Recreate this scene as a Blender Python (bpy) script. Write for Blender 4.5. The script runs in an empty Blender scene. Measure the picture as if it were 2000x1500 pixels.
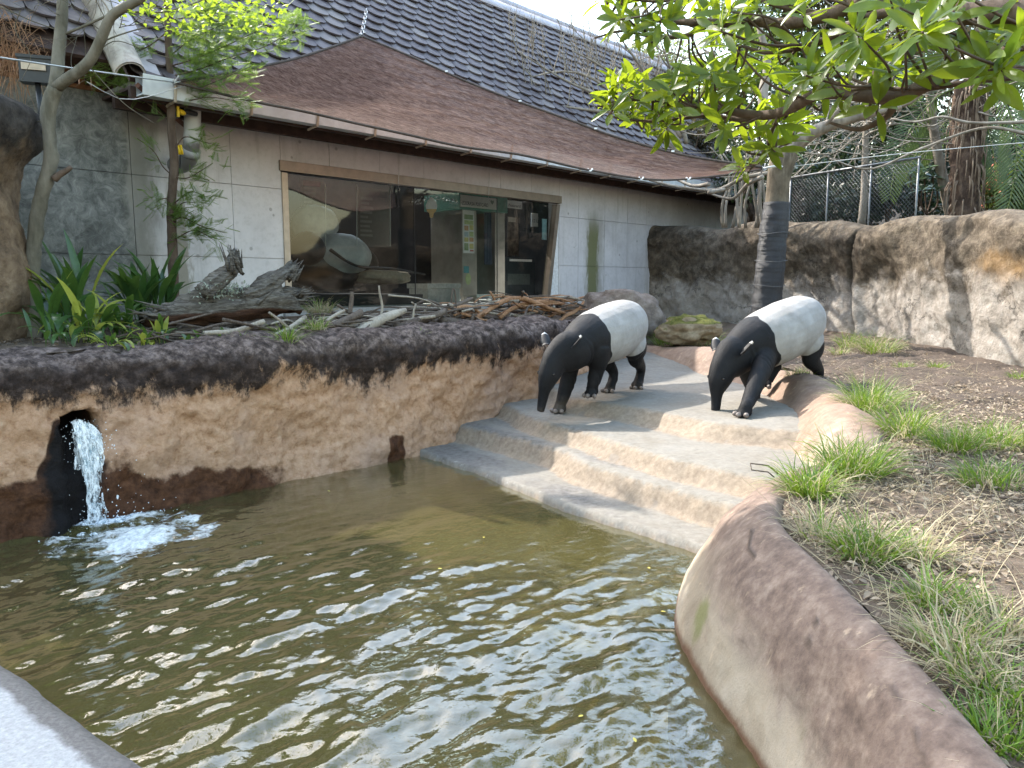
import bpy, math, random
import numpy as np
from mathutils import Vector, Matrix

# ---------------------------------------------------------------- camera, sky, sun, exposure
scene = bpy.context.scene
COL = scene.collection
PITCH = math.radians(7.55)
CAMZ = 1.8
cam = bpy.data.cameras.new('camera')
cam_o = bpy.data.objects.new('camera', cam)
COL.objects.link(cam_o)
cam_o.location = (0, 0, CAMZ)
cam_o.rotation_euler = (math.radians(90) - PITCH, 0, 0)
cam.sensor_width = 36.0
cam.lens = 27.0
cam.clip_start = 0.05
cam.clip_end = 2000
scene.camera = cam_o

SUN_H = np.array([0.713, -0.658])            # horizontal travel of light per metre of fall
SUN_EL = math.atan(1 / np.hypot(*SUN_H))
world = bpy.data.worlds.new('World')
scene.world = world
world.use_nodes = True
wn = world.node_tree
sky = wn.nodes.new('ShaderNodeTexSky')
sky.sky_type = 'NISHITA'
sky.sun_disc = False
sky.sun_elevation = SUN_EL
sky.sun_rotation = math.atan2(-SUN_H[0], -SUN_H[1])
sky.air_density = 1.9
sky.dust_density = 2.5
sky.ozone_density = 1.6
bg = wn.nodes['Background']
bg.inputs['Strength'].default_value = 0.15
wn.links.new(sky.outputs[0], bg.inputs[0])

sl = bpy.data.lights.new('sun', 'SUN')
sl.energy = 2.0
sl.angle = math.radians(0.53)
sl.color = (1.0, 0.955, 0.88)
so = bpy.data.objects.new('sun', sl)
COL.objects.link(so)
so.rotation_euler = Vector((SUN_H[0], SUN_H[1], -1)).to_track_quat('-Z', 'Y').to_euler()

scene.view_settings.view_transform = 'Standard'
scene.view_settings.look = 'None'
scene.view_settings.exposure = 2.4
scene.view_settings.gamma = 1
scene.view_settings.use_curve_mapping = False
scene.render.engine = 'CYCLES'
scene.cycles.max_bounces = 8
scene.cycles.transparent_max_bounces = 24
scene.cycles.caustics_reflective = False
scene.cycles.caustics_refractive = False
scene.cycles.use_denoising = True
scene.cycles.sample_clamp_indirect = 6

# ---------------------------------------------------------------- maths helpers
R = random.Random(7)
rng = np.random.default_rng(11)
CT, ST = math.cos(PITCH), math.sin(PITCH)
FPX = 1500.0
CAM = np.array([0, 0, CAMZ])


def ray(u, v):
    x = (u - 1000) / FPX
    y = (750 - v) / FPX
    return np.array([x, CT + y * ST, -ST + y * CT])


def onz(u, v, z):
    d = ray(u, v)
    return CAM + d * ((z - CAMZ) / d[2])


def at(u, v, Y):
    d = ray(u, v)
    return CAM + d * (Y / d[1])


def pix(P):
    P = np.atleast_2d(P) - CAM
    f = P[:, 1] * CT - P[:, 2] * ST
    up = P[:, 1] * ST + P[:, 2] * CT
    return np.stack([1000 + FPX * P[:, 0] / f, 750 - FPX * up / f, f], 1)


# facade frame: s runs along the facade, n comes out of it towards the pool
FA = math.radians(42.7)
U = np.array([math.sin(FA), math.cos(FA)])
NN = np.array([U[1], -U[0]])
B0 = np.array([-3.22, 11.0])


def B(s, n, z):
    q = B0 + s * U + n * NN
    return np.array([q[0], q[1], z])


def onB(u, v, n=0.0):
    d = ray(u, v)
    return CAM + d * ((n + B0 @ NN) / (d[:2] @ NN))


def sB(P):
    return float((np.asarray(P)[:2] - B0) @ U)


def nB(P):
    return float((np.asarray(P)[:2] - B0) @ NN)


def _h(x, y, z, seed):
    seed = int(seed)
    n = (x * 374761393 + y * 668265263 + z * 1274126177 + seed * 974634721) & 0xFFFFFFFF
    n = ((n ^ (n >> 13)) * 1274126177) & 0xFFFFFFFF
    n = ((n ^ (n >> 16)) * 2246822519) & 0xFFFFFFFF
    return ((n ^ (n >> 15)) & 0xFFFFFF) / float(0xFFFFFF) * 2 - 1


def vnoise(P, seed=0):
    I = np.floor(P).astype(np.int64)
    f = P - I
    f = f * f * f * (f * (f * 6 - 15) + 10)
    out = 0
    for dx in (0, 1):
        wx = f[:, 0] if dx else 1 - f[:, 0]
        for dy in (0, 1):
            wy = f[:, 1] if dy else 1 - f[:, 1]
            for dz in (0, 1):
                wz = f[:, 2] if dz else 1 - f[:, 2]
                out = out + wx * wy * wz * _h(I[:, 0] + dx, I[:, 1] + dy, I[:, 2] + dz, seed)
    return out


def fbm(P, scale=1.0, octv=4, seed=0, gain=0.5):
    P = np.asarray(P, float)
    if P.shape[1] == 2:
        P = np.column_stack([P, np.zeros(len(P))])
    a, s, o = 1.0, scale, 0
    for k in range(octv):
        o = o + a * vnoise(P * s + 17.3 * k, seed + k)
        a *= gain
        s *= 2.03
    return o


def sstep(a, b, x):
    t = np.clip((x - a) / (b - a), 0, 1)
    return t * t * (3 - 2 * t)


def spl(pts, n):
    """Catmull-Rom through pts, n samples"""
    P = np.asarray(pts, float)
    if len(P) == 2:
        t = np.linspace(0, 1, n)[:, None]
        return P[0] * (1 - t) + P[1] * t
    d = np.r_[0, np.cumsum(np.linalg.norm(np.diff(P[:, :min(3, P.shape[1])], axis=0), axis=1))]
    E = np.vstack([2 * P[0] - P[1], P, 2 * P[-1] - P[-2]])
    out = []
    for t in np.linspace(0, d[-1], n):
        i = min(np.searchsorted(d, t, side='right') - 1, len(P) - 2)
        w = (t - d[i]) / max(d[i + 1] - d[i], 1e-9)
        a, b, c, e = E[i], E[i + 1], E[i + 2], E[i + 3]
        out.append(0.5 * ((2 * b) + (c - a) * w + (2 * a - 5 * b + 4 * c - e) * w ** 2 + (3 * b - a - 3 * c + e) * w ** 3))
    return np.array(out)


def unit(v):
    v = np.asarray(v, float)
    return v / max(np.linalg.norm(v), 1e-12)


# ---------------------------------------------------------------- object helpers
WL = {}


def tag(o, label=None, cat=None, group=None, kind=None):
    if label: o['label'] = label
    if cat: o['category'] = cat
    if group: o['group'] = group
    if kind: o['kind'] = kind
    return o


def thing(name, loc, label, cat, group=None):
    o = bpy.data.objects.new(name, None)
    o.empty_display_size = 0.1
    COL.objects.link(o)
    o.location = tuple(float(x) for x in loc)
    WL[o.name] = np.array(o.location)
    return tag(o, label, cat, group)


def wl(o):
    return WL.get(o.name, np.zeros(3)) if o is not None else np.zeros(3)


def mesh(name, V, F, smooth=True, attrs=None, mats=None, mi=None):
    V = np.asarray(V, np.float32)
    me = bpy.data.meshes.new(name)
    if not isinstance(F, (list, tuple)):
        F = [F]
    loops, starts, pos = [], [], 0
    for f in F:
        f = np.asarray(f, np.int32)
        if f.size == 0: continue
        k = f.shape[1]
        loops.append(f.ravel())
        starts.append(pos + np.arange(len(f)) * k)
        pos += f.size
    loops = np.concatenate(loops)
    starts = np.concatenate(starts)
    me.vertices.add(len(V))
    me.vertices.foreach_set('co', V.ravel())
    me.loops.add(len(loops))
    me.loops.foreach_set('vertex_index', loops)
    me.polygons.add(len(starts))
    me.polygons.foreach_set('loop_start', starts.astype(np.int32))
    me.polygons.foreach_set('use_smooth', np.full(len(starts), bool(smooth)))
    for m in (mats or []):
        me.materials.append(m)
    if mi is not None:
        me.polygons.foreach_set('material_index', np.asarray(mi, np.int32))
    for k, a in (attrs or {}).items():
        at_ = me.attributes.new(k, 'FLOAT', 'POINT')
        at_.data.foreach_set('value', np.asarray(a, np.float32))
    me.update(calc_edges=True)
    return me


def mk(name, V, F, mat, parent=None, smooth=True, attrs=None, mi=None):
    """a mesh object; V is in world space"""
    w = wl(parent)
    mats = mat if isinstance(mat, (list, tuple)) else [mat]
    me = mesh(name, np.asarray(V, float) - w, F, smooth, attrs, mats, mi)
    o = bpy.data.objects.new(name, me)
    COL.objects.link(o)
    if parent is not None:
        o.parent = parent
    WL[o.name] = w
    return o


def inst(name, me, pos, X, Y, Z, parent=None, scale=1.0):
    """an object sharing mesh me, with axes X, Y, Z, at world pos"""
    o = bpy.data.objects.new(name, me)
    COL.objects.link(o)
    M = np.eye(4)
    M[:3, 0], M[:3, 1], M[:3, 2] = np.asarray(X) * scale, np.asarray(Y) * scale, np.asarray(Z) * scale
    M[:3, 3] = np.asarray(pos) - wl(parent)
    o.matrix_basis = Matrix(M.tolist())
    if parent is not None:
        o.parent = parent
    WL[o.name] = np.asarray(pos)
    return o


class G:
    """collects quads and triangles into one mesh"""

    def __init__(s):
        s.V, s.Q, s.T, s.n, s.a = [], [], [], 0, []
        s.mq, s.mt = [], []

    def add(s, V, Q=None, T=None, a=0.0, m=0):
        V = np.asarray(V, float)
        if Q is not None and len(Q):
            s.Q.append(np.asarray(Q) + s.n); s.mq += [m] * len(Q)
        if T is not None and len(T):
            s.T.append(np.asarray(T) + s.n); s.mt += [m] * len(T)
        s.V.append(V)
        s.a.append(np.full(len(V), a) if np.isscalar(a) else np.asarray(a))
        s.n += len(V)
        return s

    def box(s, c, h, ax=None, m=0, a=0.0):
        c = np.asarray(c, float)
        ax = np.eye(3) if ax is None else np.asarray(ax, float)
        P = np.array([[x, y, z] for x in (-1, 1) for y in (-1, 1) for z in (-1, 1)], float) * np.asarray(h)
        V = c + P @ ax
        return s.add(V, [[0, 1, 3, 2], [4, 6, 7, 5], [0, 4, 5, 1], [2, 3, 7, 6], [0, 2, 6, 4], [1, 5, 7, 3]], a=a, m=m)

    def tube(s, pts, r, k=8, wob=0.0, m=0, a=0.0, flat=1.0):
        V, Q, T = tube(pts, r, k, wob, flat)
        return s.add(V, Q, T, a=a, m=m)

    def mk(s, name, mat, parent=None, smooth=True):
        V = np.vstack(s.V)
        F, mi = [], []
        if s.Q: F.append(np.vstack(s.Q)); mi += s.mq
        if s.T: F.append(np.vstack(s.T)); mi += s.mt
        return mk(name, V, F, mat, parent, smooth, {'rnd': np.concatenate(s.a)}, mi)


def tube(pts, r, k=8, wob=0.0, flat=1.0):
    P = np.asarray(pts, float)
    n = len(P)
    r = np.full(n, float(r)) if np.isscalar(r) else np.asarray(r, float)
    if len(r) != n:
        r = np.interp(np.linspace(0, 1, n), np.linspace(0, 1, len(r)), r)
    T = np.gradient(P, axis=0)
    T /= np.maximum(np.linalg.norm(T, axis=1), 1e-9)[:, None]
    up = np.array([0, 0, 1.0]) if abs(T[0][2]) < 0.9 else np.array([1.0, 0, 0])
    X = unit(np.cross(T[0], up))
    V = []
    ang = np.arange(k) * 2 * math.pi / k
    for i in range(n):
        X = unit(X - T[i] * (X @ T[i]))
        Y = np.cross(T[i], X)
        rr = r[i] * (1 + wob * rng.uniform(-1, 1, k)) if wob else np.full(k, r[i])
        V.append(P[i] + np.outer(rr * np.cos(ang), X) + np.outer(rr * np.sin(ang) * flat, Y))
    V = np.vstack(V + [P[:1], P[-1:]])
    i = np.arange(n - 1)[:, None] * k
    j = np.arange(k)[None, :]
    j2 = (j + 1) % k
    Q = np.stack([i + j, i + j2, i + k + j2, i + k + j], -1).reshape(-1, 4)
    c0, c1 = n * k, n * k + 1
    jj = np.arange(k); jn = (jj + 1) % k
    T1 = np.stack([np.full(k, c0), jn, jj], 1)
    T2 = np.stack([np.full(k, c1), (n - 1) * k + jj, (n - 1) * k + jn], 1)
    return V, Q, np.vstack([T1, T2])


def gridq(nu, nv):
    i = np.arange(nu - 1)[:, None] * nv
    j = np.arange(nv - 1)[None, :]
    return np.stack([i + j, i + nv + j, i + nv + j + 1, i + j + 1], -1).reshape(-1, 4)


def frames(axis, nrm):
    """rows X (side), Y (axis), Z (normal)"""
    Y = axis / np.maximum(np.linalg.norm(axis, axis=1), 1e-9)[:, None]
    Z = nrm - Y * (nrm * Y).sum(1)[:, None]
    Z /= np.maximum(np.linalg.norm(Z, axis=1), 1e-9)[:, None]
    return np.cross(Y, Z), Y, Z


def scatter(tV, tF, pos, axis, nrm, scale, rnd=None):
    X, Y, Z = frames(np.asarray(axis, float), np.asarray(nrm, float))
    n, m = len(pos), len(tV)
    sc = np.asarray(scale, float).reshape(-1, 1, 1) if not np.isscalar(scale) else scale
    V = (X[:, None, :] * tV[None, :, 0:1] + Y[:, None, :] * tV[None, :, 1:2] + Z[:, None, :] * tV[None, :, 2:3]) * sc + np.asarray(pos)[:, None, :]
    F = (np.asarray(tF)[None] + (np.arange(n) * m)[:, None, None]).reshape(-1, np.asarray(tF).shape[1])
    a = np.repeat(rng.random(n) if rnd is None else rnd, m)
    return V.reshape(-1, 3), F, a


def leaf_t(w, fold=0.15, curl=0.12, ws=((0, .05), (.25, .8), (.55, 1), (.8, .7), (1, .03))):
    """leaf of length 1 along +y, half width w/2"""
    V, F = [], []
    for t, k in ws:
        z = -curl * t * t
        V += [(-w / 2 * k, t, z + fold * w * k), (0, t, z), (w / 2 * k, t, z + fold * w * k)]
    for i in range(len(ws) - 1):
        a = i * 3
        F += [(a, a + 1, a + 4, a + 3), (a + 1, a + 2, a + 5, a + 4)]
    return np.array(V, float), np.array(F)


DIAMOND = (np.array([(0, 0, 0), (.28, .5, .05), (0, 1, -.05), (-.28, .5, .05)], float), np.array([(0, 1, 2, 3)]))


def rdirs(n):
    v = rng.normal(size=(n, 3))
    return v / np.linalg.norm(v, axis=1)[:, None]


def inpoly(P, poly):
    x, y = P[:, 0], P[:, 1]
    c = np.zeros(len(P), bool)
    poly = np.asarray(poly)
    for i in range(len(poly)):
        x1, y1 = poly[i][:2]; x2, y2 = poly[i - 1][:2]
        with np.errstate(divide='ignore', invalid='ignore'):
            hit = ((y1 > y) != (y2 > y)) & (x < (x2 - x1) * (y - y1) / (y2 - y1 + 1e-12) + x1)
        c ^= hit
    return c


def blob(c, rad, seed, amp=0.18, sc=1.6, nu=40, nv=24, ax=None, attr=None):
    """an uneven closed rock-like body"""
    th = np.linspace(0, 2 * math.pi, nu, endpoint=False)
    ph = np.linspace(0.02, math.pi - 0.02, nv)
    D = np.array([[math.sin(p) * math.cos(t), math.sin(p) * math.sin(t), math.cos(p)] for p in ph for t in th])
    k = 1 + amp * fbm(D, sc, 5, seed)
    V = D * k[:, None] * np.asarray(rad)
    if ax is not None: V = V @ np.asarray(ax)
    V = V + np.asarray(c)
    i = np.arange(nv - 1)[:, None] * nu
    j = np.arange(nu)[None]
    Q = np.stack([i + j, i + (j + 1) % nu + 0 * i, i + nu + (j + 1) % nu, i + nu + j], -1).reshape(-1, 4)
    V = np.vstack([V, V[:nu].mean(0), V[-nu:].mean(0)])
    a, b = len(V) - 2, len(V) - 1
    T = [(a, (q + 1) % nu, q) for q in range(nu)] + [(b, (nv - 1) * nu + q, (nv - 1) * nu + (q + 1) % nu) for q in range(nu)]
    return V, Q[:, ::-1], np.array(T)


# ---------------------------------------------------------------- materials
class NT:
    def __init__(s, name):
        s.mat = bpy.data.materials.new(name)
        s.mat.use_nodes = True
        s.t = s.mat.node_tree
        s.bsdf = s.t.nodes['Principled BSDF']
        s.out = s.t.nodes['Material Output']
        s.geo = None

    def n(s, typ, ins=None, **props):
        nd = s.t.nodes.new('ShaderNode' + typ)
        for k, v in props.items(): setattr(nd, k, v)
        for k, v in (ins or {}).items(): s.set(nd.inputs[k], v)
        return nd

    def set(s, sock, v):
        if isinstance(v, bpy.types.NodeSocket): s.t.links.new(v, sock)
        elif isinstance(v, (tuple, list)) and sock.type == 'RGBA' and len(v) == 3: sock.default_value = (*v, 1)
        else: sock.default_value = v

    def pos(s):
        if s.geo is None: s.geo = s.n('NewGeometry')
        return s.geo.outputs['Position']

    def z(s):
        return s.n('SeparateXYZ', {0: s.pos()}).outputs[2]

    def attr(s, name):
        return s.n('Attribute', attribute_name=name).outputs['Fac']

    def noise(s, scale, detail=5, rough=.6, vec=None, dist=0.0):
        return s.n('TexNoise', {'Vector': vec or s.pos(), 'Scale': scale, 'Detail': detail, 'Roughness': rough, 'Distortion': dist}).outputs['Fac']

    def stretch(s, sx, sy, sz, vec=None):
        return s.n('Mapping', {'Vector': vec or s.pos(), 'Scale': (sx, sy, sz)}).outputs[0]

    def math(s, op, a, b=0.0, c=0.0):
        return s.n('Math', {0: a, 1: b, 2: c}, operation=op).outputs[0]

    def ramp(s, fac, stops, interp='LINEAR'):
        nd = s.n('ValToRGB', {0: fac})
        r = nd.color_ramp
        r.interpolation = interp
        while len(r.elements) < len(stops): r.elements.new(0.5)
        for e, (p, c) in zip(r.elements, stops):
            e.position = p
            e.color = (*c, 1) if len(c) == 3 else c
        return nd.outputs[0]

    def rng(s, x, lo, hi, a=0.0, b=1.0):
        return s.n('MapRange', {0: x, 1: lo, 2: hi, 3: a, 4: b}, interpolation_type='SMOOTHSTEP').outputs[0]

    def mask(s, x, lo, hi, nscale=6.0, namp=0.5, detail=6):
        """soft threshold of x, roughened with noise"""
        nz = s.noise(nscale, detail, .65)
        return s.rng(s.math('MULTIPLY_ADD', s.math('SUBTRACT', nz, 0.5), namp, x), lo, hi)

    def mix(s, fac, a, b, mode='MIX'):
        nd = s.n('Mix', data_type='RGBA', blend_type=mode)
        s.set(nd.inputs[0], fac); s.set(nd.inputs[6], a); s.set(nd.inputs[7], b)
        return nd.outputs[2]

    def bump(s, h, strength=.4, dist=.02, normal=None):
        nd = s.n('Bump', {'Height': h, 'Strength': strength, 'Distance': dist})
        if normal is not None: s.set(nd.inputs['Normal'], normal)
        return nd.outputs[0]

    def fin(s, color, rough=.8, normal=None, spec=.3, **kw):
        b = s.bsdf
        s.set(b.inputs['Base Color'], color)
        s.set(b.inputs['Roughness'], rough)
        s.set(b.inputs['Specular IOR Level'], spec)
        if normal is not None: s.set(b.inputs['Normal'], normal)
        for k, v in kw.items(): s.set(b.inputs[k.replace('_', ' ')], v)
        return s.mat


def plain(name, col, rough=.6, metal=0.0, spec=.4, var=.15, nscale=18.0, bump=.1):
    m = NT(name)
    nz = m.noise(nscale, 5)
    c = m.mix(m.rng(nz, .3, .7), tuple(x * (1 - var) for x in col), tuple(min(1, x * (1 + var)) for x in col))
    m.fin(c, rough, m.bump(m.noise(nscale * 4, 4), bump, .005), spec, Metallic=metal)
    return m.mat


def leafmat(name, dark, light, trans=.4, rough=.35, tcol=None, spec=.5):
    m = NT(name)
    r = m.math('FRACT', m.math('ADD', m.attr('rnd'), m.n('ObjectInfo').outputs['Random']))
    c = m.mix(r, dark, light)
    c = m.mix(m.rng(m.noise(30, 3), .35, .65, 0, .35), c, tuple(x * .6 for x in dark))
    m.fin(c, rough, None, spec)
    tr = m.n('BsdfTranslucent', {0: m.mix(.5, c, tcol or tuple(min(1, x * 2.2) for x in light))})
    ms = m.n('MixShader', {0: trans, 1: m.bsdf.outputs[0], 2: tr.outputs[0]})
    m.t.links.new(ms.outputs[0], m.out.inputs[0])
    return m.mat


def barkmat(name, a, b, sc=9.0, stretch=(1, 1, .25), bump=.6):
    m = NT(name)
    v = m.stretch(*stretch)
    nz = m.noise(sc, 6, .65, v)
    n2 = m.noise(3.5, 4, .6)
    c = m.ramp(nz, [(.28, tuple(x * .55 for x in a)), (.5, a), (.72, b)])
    c = m.mix(m.rng(n2, .4, .7, 0, .6), c, b)
    return m.fin(c, .85, m.bump(nz, bump, .02), .2)
# ================================================================ MATERIALS OF THE SETTING
def m_poolwall():
    m = NT('sandy_render')
    z = m.z()
    nz = m.noise(3.2, 7, .68)
    n2 = m.noise(16, 6, .7)
    sand = m.ramp(n2, [(.25, (.20, .098, .055)), (.42, (.40, .232, .138)), (.58, (.50, .31, .20)), (.8, (.58, .41, .29))])
    sand = m.mix(m.rng(m.noise(1.1, 4), .45, .7, 0, .55), sand, (.37, .255, .20))
    drip = m.math('ADD', m.math('MULTIPLY', m.noise(4.2, 9, .78, m.stretch(1.2, 1.2, .6)), .8), m.math('MULTIPLY', m.noise(1.1, 3, .5), .35))
    dk = m.rng(m.math('ADD', z, m.math('MULTIPLY', m.math('SUBTRACT', drip, .575), 1.25)), .84, 1.0)
    dark = m.ramp(m.noise(11, 7, .72), [(.3, (.012, .009, .008)), (.5, (.034, .023, .019)), (.66, (.085, .06, .05)), (.8, (.20, .145, .12))])
    c = m.mix(dk, sand, dark)
    top = m.rng(m.math('ADD', z, m.math('MULTIPLY', m.math('SUBTRACT', nz, .5), .25)), 1.10, 1.22, 0, .75)
    pink = m.ramp(m.noise(13, 7, .72), [(.36, (.024, .018, .016)), (.49, (.105, .077, .067)), (.62, (.27, .205, .18))])
    c = m.mix(top, c, pink)
    c = m.mix(m.mask(m.attr('brown'), .35, .62, 7, .75), c, m.ramp(n2, [(.3, (.03, .012, .006)), (.7, (.13, .056, .027))]))
    c = m.mix(m.mask(m.attr('wet'), .25, .5, 6, .3), c, m.ramp(n2, [(.35, (.022, .011, .007)), (.7, (.07, .034, .02))]))
    c = m.mix(m.mask(m.attr('wet'), .55, .9, 8, .7), c, (.010, .008, .008))
    hh = m.math('ADD', m.noise(9, 8, .7), m.math('MULTIPLY', m.noise(42, 5, .7), .45))
    wet = m.math('MAXIMUM', m.attr('wet'), m.attr('brown'))
    m.fin(c, m.rng(wet, .3, .8, .9, .62), m.bump(hh, .9, .04), .15)
    return m.mat


def m_bank():
    m = NT('moulded_bank')
    z = m.z()
    n1 = m.noise(2.2, 7, .62, None, .6)
    n2 = m.noise(12, 8, .7)
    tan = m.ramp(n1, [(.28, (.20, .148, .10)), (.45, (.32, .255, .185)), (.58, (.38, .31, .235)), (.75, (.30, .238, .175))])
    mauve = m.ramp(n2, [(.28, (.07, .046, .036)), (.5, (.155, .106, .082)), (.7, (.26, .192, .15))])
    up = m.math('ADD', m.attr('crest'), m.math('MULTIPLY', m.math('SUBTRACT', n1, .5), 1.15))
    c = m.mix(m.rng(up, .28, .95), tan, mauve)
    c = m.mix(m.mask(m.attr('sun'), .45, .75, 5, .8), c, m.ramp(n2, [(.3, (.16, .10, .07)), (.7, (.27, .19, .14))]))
    c = m.mix(m.rng(m.noise(4.5, 5, .6, m.stretch(3, 3, .5)), .62, .74, 0, .5), c, (.48, .36, .25))
    c = m.mix(m.math('MULTIPLY', m.mask(m.attr('algae'), .25, 1.0, 9, 1.0), .7), c, (.13, .135, .03))
    c = m.mix(m.rng(m.math('ADD', z, m.math('MULTIPLY', n2, .08)), .11, .05), c, (.13, .065, .035))
    c = m.mix(m.rng(m.noise(70, 3, .7), .62, .72, 0, .4), c, (.10, .065, .055))
    vein = m.attr('crack')
    c = m.mix(vein, c, (.05, .035, .028))
    m.fin(c, .72, m.bump(m.math('ADD', m.math('SUBTRACT', n1, m.math('MULTIPLY', vein, .4)), m.math('ADD', m.math('MULTIPLY', n2, .45), m.math('MULTIPLY', m.noise(90, 4, .75), .14))), .55, .03), .28)
    return m.mat


def m_steps():
    m = NT('worn_concrete')
    n1 = m.noise(3, 7, .65)
    n2 = m.noise(20, 8, .72)
    c = m.ramp(n2, [(.25, (.115, .098, .078)), (.45, (.165, .147, .122)), (.6, (.195, .177, .15)), (.78, (.25, .232, .205))])
    c = m.mix(m.rng(n1, .42, .7, 0, .5), c, (.215, .2, .177))
    c = m.mix(m.rng(m.noise(1.3, 8, .7, None, .6), .5, .66, 0, .6), c, (.15, .128, .10))
    c = m.mix(m.mask(m.attr('grime'), .38, .75, 4.5, .8), c, m.ramp(n2, [(.3, (.075, .066, .057)), (.6, (.16, .145, .13)), (.8, (.25, .23, .20))]))
    c = m.mix(m.math('MULTIPLY', m.mask(m.attr('riser'), .35, .8, 14, .9), .5), c, m.ramp(n2, [(.3, (.14, .085, .05)), (.65, (.32, .225, .14))]))
    c = m.mix(m.mask(m.attr('pale'), .5, .8, 16, .9), c, (.42, .40, .375))
    c = m.mix(m.mask(m.attr('deep'), .3, .8, 3, .5), c, m.ramp(n1, [(.3, (.16, .14, .065)), (.7, (.36, .315, .155))]))
    c = m.mix(m.rng(m.noise(5, 2, .4), .70, .74, 0, .5), c, (.16, .14, .12))
    h = m.math('ADD', m.noise(7, 6, .6), m.math('MULTIPLY', m.noise(60, 5, .7), .3))
    m.fin(c, .8, m.bump(h, .35, .02), .3)
    return m.mat


def m_backwall():
    m = NT('quarry_face')
    z = m.z()
    n1 = m.noise(1.8, 8, .7, None, .5)
    n2 = m.noise(7, 9, .72)
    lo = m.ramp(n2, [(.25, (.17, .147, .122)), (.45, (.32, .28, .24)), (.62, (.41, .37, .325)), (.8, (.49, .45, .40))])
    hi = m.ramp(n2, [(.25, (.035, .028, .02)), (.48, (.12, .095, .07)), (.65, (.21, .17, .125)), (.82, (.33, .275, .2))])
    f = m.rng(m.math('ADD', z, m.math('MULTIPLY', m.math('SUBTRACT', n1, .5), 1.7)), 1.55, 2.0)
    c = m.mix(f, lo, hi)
    c = m.mix(m.mask(m.attr('upper_dark'), .4, .7, 2.5, .8), c, m.ramp(n2, [(.3, (.018, .016, .014)), (.7, (.10, .085, .07))]))
    c = m.mix(m.math('MULTIPLY', m.mask(m.attr('ochre'), .2, 1.1, 4, 1.4), .6), c, (.30, .18, .075))
    c = m.mix(m.attr('crack'), c, (.02, .017, .014))
    vv = m.n('VectorMath', {0: m.pos(), 1: m.n('VectorMath', {0: m.n('TexNoise', {'Vector': m.pos(), 'Scale': 2.6, 'Detail': 8.0, 'Roughness': .65}).outputs['Color'], 'Scale': .9}, operation='SCALE').outputs[0]}, operation='ADD').outputs[0]
    ed = m.n('TexVoronoi', {'Vector': vv, 'Scale': 2.1}, feature='DISTANCE_TO_EDGE').outputs['Distance']
    ck = m.math('MULTIPLY', m.rng(ed, .0, .022, 1, 0), m.rng(m.noise(1.3, 4), .46, .58))
    c = m.mix(m.math('MULTIPLY', ck, .75), c, (.035, .028, .022))
    c = m.mix(m.rng(m.noise(34, 5, .8), .60, .70, 0, .65), c, (.05, .04, .03))
    h = m.math('ADD', m.math('SUBTRACT', m.noise(5, 9, .75), m.math('MULTIPLY', ck, .5)), m.math('MULTIPLY', m.noise(28, 6, .75), .6))
    m.fin(c, .95, m.bump(h, .8, .06), .15)
    return m.mat


def m_rock(name, a, b, c3, sc=6, bump=.7, moss=None):
    m = NT(name)
    n = m.noise(sc, 9, .72)
    c = m.ramp(n, [(.28, a), (.5, b), (.72, c3)])
    if moss:
        nz = m.n('SeparateXYZ', {0: m.n('NewGeometry').outputs['Normal']}).outputs[2]
        c = m.mix(m.mask(nz, moss[1], moss[1] + .25, 8, .9), c, m.ramp(m.noise(40, 5), [(.3, (.035, .04, .008)), (.7, (.13, .13, .03))]))
    h = m.math('ADD', m.noise(sc, 8, .72), m.math('MULTIPLY', m.noise(sc * 6, 5, .7), .4))
    return m.fin(c, .9, m.bump(h, bump, .04), .2)


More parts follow.
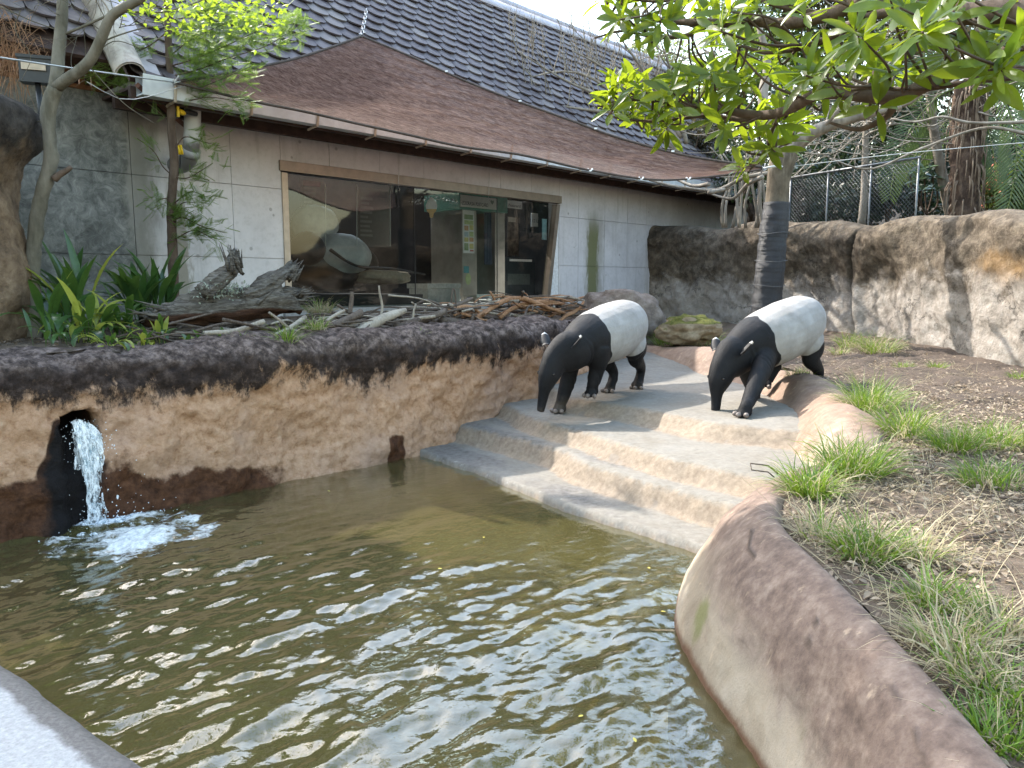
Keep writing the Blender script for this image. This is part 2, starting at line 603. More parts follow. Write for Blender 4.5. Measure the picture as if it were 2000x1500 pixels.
def m_concrete():
    m = NT('cast_concrete')
    s = m.math('SUBTRACT', m.n('VectorMath', {0: m.pos(), 1: (U[0], U[1], 0)}, operation='DOT_PRODUCT').outputs['Value'], float(B0 @ U))
    z = m.z()
    n1 = m.noise(1.6, 7, .6)
    n2 = m.noise(14, 8, .7)
    c = m.ramp(n1, [(.3, (.455, .44, .455)), (.5, (.54, .525, .54)), (.7, (.59, .575, .59))])
    c = m.mix(m.rng(n2, .45, .75, 0, .35), c, (.30, .30, .29))
    st = m.noise(2.4, 6, .65, m.stretch(2.2, 2.2, .18))
    c = m.mix(m.rng(st, .52, .72, 0, .38), c, (.27, .265, .245))
    # small dark pits and tie holes scattered by the casting
    vor = m.n('TexVoronoi', {'Vector': m.pos(), 'Scale': 3.3}).outputs['Distance']
    c = m.mix(m.rng(vor, .10, .06, 0, .55), c, (.17, .165, .15))
    c = m.mix(m.rng(m.noise(46, 4, .75), .68, .76, 0, .7), c, (.14, .14, .13))
    # the weathered bay at the left end of the facade
    w = m.math('MULTIPLY_ADD', m.math('SUBTRACT', m.noise(3, 6, .65, m.stretch(1.5, 1.5, .5)), .5), .55, s)
    wm = m.rng(w, -1.95, -2.12)
    wc = m.ramp(m.math('ADD', m.math('MULTIPLY', m.noise(6.5, 9, .78, None, .8), .7), m.math('MULTIPLY', m.noise(1.2, 4), .3)), [(.34, (.045, .047, .046)), (.46, (.115, .118, .115)), (.54, (.19, .192, .186)), (.66, (.33, .33, .32))])
    c = m.mix(wm, c, wc)
    edge = m.math('MULTIPLY', m.rng(w, -2.2, -1.95), m.rng(w, -1.55, -1.9))
    c = m.mix(m.math('MULTIPLY', edge, .75), c, (.10, .095, .065))
    # damp run below the rain pipe, and green algae right of the window
    for (s0, hw, ztop, col, k) in ((-1.48, .17, 3.3, (.17, .15, .10), .75), (7.3, .42, 3.5, (.25, .235, .19), .6), (7.24, .24, 3.4, (.115, .12, .035), .85), (9.6, .5, 1.9, (.5, .49, .46), .6)):
        d = m.math('ABSOLUTE', m.math('SUBTRACT', m.math('MULTIPLY_ADD', m.math('SUBTRACT', m.noise(5, 5, .7, m.stretch(2, 2, .5)), .5), .42, s), s0))
        f = m.math('MULTIPLY', m.rng(d, hw, hw * .45), m.rng(z, ztop, ztop - .7))
        c = m.mix(m.math('MULTIPLY', f, k), c, col)
    m.fin(c, .75, m.bump(m.math('ADD', n2, m.math('MULTIPLY', m.rng(vor, .09, .06), -.6)), .25, .012), .3)
    return m.mat


def m_soil(name, a, b, c3):
    m = NT(name)
    n = m.noise(5, 9, .72)
    n2 = m.noise(38, 7, .75)
    c = m.ramp(n, [(.3, a), (.5, b), (.7, c3)])
    c = m.mix(m.rng(n2, .5, .68, 0, .55), c, tuple(x * .45 for x in a))
    c = m.mix(m.mask(m.attr('mud'), .4, .7, 3, .7), c, m.ramp(n2, [(.3, (.06, .045, .035)), (.7, (.15, .115, .09))]))
    m.fin(c, .92, m.bump(m.math('ADD', n, m.math('MULTIPLY', n2, .6)), .9, .05), .15)
    return m.mat


def m_tile():
    m = NT('roof_tile')
    r = m.math('FRACT', m.math('ADD', m.attr('rnd'), m.n('ObjectInfo').outputs['Random']))
    c = m.ramp(r, [(.0, (.060, .048, .053)), (.45, (.082, .067, .073)), (.8, (.112, .094, .097)), (1, (.15, .13, .122))])
    c = m.mix(m.rng(m.noise(9, 7, .7), .45, .75, 0, .45), c, (.21, .19, .175))
    c = m.mix(m.rng(m.noise(2.2, 5, .6), .55, .75, 0, .4), c, (.055, .05, .048))
    m.fin(c, .62, m.bump(m.noise(50, 5), .3, .006), .25)
    return m.mat


def m_sail():
    m = NT('shade_net')
    P = m.pos()
    st = m.noise(9, 8, .78, m.n('Mapping', {'Vector': P, 'Rotation': (0, 0, -FA - .25), 'Scale': (.16, 3.2, 2.6)}).outputs[0], .8)
    n2 = m.noise(120, 3, .8)
    c = m.ramp(st, [(.36, (.085, .046, .034)), (.5, (.19, .11, .082)), (.6, (.40, .26, .205))])
    c = m.mix(m.rng(n2, .5, .65, 0, .4), c, (.13, .075, .055))
    m.fin(c, .85, m.bump(m.math('ADD', st, m.math('MULTIPLY', n2, .25)), .5, .02), .15)
    tl = m.n('BsdfTranslucent', {0: m.mix(m.rng(st, .36, .62), (.38, .215, .16), (.85, .56, .44))})
    tp = m.n('BsdfTransparent', {0: (1, .93, .88, 1)})
    a = m.n('MixShader', {0: .64, 1: m.bsdf.outputs[0], 2: tl.outputs[0]})
    b = m.n('MixShader', {0: m.rng(n2, .4, .62, .05, .30), 1: a.outputs[0], 2: tp.outputs[0]})
    m.t.links.new(b.outputs[0], m.out.inputs[0])
    return m.mat


def m_water():
    m = NT('pool_water')
    v = m.n('Mapping', {'Vector': m.pos(), 'Rotation': (0, 0, -FA), 'Scale': (1.0, 1.0, 1)}).outputs[0]
    nr = m.bump(m.noise(26, 3, .55, v, .4), .12, .02)
    fr = m.math('MULTIPLY', m.n('Fresnel', {'IOR': 1.5, 'Normal': nr}).outputs[0], 1.55)
    gl = m.n('BsdfGlossy', {'Color': (1, 1, 1, 1), 'Roughness': .015, 'Normal': nr})
    tr = m.n('BsdfTransparent', {'Color': (.66, .60, .33, 1)})
    murk = m.n('BsdfDiffuse', {'Color': m.ramp(m.noise(1.3, 4), [(.3, (.115, .098, .036, 1)), (.7, (.155, .134, .05, 1))])})
    body = m.n('MixShader', {0: .42, 1: tr.outputs[0], 2: murk.outputs[0]})
    fo = m.mask(m.attr('foam'), .36, .80, 19, 1.3, 9)
    white = m.n('BsdfDiffuse', {'Color': m.ramp(m.noise(22, 6, .75), [(.35, (.36, .36, .34, 1)), (.6, (.72, .71, .67, 1))])})
    mx = m.n('MixShader', {0: fr, 1: body.outputs[0], 2: gl.outputs[0]})
    m2 = m.n('MixShader', {0: fo, 1: mx.outputs[0], 2: white.outputs[0]})
    m.t.links.new(m2.outputs[0], m.out.inputs[0])
    return m.mat


M_SOIL = m_soil('bare_soil', (.085, .062, .045), (.145, .108, .08), (.20, .157, .12))
M_PLANT_SOIL = m_soil('planter_soil', (.07, .05, .038), (.11, .082, .06), (.17, .13, .1))
M_CONC = m_concrete()
M_BARK_GREY = barkmat('grey_bark', (.11, .098, .072), (.20, .18, .145), 10)
M_BARK_BROWN = barkmat('brown_bark', (.085, .058, .042), (.15, .11, .085), 14)
M_BARK_PALE = barkmat('pale_bark', (.19, .16, .125), (.31, .275, .23), 8)
M_DRYWOOD = barkmat('dry_wood', (.25, .21, .165), (.40, .355, .30), 20, (3, 3, .6), .5)
M_STICK = barkmat('dead_stick', (.075, .055, .043), (.16, .128, .105), 24, (2, 2, 2), .5)
M_REDSTICK = barkmat('red_brown_branch', (.24, .125, .065), (.34, .2, .115), 16, (2, 2, 2), .4)

# ================================================================ GROUND, POOL, STEPS
# far ground sheet
gV = np.array([(-300, -300, -1.4), (300, -300, -1.4), (300, 300, -1.4), (-300, 300, -1.4)], float)
tag(mk('ground', gV, np.array([(0, 1, 2, 3)]), M_PLANT_SOIL, smooth=False), kind='structure')

# planter wall line
P0 = np.array([-3.57, 5.16])


def wall_line(d): return P0 + d * U


BANK = np.array([(.80, -1.2), (.88, .2), (.97, 1.0), (1.03, 1.7), (1.09, 2.3), (1.12, 2.9), (1.13, 3.4), (1.19, 3.8), (1.37, 4.3), (1.68, 4.76), (2.1, 5.12),
                 (2.46, 5.6), (2.74, 6.35), (3.02, 7.3), (3.14, 8.2), (3.13, 9.1), (2.98, 10.1), (2.65, 11.0), (2.15, 11.7), (1.5, 12.1)])
BK = spl(BANK, 420)

# --- pool floor and steps: one height field
E_ = np.array([.584, -.812]); Pp = np.array([.812, .584])
st_edges = [(3.45, 3.42, -.62, -.22), (3.80, 3.82, -.20, .055), (4.38, 4.24, .10, .235), (4.66, 4.6, .27, .38), (5.42, 5.62, .42, .535)]


def step_h(X, Y):
    XY = np.column_stack([X, Y])
    p = XY @ Pp
    q = XY @ E_
    w = .085 * fbm(XY, .8, 3, 5) + .012 * fbm(XY, 7, 3, 9)
    z = np.full(len(XY), -.62) - .1 * sstep(3.4, 2.4, p)
    riser = np.zeros(len(XY))
    for k, (pa, pb, z0, z1) in enumerate(st_edges):
        t = np.clip((q + 6.0) / 5.5, 0, 1)
        e = pa + (pb - pa) * t
        if k == 3: e = e + .44 * sstep(-5.9, -7.6, q)
        if k == 4: e = e - .06 + .85 * sstep(-6.3, -8.3, q) + .30 * sstep(-4.8, -3.4, q)
        d = p + w - e
        wd = (.07, .06, .085, .09, .13)[k]
        s = sstep(-wd, wd, d)
        # tread before this riser climbs slightly to the foot of the riser
        z = z * (1 - s) + s * (z1 + .02 * np.clip(d, 0, 1))
        riser = np.maximum(riser, np.exp(-((d + .02) / (wd * 1.1)) ** 2))
    z = z + .006 * fbm(XY, 3, 4, 21) + .003 * fbm(XY, 14, 3, 22)
    # the top platform slopes up gently towards its back rim
    return z, p, q, riser


dx = .026
xs = np.arange(-6.6, 3.7, dx); ys = np.arange(.2, 12.6, dx)
XX, YY = np.meshgrid(xs, ys, indexing='ij')
XX, YY = XX.ravel(), YY.ravel()
ZZ, PP, QQ, RI = step_h(XX, YY)
ZZ = ZZ + .22 * sstep(9.6, 12.2, YY) * sstep(3, 5, PP)
XY = np.column_stack([XX, YY])
f1 = fbm(XY, .9, 4, 41)
grime = (.75 * np.exp(-((PP - 4.1) / .2) ** 2) + .62 * np.exp(-((PP - 4.52) / .13) ** 2) * sstep(-3.6, -5.2, QQ) + .5 * np.exp(-((PP - 3.9) / .1) ** 2)) * (1.0 + .5 * f1)
grime = grime + .55 * np.exp(-((PP - 4.85) / .2) ** 2) * sstep(-4.4, -5.6, QQ) + .35 * np.exp(-((PP - 6.2) / .5) ** 2)
pale = np.exp(-((PP - 3.86) / .07) ** 2) * .5
deep = sstep(.02, -.1, ZZ)
Qs = gridq(len(xs), len(ys))
# keep what lies in the pool basin (left of the planter wall line and right of the bank stay covered)
nwall = (XY - P0) @ NN
keepv = (nwall > -.5)
Qs = Qs[keepv[Qs].all(1)]
tag(mk('steps', np.column_stack([XX, YY, ZZ]), Qs, m_steps(), attrs={'grime': grime, 'riser': RI, 'pale': pale, 'deep': deep}), kind='structure')

# --- planter wall of the pool (left)
WP = np.vstack([[wall_line(d) for d in np.linspace(-4.2, 6.0, 12)], [(1.02, 10.35), (1.6, 11.1), (1.95, 11.9), (2.0, 12.8), (1.6, 13.6)]])
nu, nv = 620, 104
wp = spl(WP, nu)
tang = np.gradient(wp, axis=0); tang /= np.linalg.norm(tang, axis=1)[:, None]
wnrm = np.column_stack([tang[:, 1], -tang[:, 0]])
prof = spl([(.12, -.8), (.07, -.3), (.03, 0), (-.01, .4), (-.01, .8), (.03, 1.0), (.02, 1.14), (-.06, 1.25), (-.22, 1.295), (-.5, 1.29), (-.85, 1.22)], nv)
V = np.zeros((nu, nv, 3))
V[:, :, :2] = wp[:, None, :] + wnrm[:, None, :] * prof[None, :, 0:1]
V[:, :, 2] = prof[None, :, 1]
pn = np.gradient(prof, axis=0); pn /= np.linalg.norm(pn, axis=1)[:, None]
nr3 = np.zeros((nu, nv, 3))
nr3[:, :, :2] = wnrm[:, None, :] * pn[None, :, 1:2]
nr3[:, :, 2] = -pn[None, :, 0]
Vf = V.reshape(-1, 3)
dis = .06 * fbm(Vf, .9, 3, 3) + .035 * fbm(Vf * [1, 1, 1.4], 4.5, 5, 4, .62)
# the hole the water falls from, with its wet gully below
pd = (P0 + 0 * U)
r0 = ray(163, 832)
tt = (P0 @ NN) / (r0[:2] @ NN)
HOLE = CAM + r0 * tt
hd = (Vf[:, :2] - HOLE[:2]) @ U
hz = Vf[:, 2] - HOLE[2]
hole = sstep(1.15, .75, np.sqrt((hd / .13) ** 2 + (hz / .10) ** 2))
gully = sstep(.17, .07, np.abs(hd - .05 * hz)) * sstep(.06, -.05, hz)
dis = dis - .42 * hole - .10 * gully
Vf = Vf + nr3.reshape(-1, 3) * dis[:, None]
gd = hd + .06 * fbm(Vf, 5, 3, 31) - .10 * hz
wet = np.maximum(hole, sstep(.26, .10, np.abs(gd + .06)) * sstep(.12, -.02, hz))
bh = .34 - .22 * sstep(.2, 2.3, hd) + .1 * fbm(Vf * [1, 1, 0], 1.7, 4, 8) + .12 * np.exp(-((hd + .45) / .3) ** 2)
brown = sstep(bh + .12, bh - .12, Vf[:, 2]) * (1 - .9 * sstep(.9, 2.1, hd)) + .5 * sstep(.5, .2, np.abs(hd)) * sstep(.05, -.35, hz)
# dark streak where the first step meets the wall
ks = onz(770, 880, .1)
kd = (Vf[:, :2] - ks[:2]) @ U
brown = np.maximum(brown, sstep(.16, .06, np.abs(kd)) * sstep(.34, .2, Vf[:, 2]) * .8)
pw = mk('pool_wall', Vf, gridq(nu, nv), m_poolwall(), attrs={'brown': brown, 'wet': wet})
tag(pw, 'sandy rendered pool wall with dark stained top and a water outlet', 'wall')

# --- planter bed behind it
ps = np.linspace(-7.5, 9.5, 190); pnn = np.linspace(-.25, 3.45, 56)
PS, PN = np.meshgrid(ps, pnn, indexing='ij'); PS, PN = PS.ravel(), PN.ravel()
PXY = B0 + PS[:, None] * U + PN[:, None] * NN


def planter_z(S, Nn):
    q = B0 + np.atleast_1d(S)[:, None] * U + np.atleast_1d(Nn)[:, None] * NN
    return 1.235 + .09 * sstep(3.4, 1.2, np.atleast_1d(Nn)) + .05 * fbm(q, .8, 3, 61) + .03 * fbm(q, 4, 3, 62)


PZ = planter_z(PS, PN)
okp = inpoly(PXY, [tuple(p - .15 * k) for p, k in zip(wp[::6], wnrm[::6])] + [tuple(B0 + 8.2 * U - .3 * NN), tuple(B0 - 8 * U - .3 * NN)])
Qp = gridq(190, 56)[:, ::-1]; Qp = Qp[okp[Qp].all(1)]
tag(mk('planter_bed', np.column_stack([PXY, PZ]), Qp, M_PLANT_SOIL, attrs={'mud': np.zeros(len(PZ))}), kind='structure')

# --- the moulded bank along the right side
nb, nvb = 420, 110
bt = np.gradient(BK, axis=0); bt /= np.linalg.norm(bt, axis=1)[:, None]
bn = np.column_stack([-bt[:, 1], bt[:, 0]])          # towards the pool
w2 = sstep(4.6, 6.6, BK[:, 1])[:, None]             # front wall -> low rim round the platform
pf = spl([(.32, -.95), (.30, -.3), (.27, .02), (.225, .2), (.165, .37), (.085, .52), (0, .61), (-.08, .655), (-.15, .65), (-.2, .58), (-.26, .42)], nvb)
pr = spl([(.62, .2), (.56, .36), (.46, .43), (.32, .56), (.2, .68), (.1, .755), (0, .785), (-.1, .78), (-.2, .73), (-.3, .66), (-.42, .5)], nvb)
kin = np.interp(BK[:, 1], [1.5, 2.6, 3.2, 3.6, 4.1, 4.9], [.40, .68, .98, 1.08, 1.1, 1.1])[:, None]
prof3 = pf[None] * (1 - w2[:, :, None]) + pr[None] * w2[:, :, None]
xb = np.linspace(0, 1, nb)
prof3[:, :, 0] = np.where(prof3[:, :, 0] > 0, prof3[:, :, 0] * (kin * (1 - w2) + w2), prof3[:, :, 0] * (.95 + .05 * w2))
amp = .05 * np.sin(xb * 38 + .6)[:, None] * w2
prof3[:, :, 1] += amp * sstep(.3, .75, prof3[:, :, 1]) + (.10 * sstep(9.2, 11.5, BK[:, 1])[:, None])
V = np.zeros((nb, nvb, 3))
V[:, :, :2] = BK[:, None, :] + bn[:, None, :] * prof3[:, :, 0:1]
V[:, :, 2] = prof3[:, :, 1]
Vf = V.reshape(-1, 3)
n3 = np.zeros_like(V); n3[:, :, :2] = bn[:, None, :] * .8; n3[:, :, 2] = .6
d = .055 * fbm(Vf, 1.2, 2, 71) + .007 * fbm(Vf, 6, 4, 72)
Vf = Vf + n3.reshape(-1, 3) * d[:, None]
fr_ = np.tile(np.linspace(0, 1, nvb), nb)
crest = sstep(.46, .74, fr_) * (1 - .35 * np.repeat(w2[:, 0], nvb))
sun = np.repeat(w2[:, 0], nvb) * .85
al = onz(1362, 1190, .25); al2 = onz(1580, 1460, .2)
alg = np.maximum(sstep(.10, .02, np.linalg.norm((Vf - al) * [1, .7, .35], axis=1)), .9 * sstep(.10, .0, np.linalg.norm((Vf - al2) * [1, .8, .5], axis=1)))
def pxline(px, pts):
    d = np.full(len(px), 1e9)
    for (a, b) in zip(pts[:-1], pts[1:]):
        a, b = np.array(a, float), np.array(b, float); ab = b - a
        t = np.clip(((px - a) @ ab) / (ab @ ab), 0, 1)
        d = np.minimum(d, np.linalg.norm(px - a - t[:, None] * ab, axis=1))
    return d


pb_ = pix(Vf)[:, :2] + 5 * np.column_stack([fbm(Vf, 9, 3, 77), fbm(Vf, 9, 3, 78)])
ckb = np.zeros(len(Vf))
for pts, w_ in (([(1738, 1352), (1765, 1388), (1788, 1420), (1800, 1455), (1826, 1502)], 6), ([(1592, 1205), (1580, 1240), (1566, 1262)], 5), ([(1470, 1030), (1462, 1060), (1468, 1085)], 4)):
    ckb = np.maximum(ckb, sstep(w_, w_ * .25, pxline(pb_, pts)))
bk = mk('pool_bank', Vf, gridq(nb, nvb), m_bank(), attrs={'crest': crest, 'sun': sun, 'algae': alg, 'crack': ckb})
tag(bk, 'smooth moulded pinkish brown bank curving along the right of the pool', 'bank')

# --- soil yard right of the bank
poly = [tuple(p) for p in BK[:-1] - .15 * bn[:-1]] + [(.8, 12.9), (.9, 14.2), tuple(B0 + 9.5 * U), (3.6, 19.5), (9.5, 19.5), (9.5, -1.2)]
gx = np.arange(.6, 9.5, .05); gy = np.arange(-1.2, 19.6, .05)
GX, GY = np.meshgrid(gx, gy, indexing='ij'); GX, GY = GX.ravel(), GY.ravel()


def yard_z(X, Y):
    q = np.column_stack([X, Y])
    return .60 + .030 * np.clip(np.asarray(Y) - 4, 0, 20) + .02 * np.clip(np.asarray(X) - 4, 0, 4) + .03 * fbm(q, .7, 3, 81)


q = np.column_stack([GX, GY])
mud = sstep(5.2, 7.0, GY) * sstep(12.5, 10.5, GY) * .9
GZ = yard_z(GX, GY) + .018 * fbm(q, 4.5, 4, 82) * (1 + 1.2 * mud)
ok = inpoly(q, poly)
Qs = gridq(len(gx), len(gy))
Qs = Qs[ok[Qs].all(1)]
used = np.unique(Qs); rm = np.full(len(q), -1); rm[used] = np.arange(len(used))
tag(mk('yard_soil', np.column_stack([GX, GY, GZ])[used], rm[Qs], M_SOIL, attrs={'mud': mud[used]}), kind='structure')
YPOLY = poly

# --- water
wx = np.arange(-6.0, 2.0, .017); wy = np.arange(.3, 8.6, .017)
WX, WY = np.meshgrid(wx, wy, indexing='ij'); WX, WY = WX.ravel(), WY.ravel()
W2 = np.column_stack([WX, WY])
LAND = onz(212, 1010, 0.0)
wr = np.column_stack([(W2 @ U), (W2 @ NN)])
dl = np.linalg.norm(W2 - LAND[:2], axis=1)
calm = .16 + .84 * sstep(5.7, 3.6, WY + .35 * WX)
near = np.exp(-(dl / .9) ** 2)
h = 1.35 * (.0085 * fbm(wr * [.5, 1.1], 4.2, 2, 91) + .0072 * fbm(wr * [.6, 1.2] + 4, 7.6, 3, 92) + .0026 * fbm(wr * [.8, 1.2], 17, 2, 93)) * calm
h = h + near * (.016 * fbm(W2, 6, 4, 94) + .01 * np.sin(dl * 26))
FC = onz(262, 1050, 0.0)
fm = np.linalg.norm((W2 - FC[:2]) @ np.column_stack([U, NN]) * [1.0, 1.12], axis=1)
foam = 1.1 * np.exp(-(fm / .36) ** 2) + .9 * np.exp(-(dl / .2) ** 2) + .42 * np.exp(-((fm - .52) / .12) ** 2) * (fbm(W2, 2.2, 2, 95) > -.1)
foam = foam * (1 + .35 * fbm(wr * [.7, 1.6], 5, 4, 96))
h = h + .03 * np.clip(foam, 0, 1) * (.6 + .8 * fbm(W2, 9, 4, 97))
ins = ((W2 - P0) @ NN > -.25)
Qw = gridq(len(wx), len(wy)); Qw = Qw[ins[Qw].all(1)]
tag(mk('water', np.column_stack([WX, WY, h]), Qw, m_water(), attrs={'foam': foam}), kind='structure')

# --- concrete ledge, bottom left
a, b = onz(-60, 1243, .5), onz(330, 1522, .5)
dv = unit((b - a)[:2]); ln = np.array([-dv[1], dv[0]])
if ln @ (np.array([0, 0]) - a[:2]) < 0: ln = -ln
a2 = a[:2] - dv * 2.2; b2 = b[:2] + dv * .8
tt = np.linspace(0, 1, 120)
pr = [(-.06, -.9), (-.01, .1), (.0, .44), (.012, .485), (.05, .5), (.09, .501), (.15, .502), (.7, .5), (1.6, .5)]
V = []
for t in tt:
    p = a2 * (1 - t) + b2 * t
    for (o, z) in pr: V.append((*(p + ln * o), z))
V = np.array(V)
V[:, :2] += ln * (.012 * fbm(V, 3, 4, 101))[:, None]
m = NT('ledge_concrete')
n2 = m.noise(60, 6, .8); n1 = m.noise(2.6, 6, .6)
c = m.ramp(n2, [(.3, (.22, .214, .207)), (.5, (.31, .302, .294)), (.7, (.40, .393, .384))])
c = m.mix(m.mask(m.attr('edge'), .38, .60, 4, .8), c, m.ramp(n2, [(.3, (.075, .066, .06)), (.7, (.18, .165, .152))]))
m.fin(c, .85, m.bump(n2, .35, .01), .25)
ed = np.tile([1, 1, 1, 1, .85, .52, .12, 0, 0], 120)
tag(mk('concrete_ledge', V, gridq(120, 9), m.mat, attrs={'edge': ed}), 'pale grey concrete ledge with a stained edge above the water', 'ledge')

# --- rocky back wall on the right
RW = np.array([(2.2, 18.9), (3.1, 18.0), (4.0, 16.9), (5.0, 15.3), (5.75, 13.6), (6.1, 12.0), (6.25, 10.6), (6.4, 9.2), (7.3, 8.0), (8.6, 7.0)])
nu, nv = 420, 90
rp = spl(RW, nu)
rt = np.gradient(rp, axis=0); rt /= np.linalg.norm(rt, axis=1)[:, None]
rn = np.column_stack([rt[:, 1], -rt[:, 0]])
if rn[200] @ (np.array([0, 8]) - rp[200]) < 0: rn = -rn
topz = np.linspace(3.16, 2.46, nu) + .06 * np.sin(np.linspace(0, 1, nu) * 21 + .5) + .04 * np.sin(np.linspace(0, 1, nu) * 47)
zz = np.r_[np.linspace(.3, 1, 70), np.linspace(1.0, 1.0, 20)]
pro = spl([(.12, 0), (.0, .15), (-.02, .4), (.0, .62), (.07, .78), (.10, .88), (.05, .96), (-.1, 1.0), (-.35, 1.0), (-.7, .93)], nv)
V = np.zeros((nu, nv, 3))
V[:, :, :2] = rp[:, None] + rn[:, None] * pro[None, :, 0:1]
V[:, :, 2] = .35 + (topz[:, None] - .35) * pro[None, :, 1]
Vf = V.reshape(-1, 3)
d = .095 * fbm(Vf, .7, 4, 111) + .032 * fbm(Vf * [1, 1, 1.7], 2.6, 6, 112, .6)
# the split seam: from the top edge down to the foot
c1, c2 = onz(1682, 428, 2.8), None
ku = np.argmin(np.abs(pix(np.column_stack([rp, np.full(nu, 2)]))[:, 0] - 1668))
uu = np.repeat(np.arange(nu), nv)
seam = ku + 4.5 * np.sin(Vf[:, 2] * 2.4) - 5 * (1.9 - Vf[:, 2]) * .5
crack = np.exp(-((uu - seam) / 1.1) ** 2)
ridge = np.exp(-((uu - seam - 4) / 3.0) ** 2) * sstep(2.2, 1.4, Vf[:, 2])
d = d - .09 * crack + .10 * ridge
Vf = Vf + np.column_stack([np.repeat(rn, nv, 0), np.full(len(Vf), .15)]) * d[:, None]
uf = uu / nu
upper_dark = sstep(.30, .10, uf) * .55 * sstep(1.3, 2.3, Vf[:, 2]) + .5 * np.exp(-((uf - .47) / .1) ** 2) * sstep(1.6, 2.3, Vf[:, 2])  # darker towards the top, at the left end and mid wall
px_ = pix(Vf)
ochre = np.exp(-(((px_[:, 0] - 1960) / 60) ** 2 + ((px_[:, 1] - 520) / 40) ** 2))
rw = mk('rock_wall', Vf, gridq(nu, nv)[:, ::-1], m_backwall(), attrs={'upper_dark': upper_dark, 'ochre': ochre, 'crack': crack * .8})
tag(rw, 'tall rough grey brown rock wall closing the yard behind the tapirs', 'wall')

# terrain rising behind the wall
hx = np.linspace(1.5, 40, 70); hy = np.linspace(8, 60, 80)
HX, HY = np.meshgrid(hx, hy, indexing='ij'); HX, HY = HX.ravel(), HY.ravel()
dd = np.min(np.linalg.norm(np.column_stack([HX, HY])[:, None] - rp[None, ::6], axis=2), axis=1)
HZ = 2.3 + .20 * np.clip(dd - 4, 0, 60) + .2 * fbm(np.column_stack([HX, HY]), .3, 4, 121)
beh = np.array([inpoly(np.column_stack([HX, HY]), [tuple(p - .25 * n) for p, n in zip(rp[::6], rn[::6])] + [(60, 7), (60, 90), (-5, 90), (2.0, 20)])]).ravel()
beh &= ((np.column_stack([HX, HY]) - B0) @ NN > .15) | ((np.column_stack([HX, HY]) - B0) @ U > 14.5)
Qh = gridq(70, 80); Qh = Qh[beh[Qh].all(1)]
tag(mk('hillside', np.column_stack([HX, HY, HZ]), Qh, m_soil('hill_litter', (.018, .014, .010), (.032, .025, .018), (.055, .042, .03)), attrs={'mud': np.zeros(len(HX))}), kind='structure')

# --- rock pillar, left edge
th = np.linspace(0, 2 * math.pi, 90, endpoint=False); zs = np.linspace(1.0, 3.5, 70)
pc = at(-12, 400, 6.7) + np.array([-.74, .1, 0])
TH_, ZS_ = np.meshgrid(th, zs, indexing='ij'); TH_, ZS_ = TH_.ravel(), ZS_.ravel()
k = (ZS_ - 1.0) / 2.5
rad = .80 + .16 * sstep(.72, .86, k) - .05 * np.exp(-((k - .6) / .15) ** 2)
rad = rad * np.sqrt(np.clip(1 - ((k - .9) / .1) ** 2 * (k > .9), 0.0, 1))
V = np.column_stack([pc[0] + rad * 1.05 * np.cos(TH_), pc[1] + rad * np.sin(TH_), ZS_])
d = .06 * fbm(V, 1.6, 5, 131) + .02 * fbm(V, 8, 4, 132)
V[:, 0] += np.cos(TH_) * d; V[:, 1] += np.sin(TH_) * d
i = np.arange(90)[:, None] * 70; j = np.arange(69)[None]; i2 = ((np.arange(90) + 1) % 90)[:, None] * 70
Q = np.stack([i + j, i2 + j, i2 + j + 1, i + j + 1], -1).reshape(-1, 4)
m = NT('pillar_rock'); z = m.z()
n = m.noise(7, 9, .72)
c = m.ramp(n, [(.3, (.07, .045, .028)), (.5, (.18, .12, .075)), (.7, (.30, .215, .14))])
c = m.mix(m.mask(z, 2.75, 3.1, 3, .9), c, m.ramp(n, [(.35, (.02, .017, .016)), (.7, (.095, .08, .07))]))
m.fin(c, .9, m.bump(m.math('ADD', n, m.math('MULTIPLY', m.noise(40, 5, .7), .4)), .8, .05), .2)
tag(mk('rock_pillar', V, Q, m.mat), 'brown rock pillar with dark overhanging top at the end of the concrete wall', 'rock')

# --- flat-topped boulder beside the brush pile
V, Q, T = blob(at(1212, 600, 12.6) * [1, 1, 0] + [0, 0, 1.12], (.72, .6, .62), 141, .16, 2.0, 60, 40)
V[:, 2] = np.where(V[:, 2] > 1.66, 1.66 + (V[:, 2] - 1.66) * .2, V[:, 2]) + .02 * fbm(V, 4, 4, 5)
tag(mk('boulder', V, [Q, T], m_rock('boulder_stone', (.08, .062, .052), (.17, .14, .12), (.28, .24, .21), 7)), 'dark flat topped boulder between the brush pile and the rock wall', 'boulder')
c = onz(1345, 640, .95); c[2] = .98
c = at(1345, 640, 11.6)
V, Q, T = blob((c[0], c[1], c[2] - .04), (.46, .3, .21), 142, .22, 2.4, 50, 30)
tag(mk('mossy_rock', V, [Q, T], m_rock('mossy_stone', (.13, .10, .065), (.26, .20, .13), (.40, .33, .24), 8, .7, (1, .42))), 'low mossy rock behind the grass at the foot of the rock wall', 'rock')
# ================================================================ BUILDING
TAN = math.tan(math.radians(48)); EN, EZ = .85, 4.02


def roofz(n): return EZ + (EN - n) * TAN


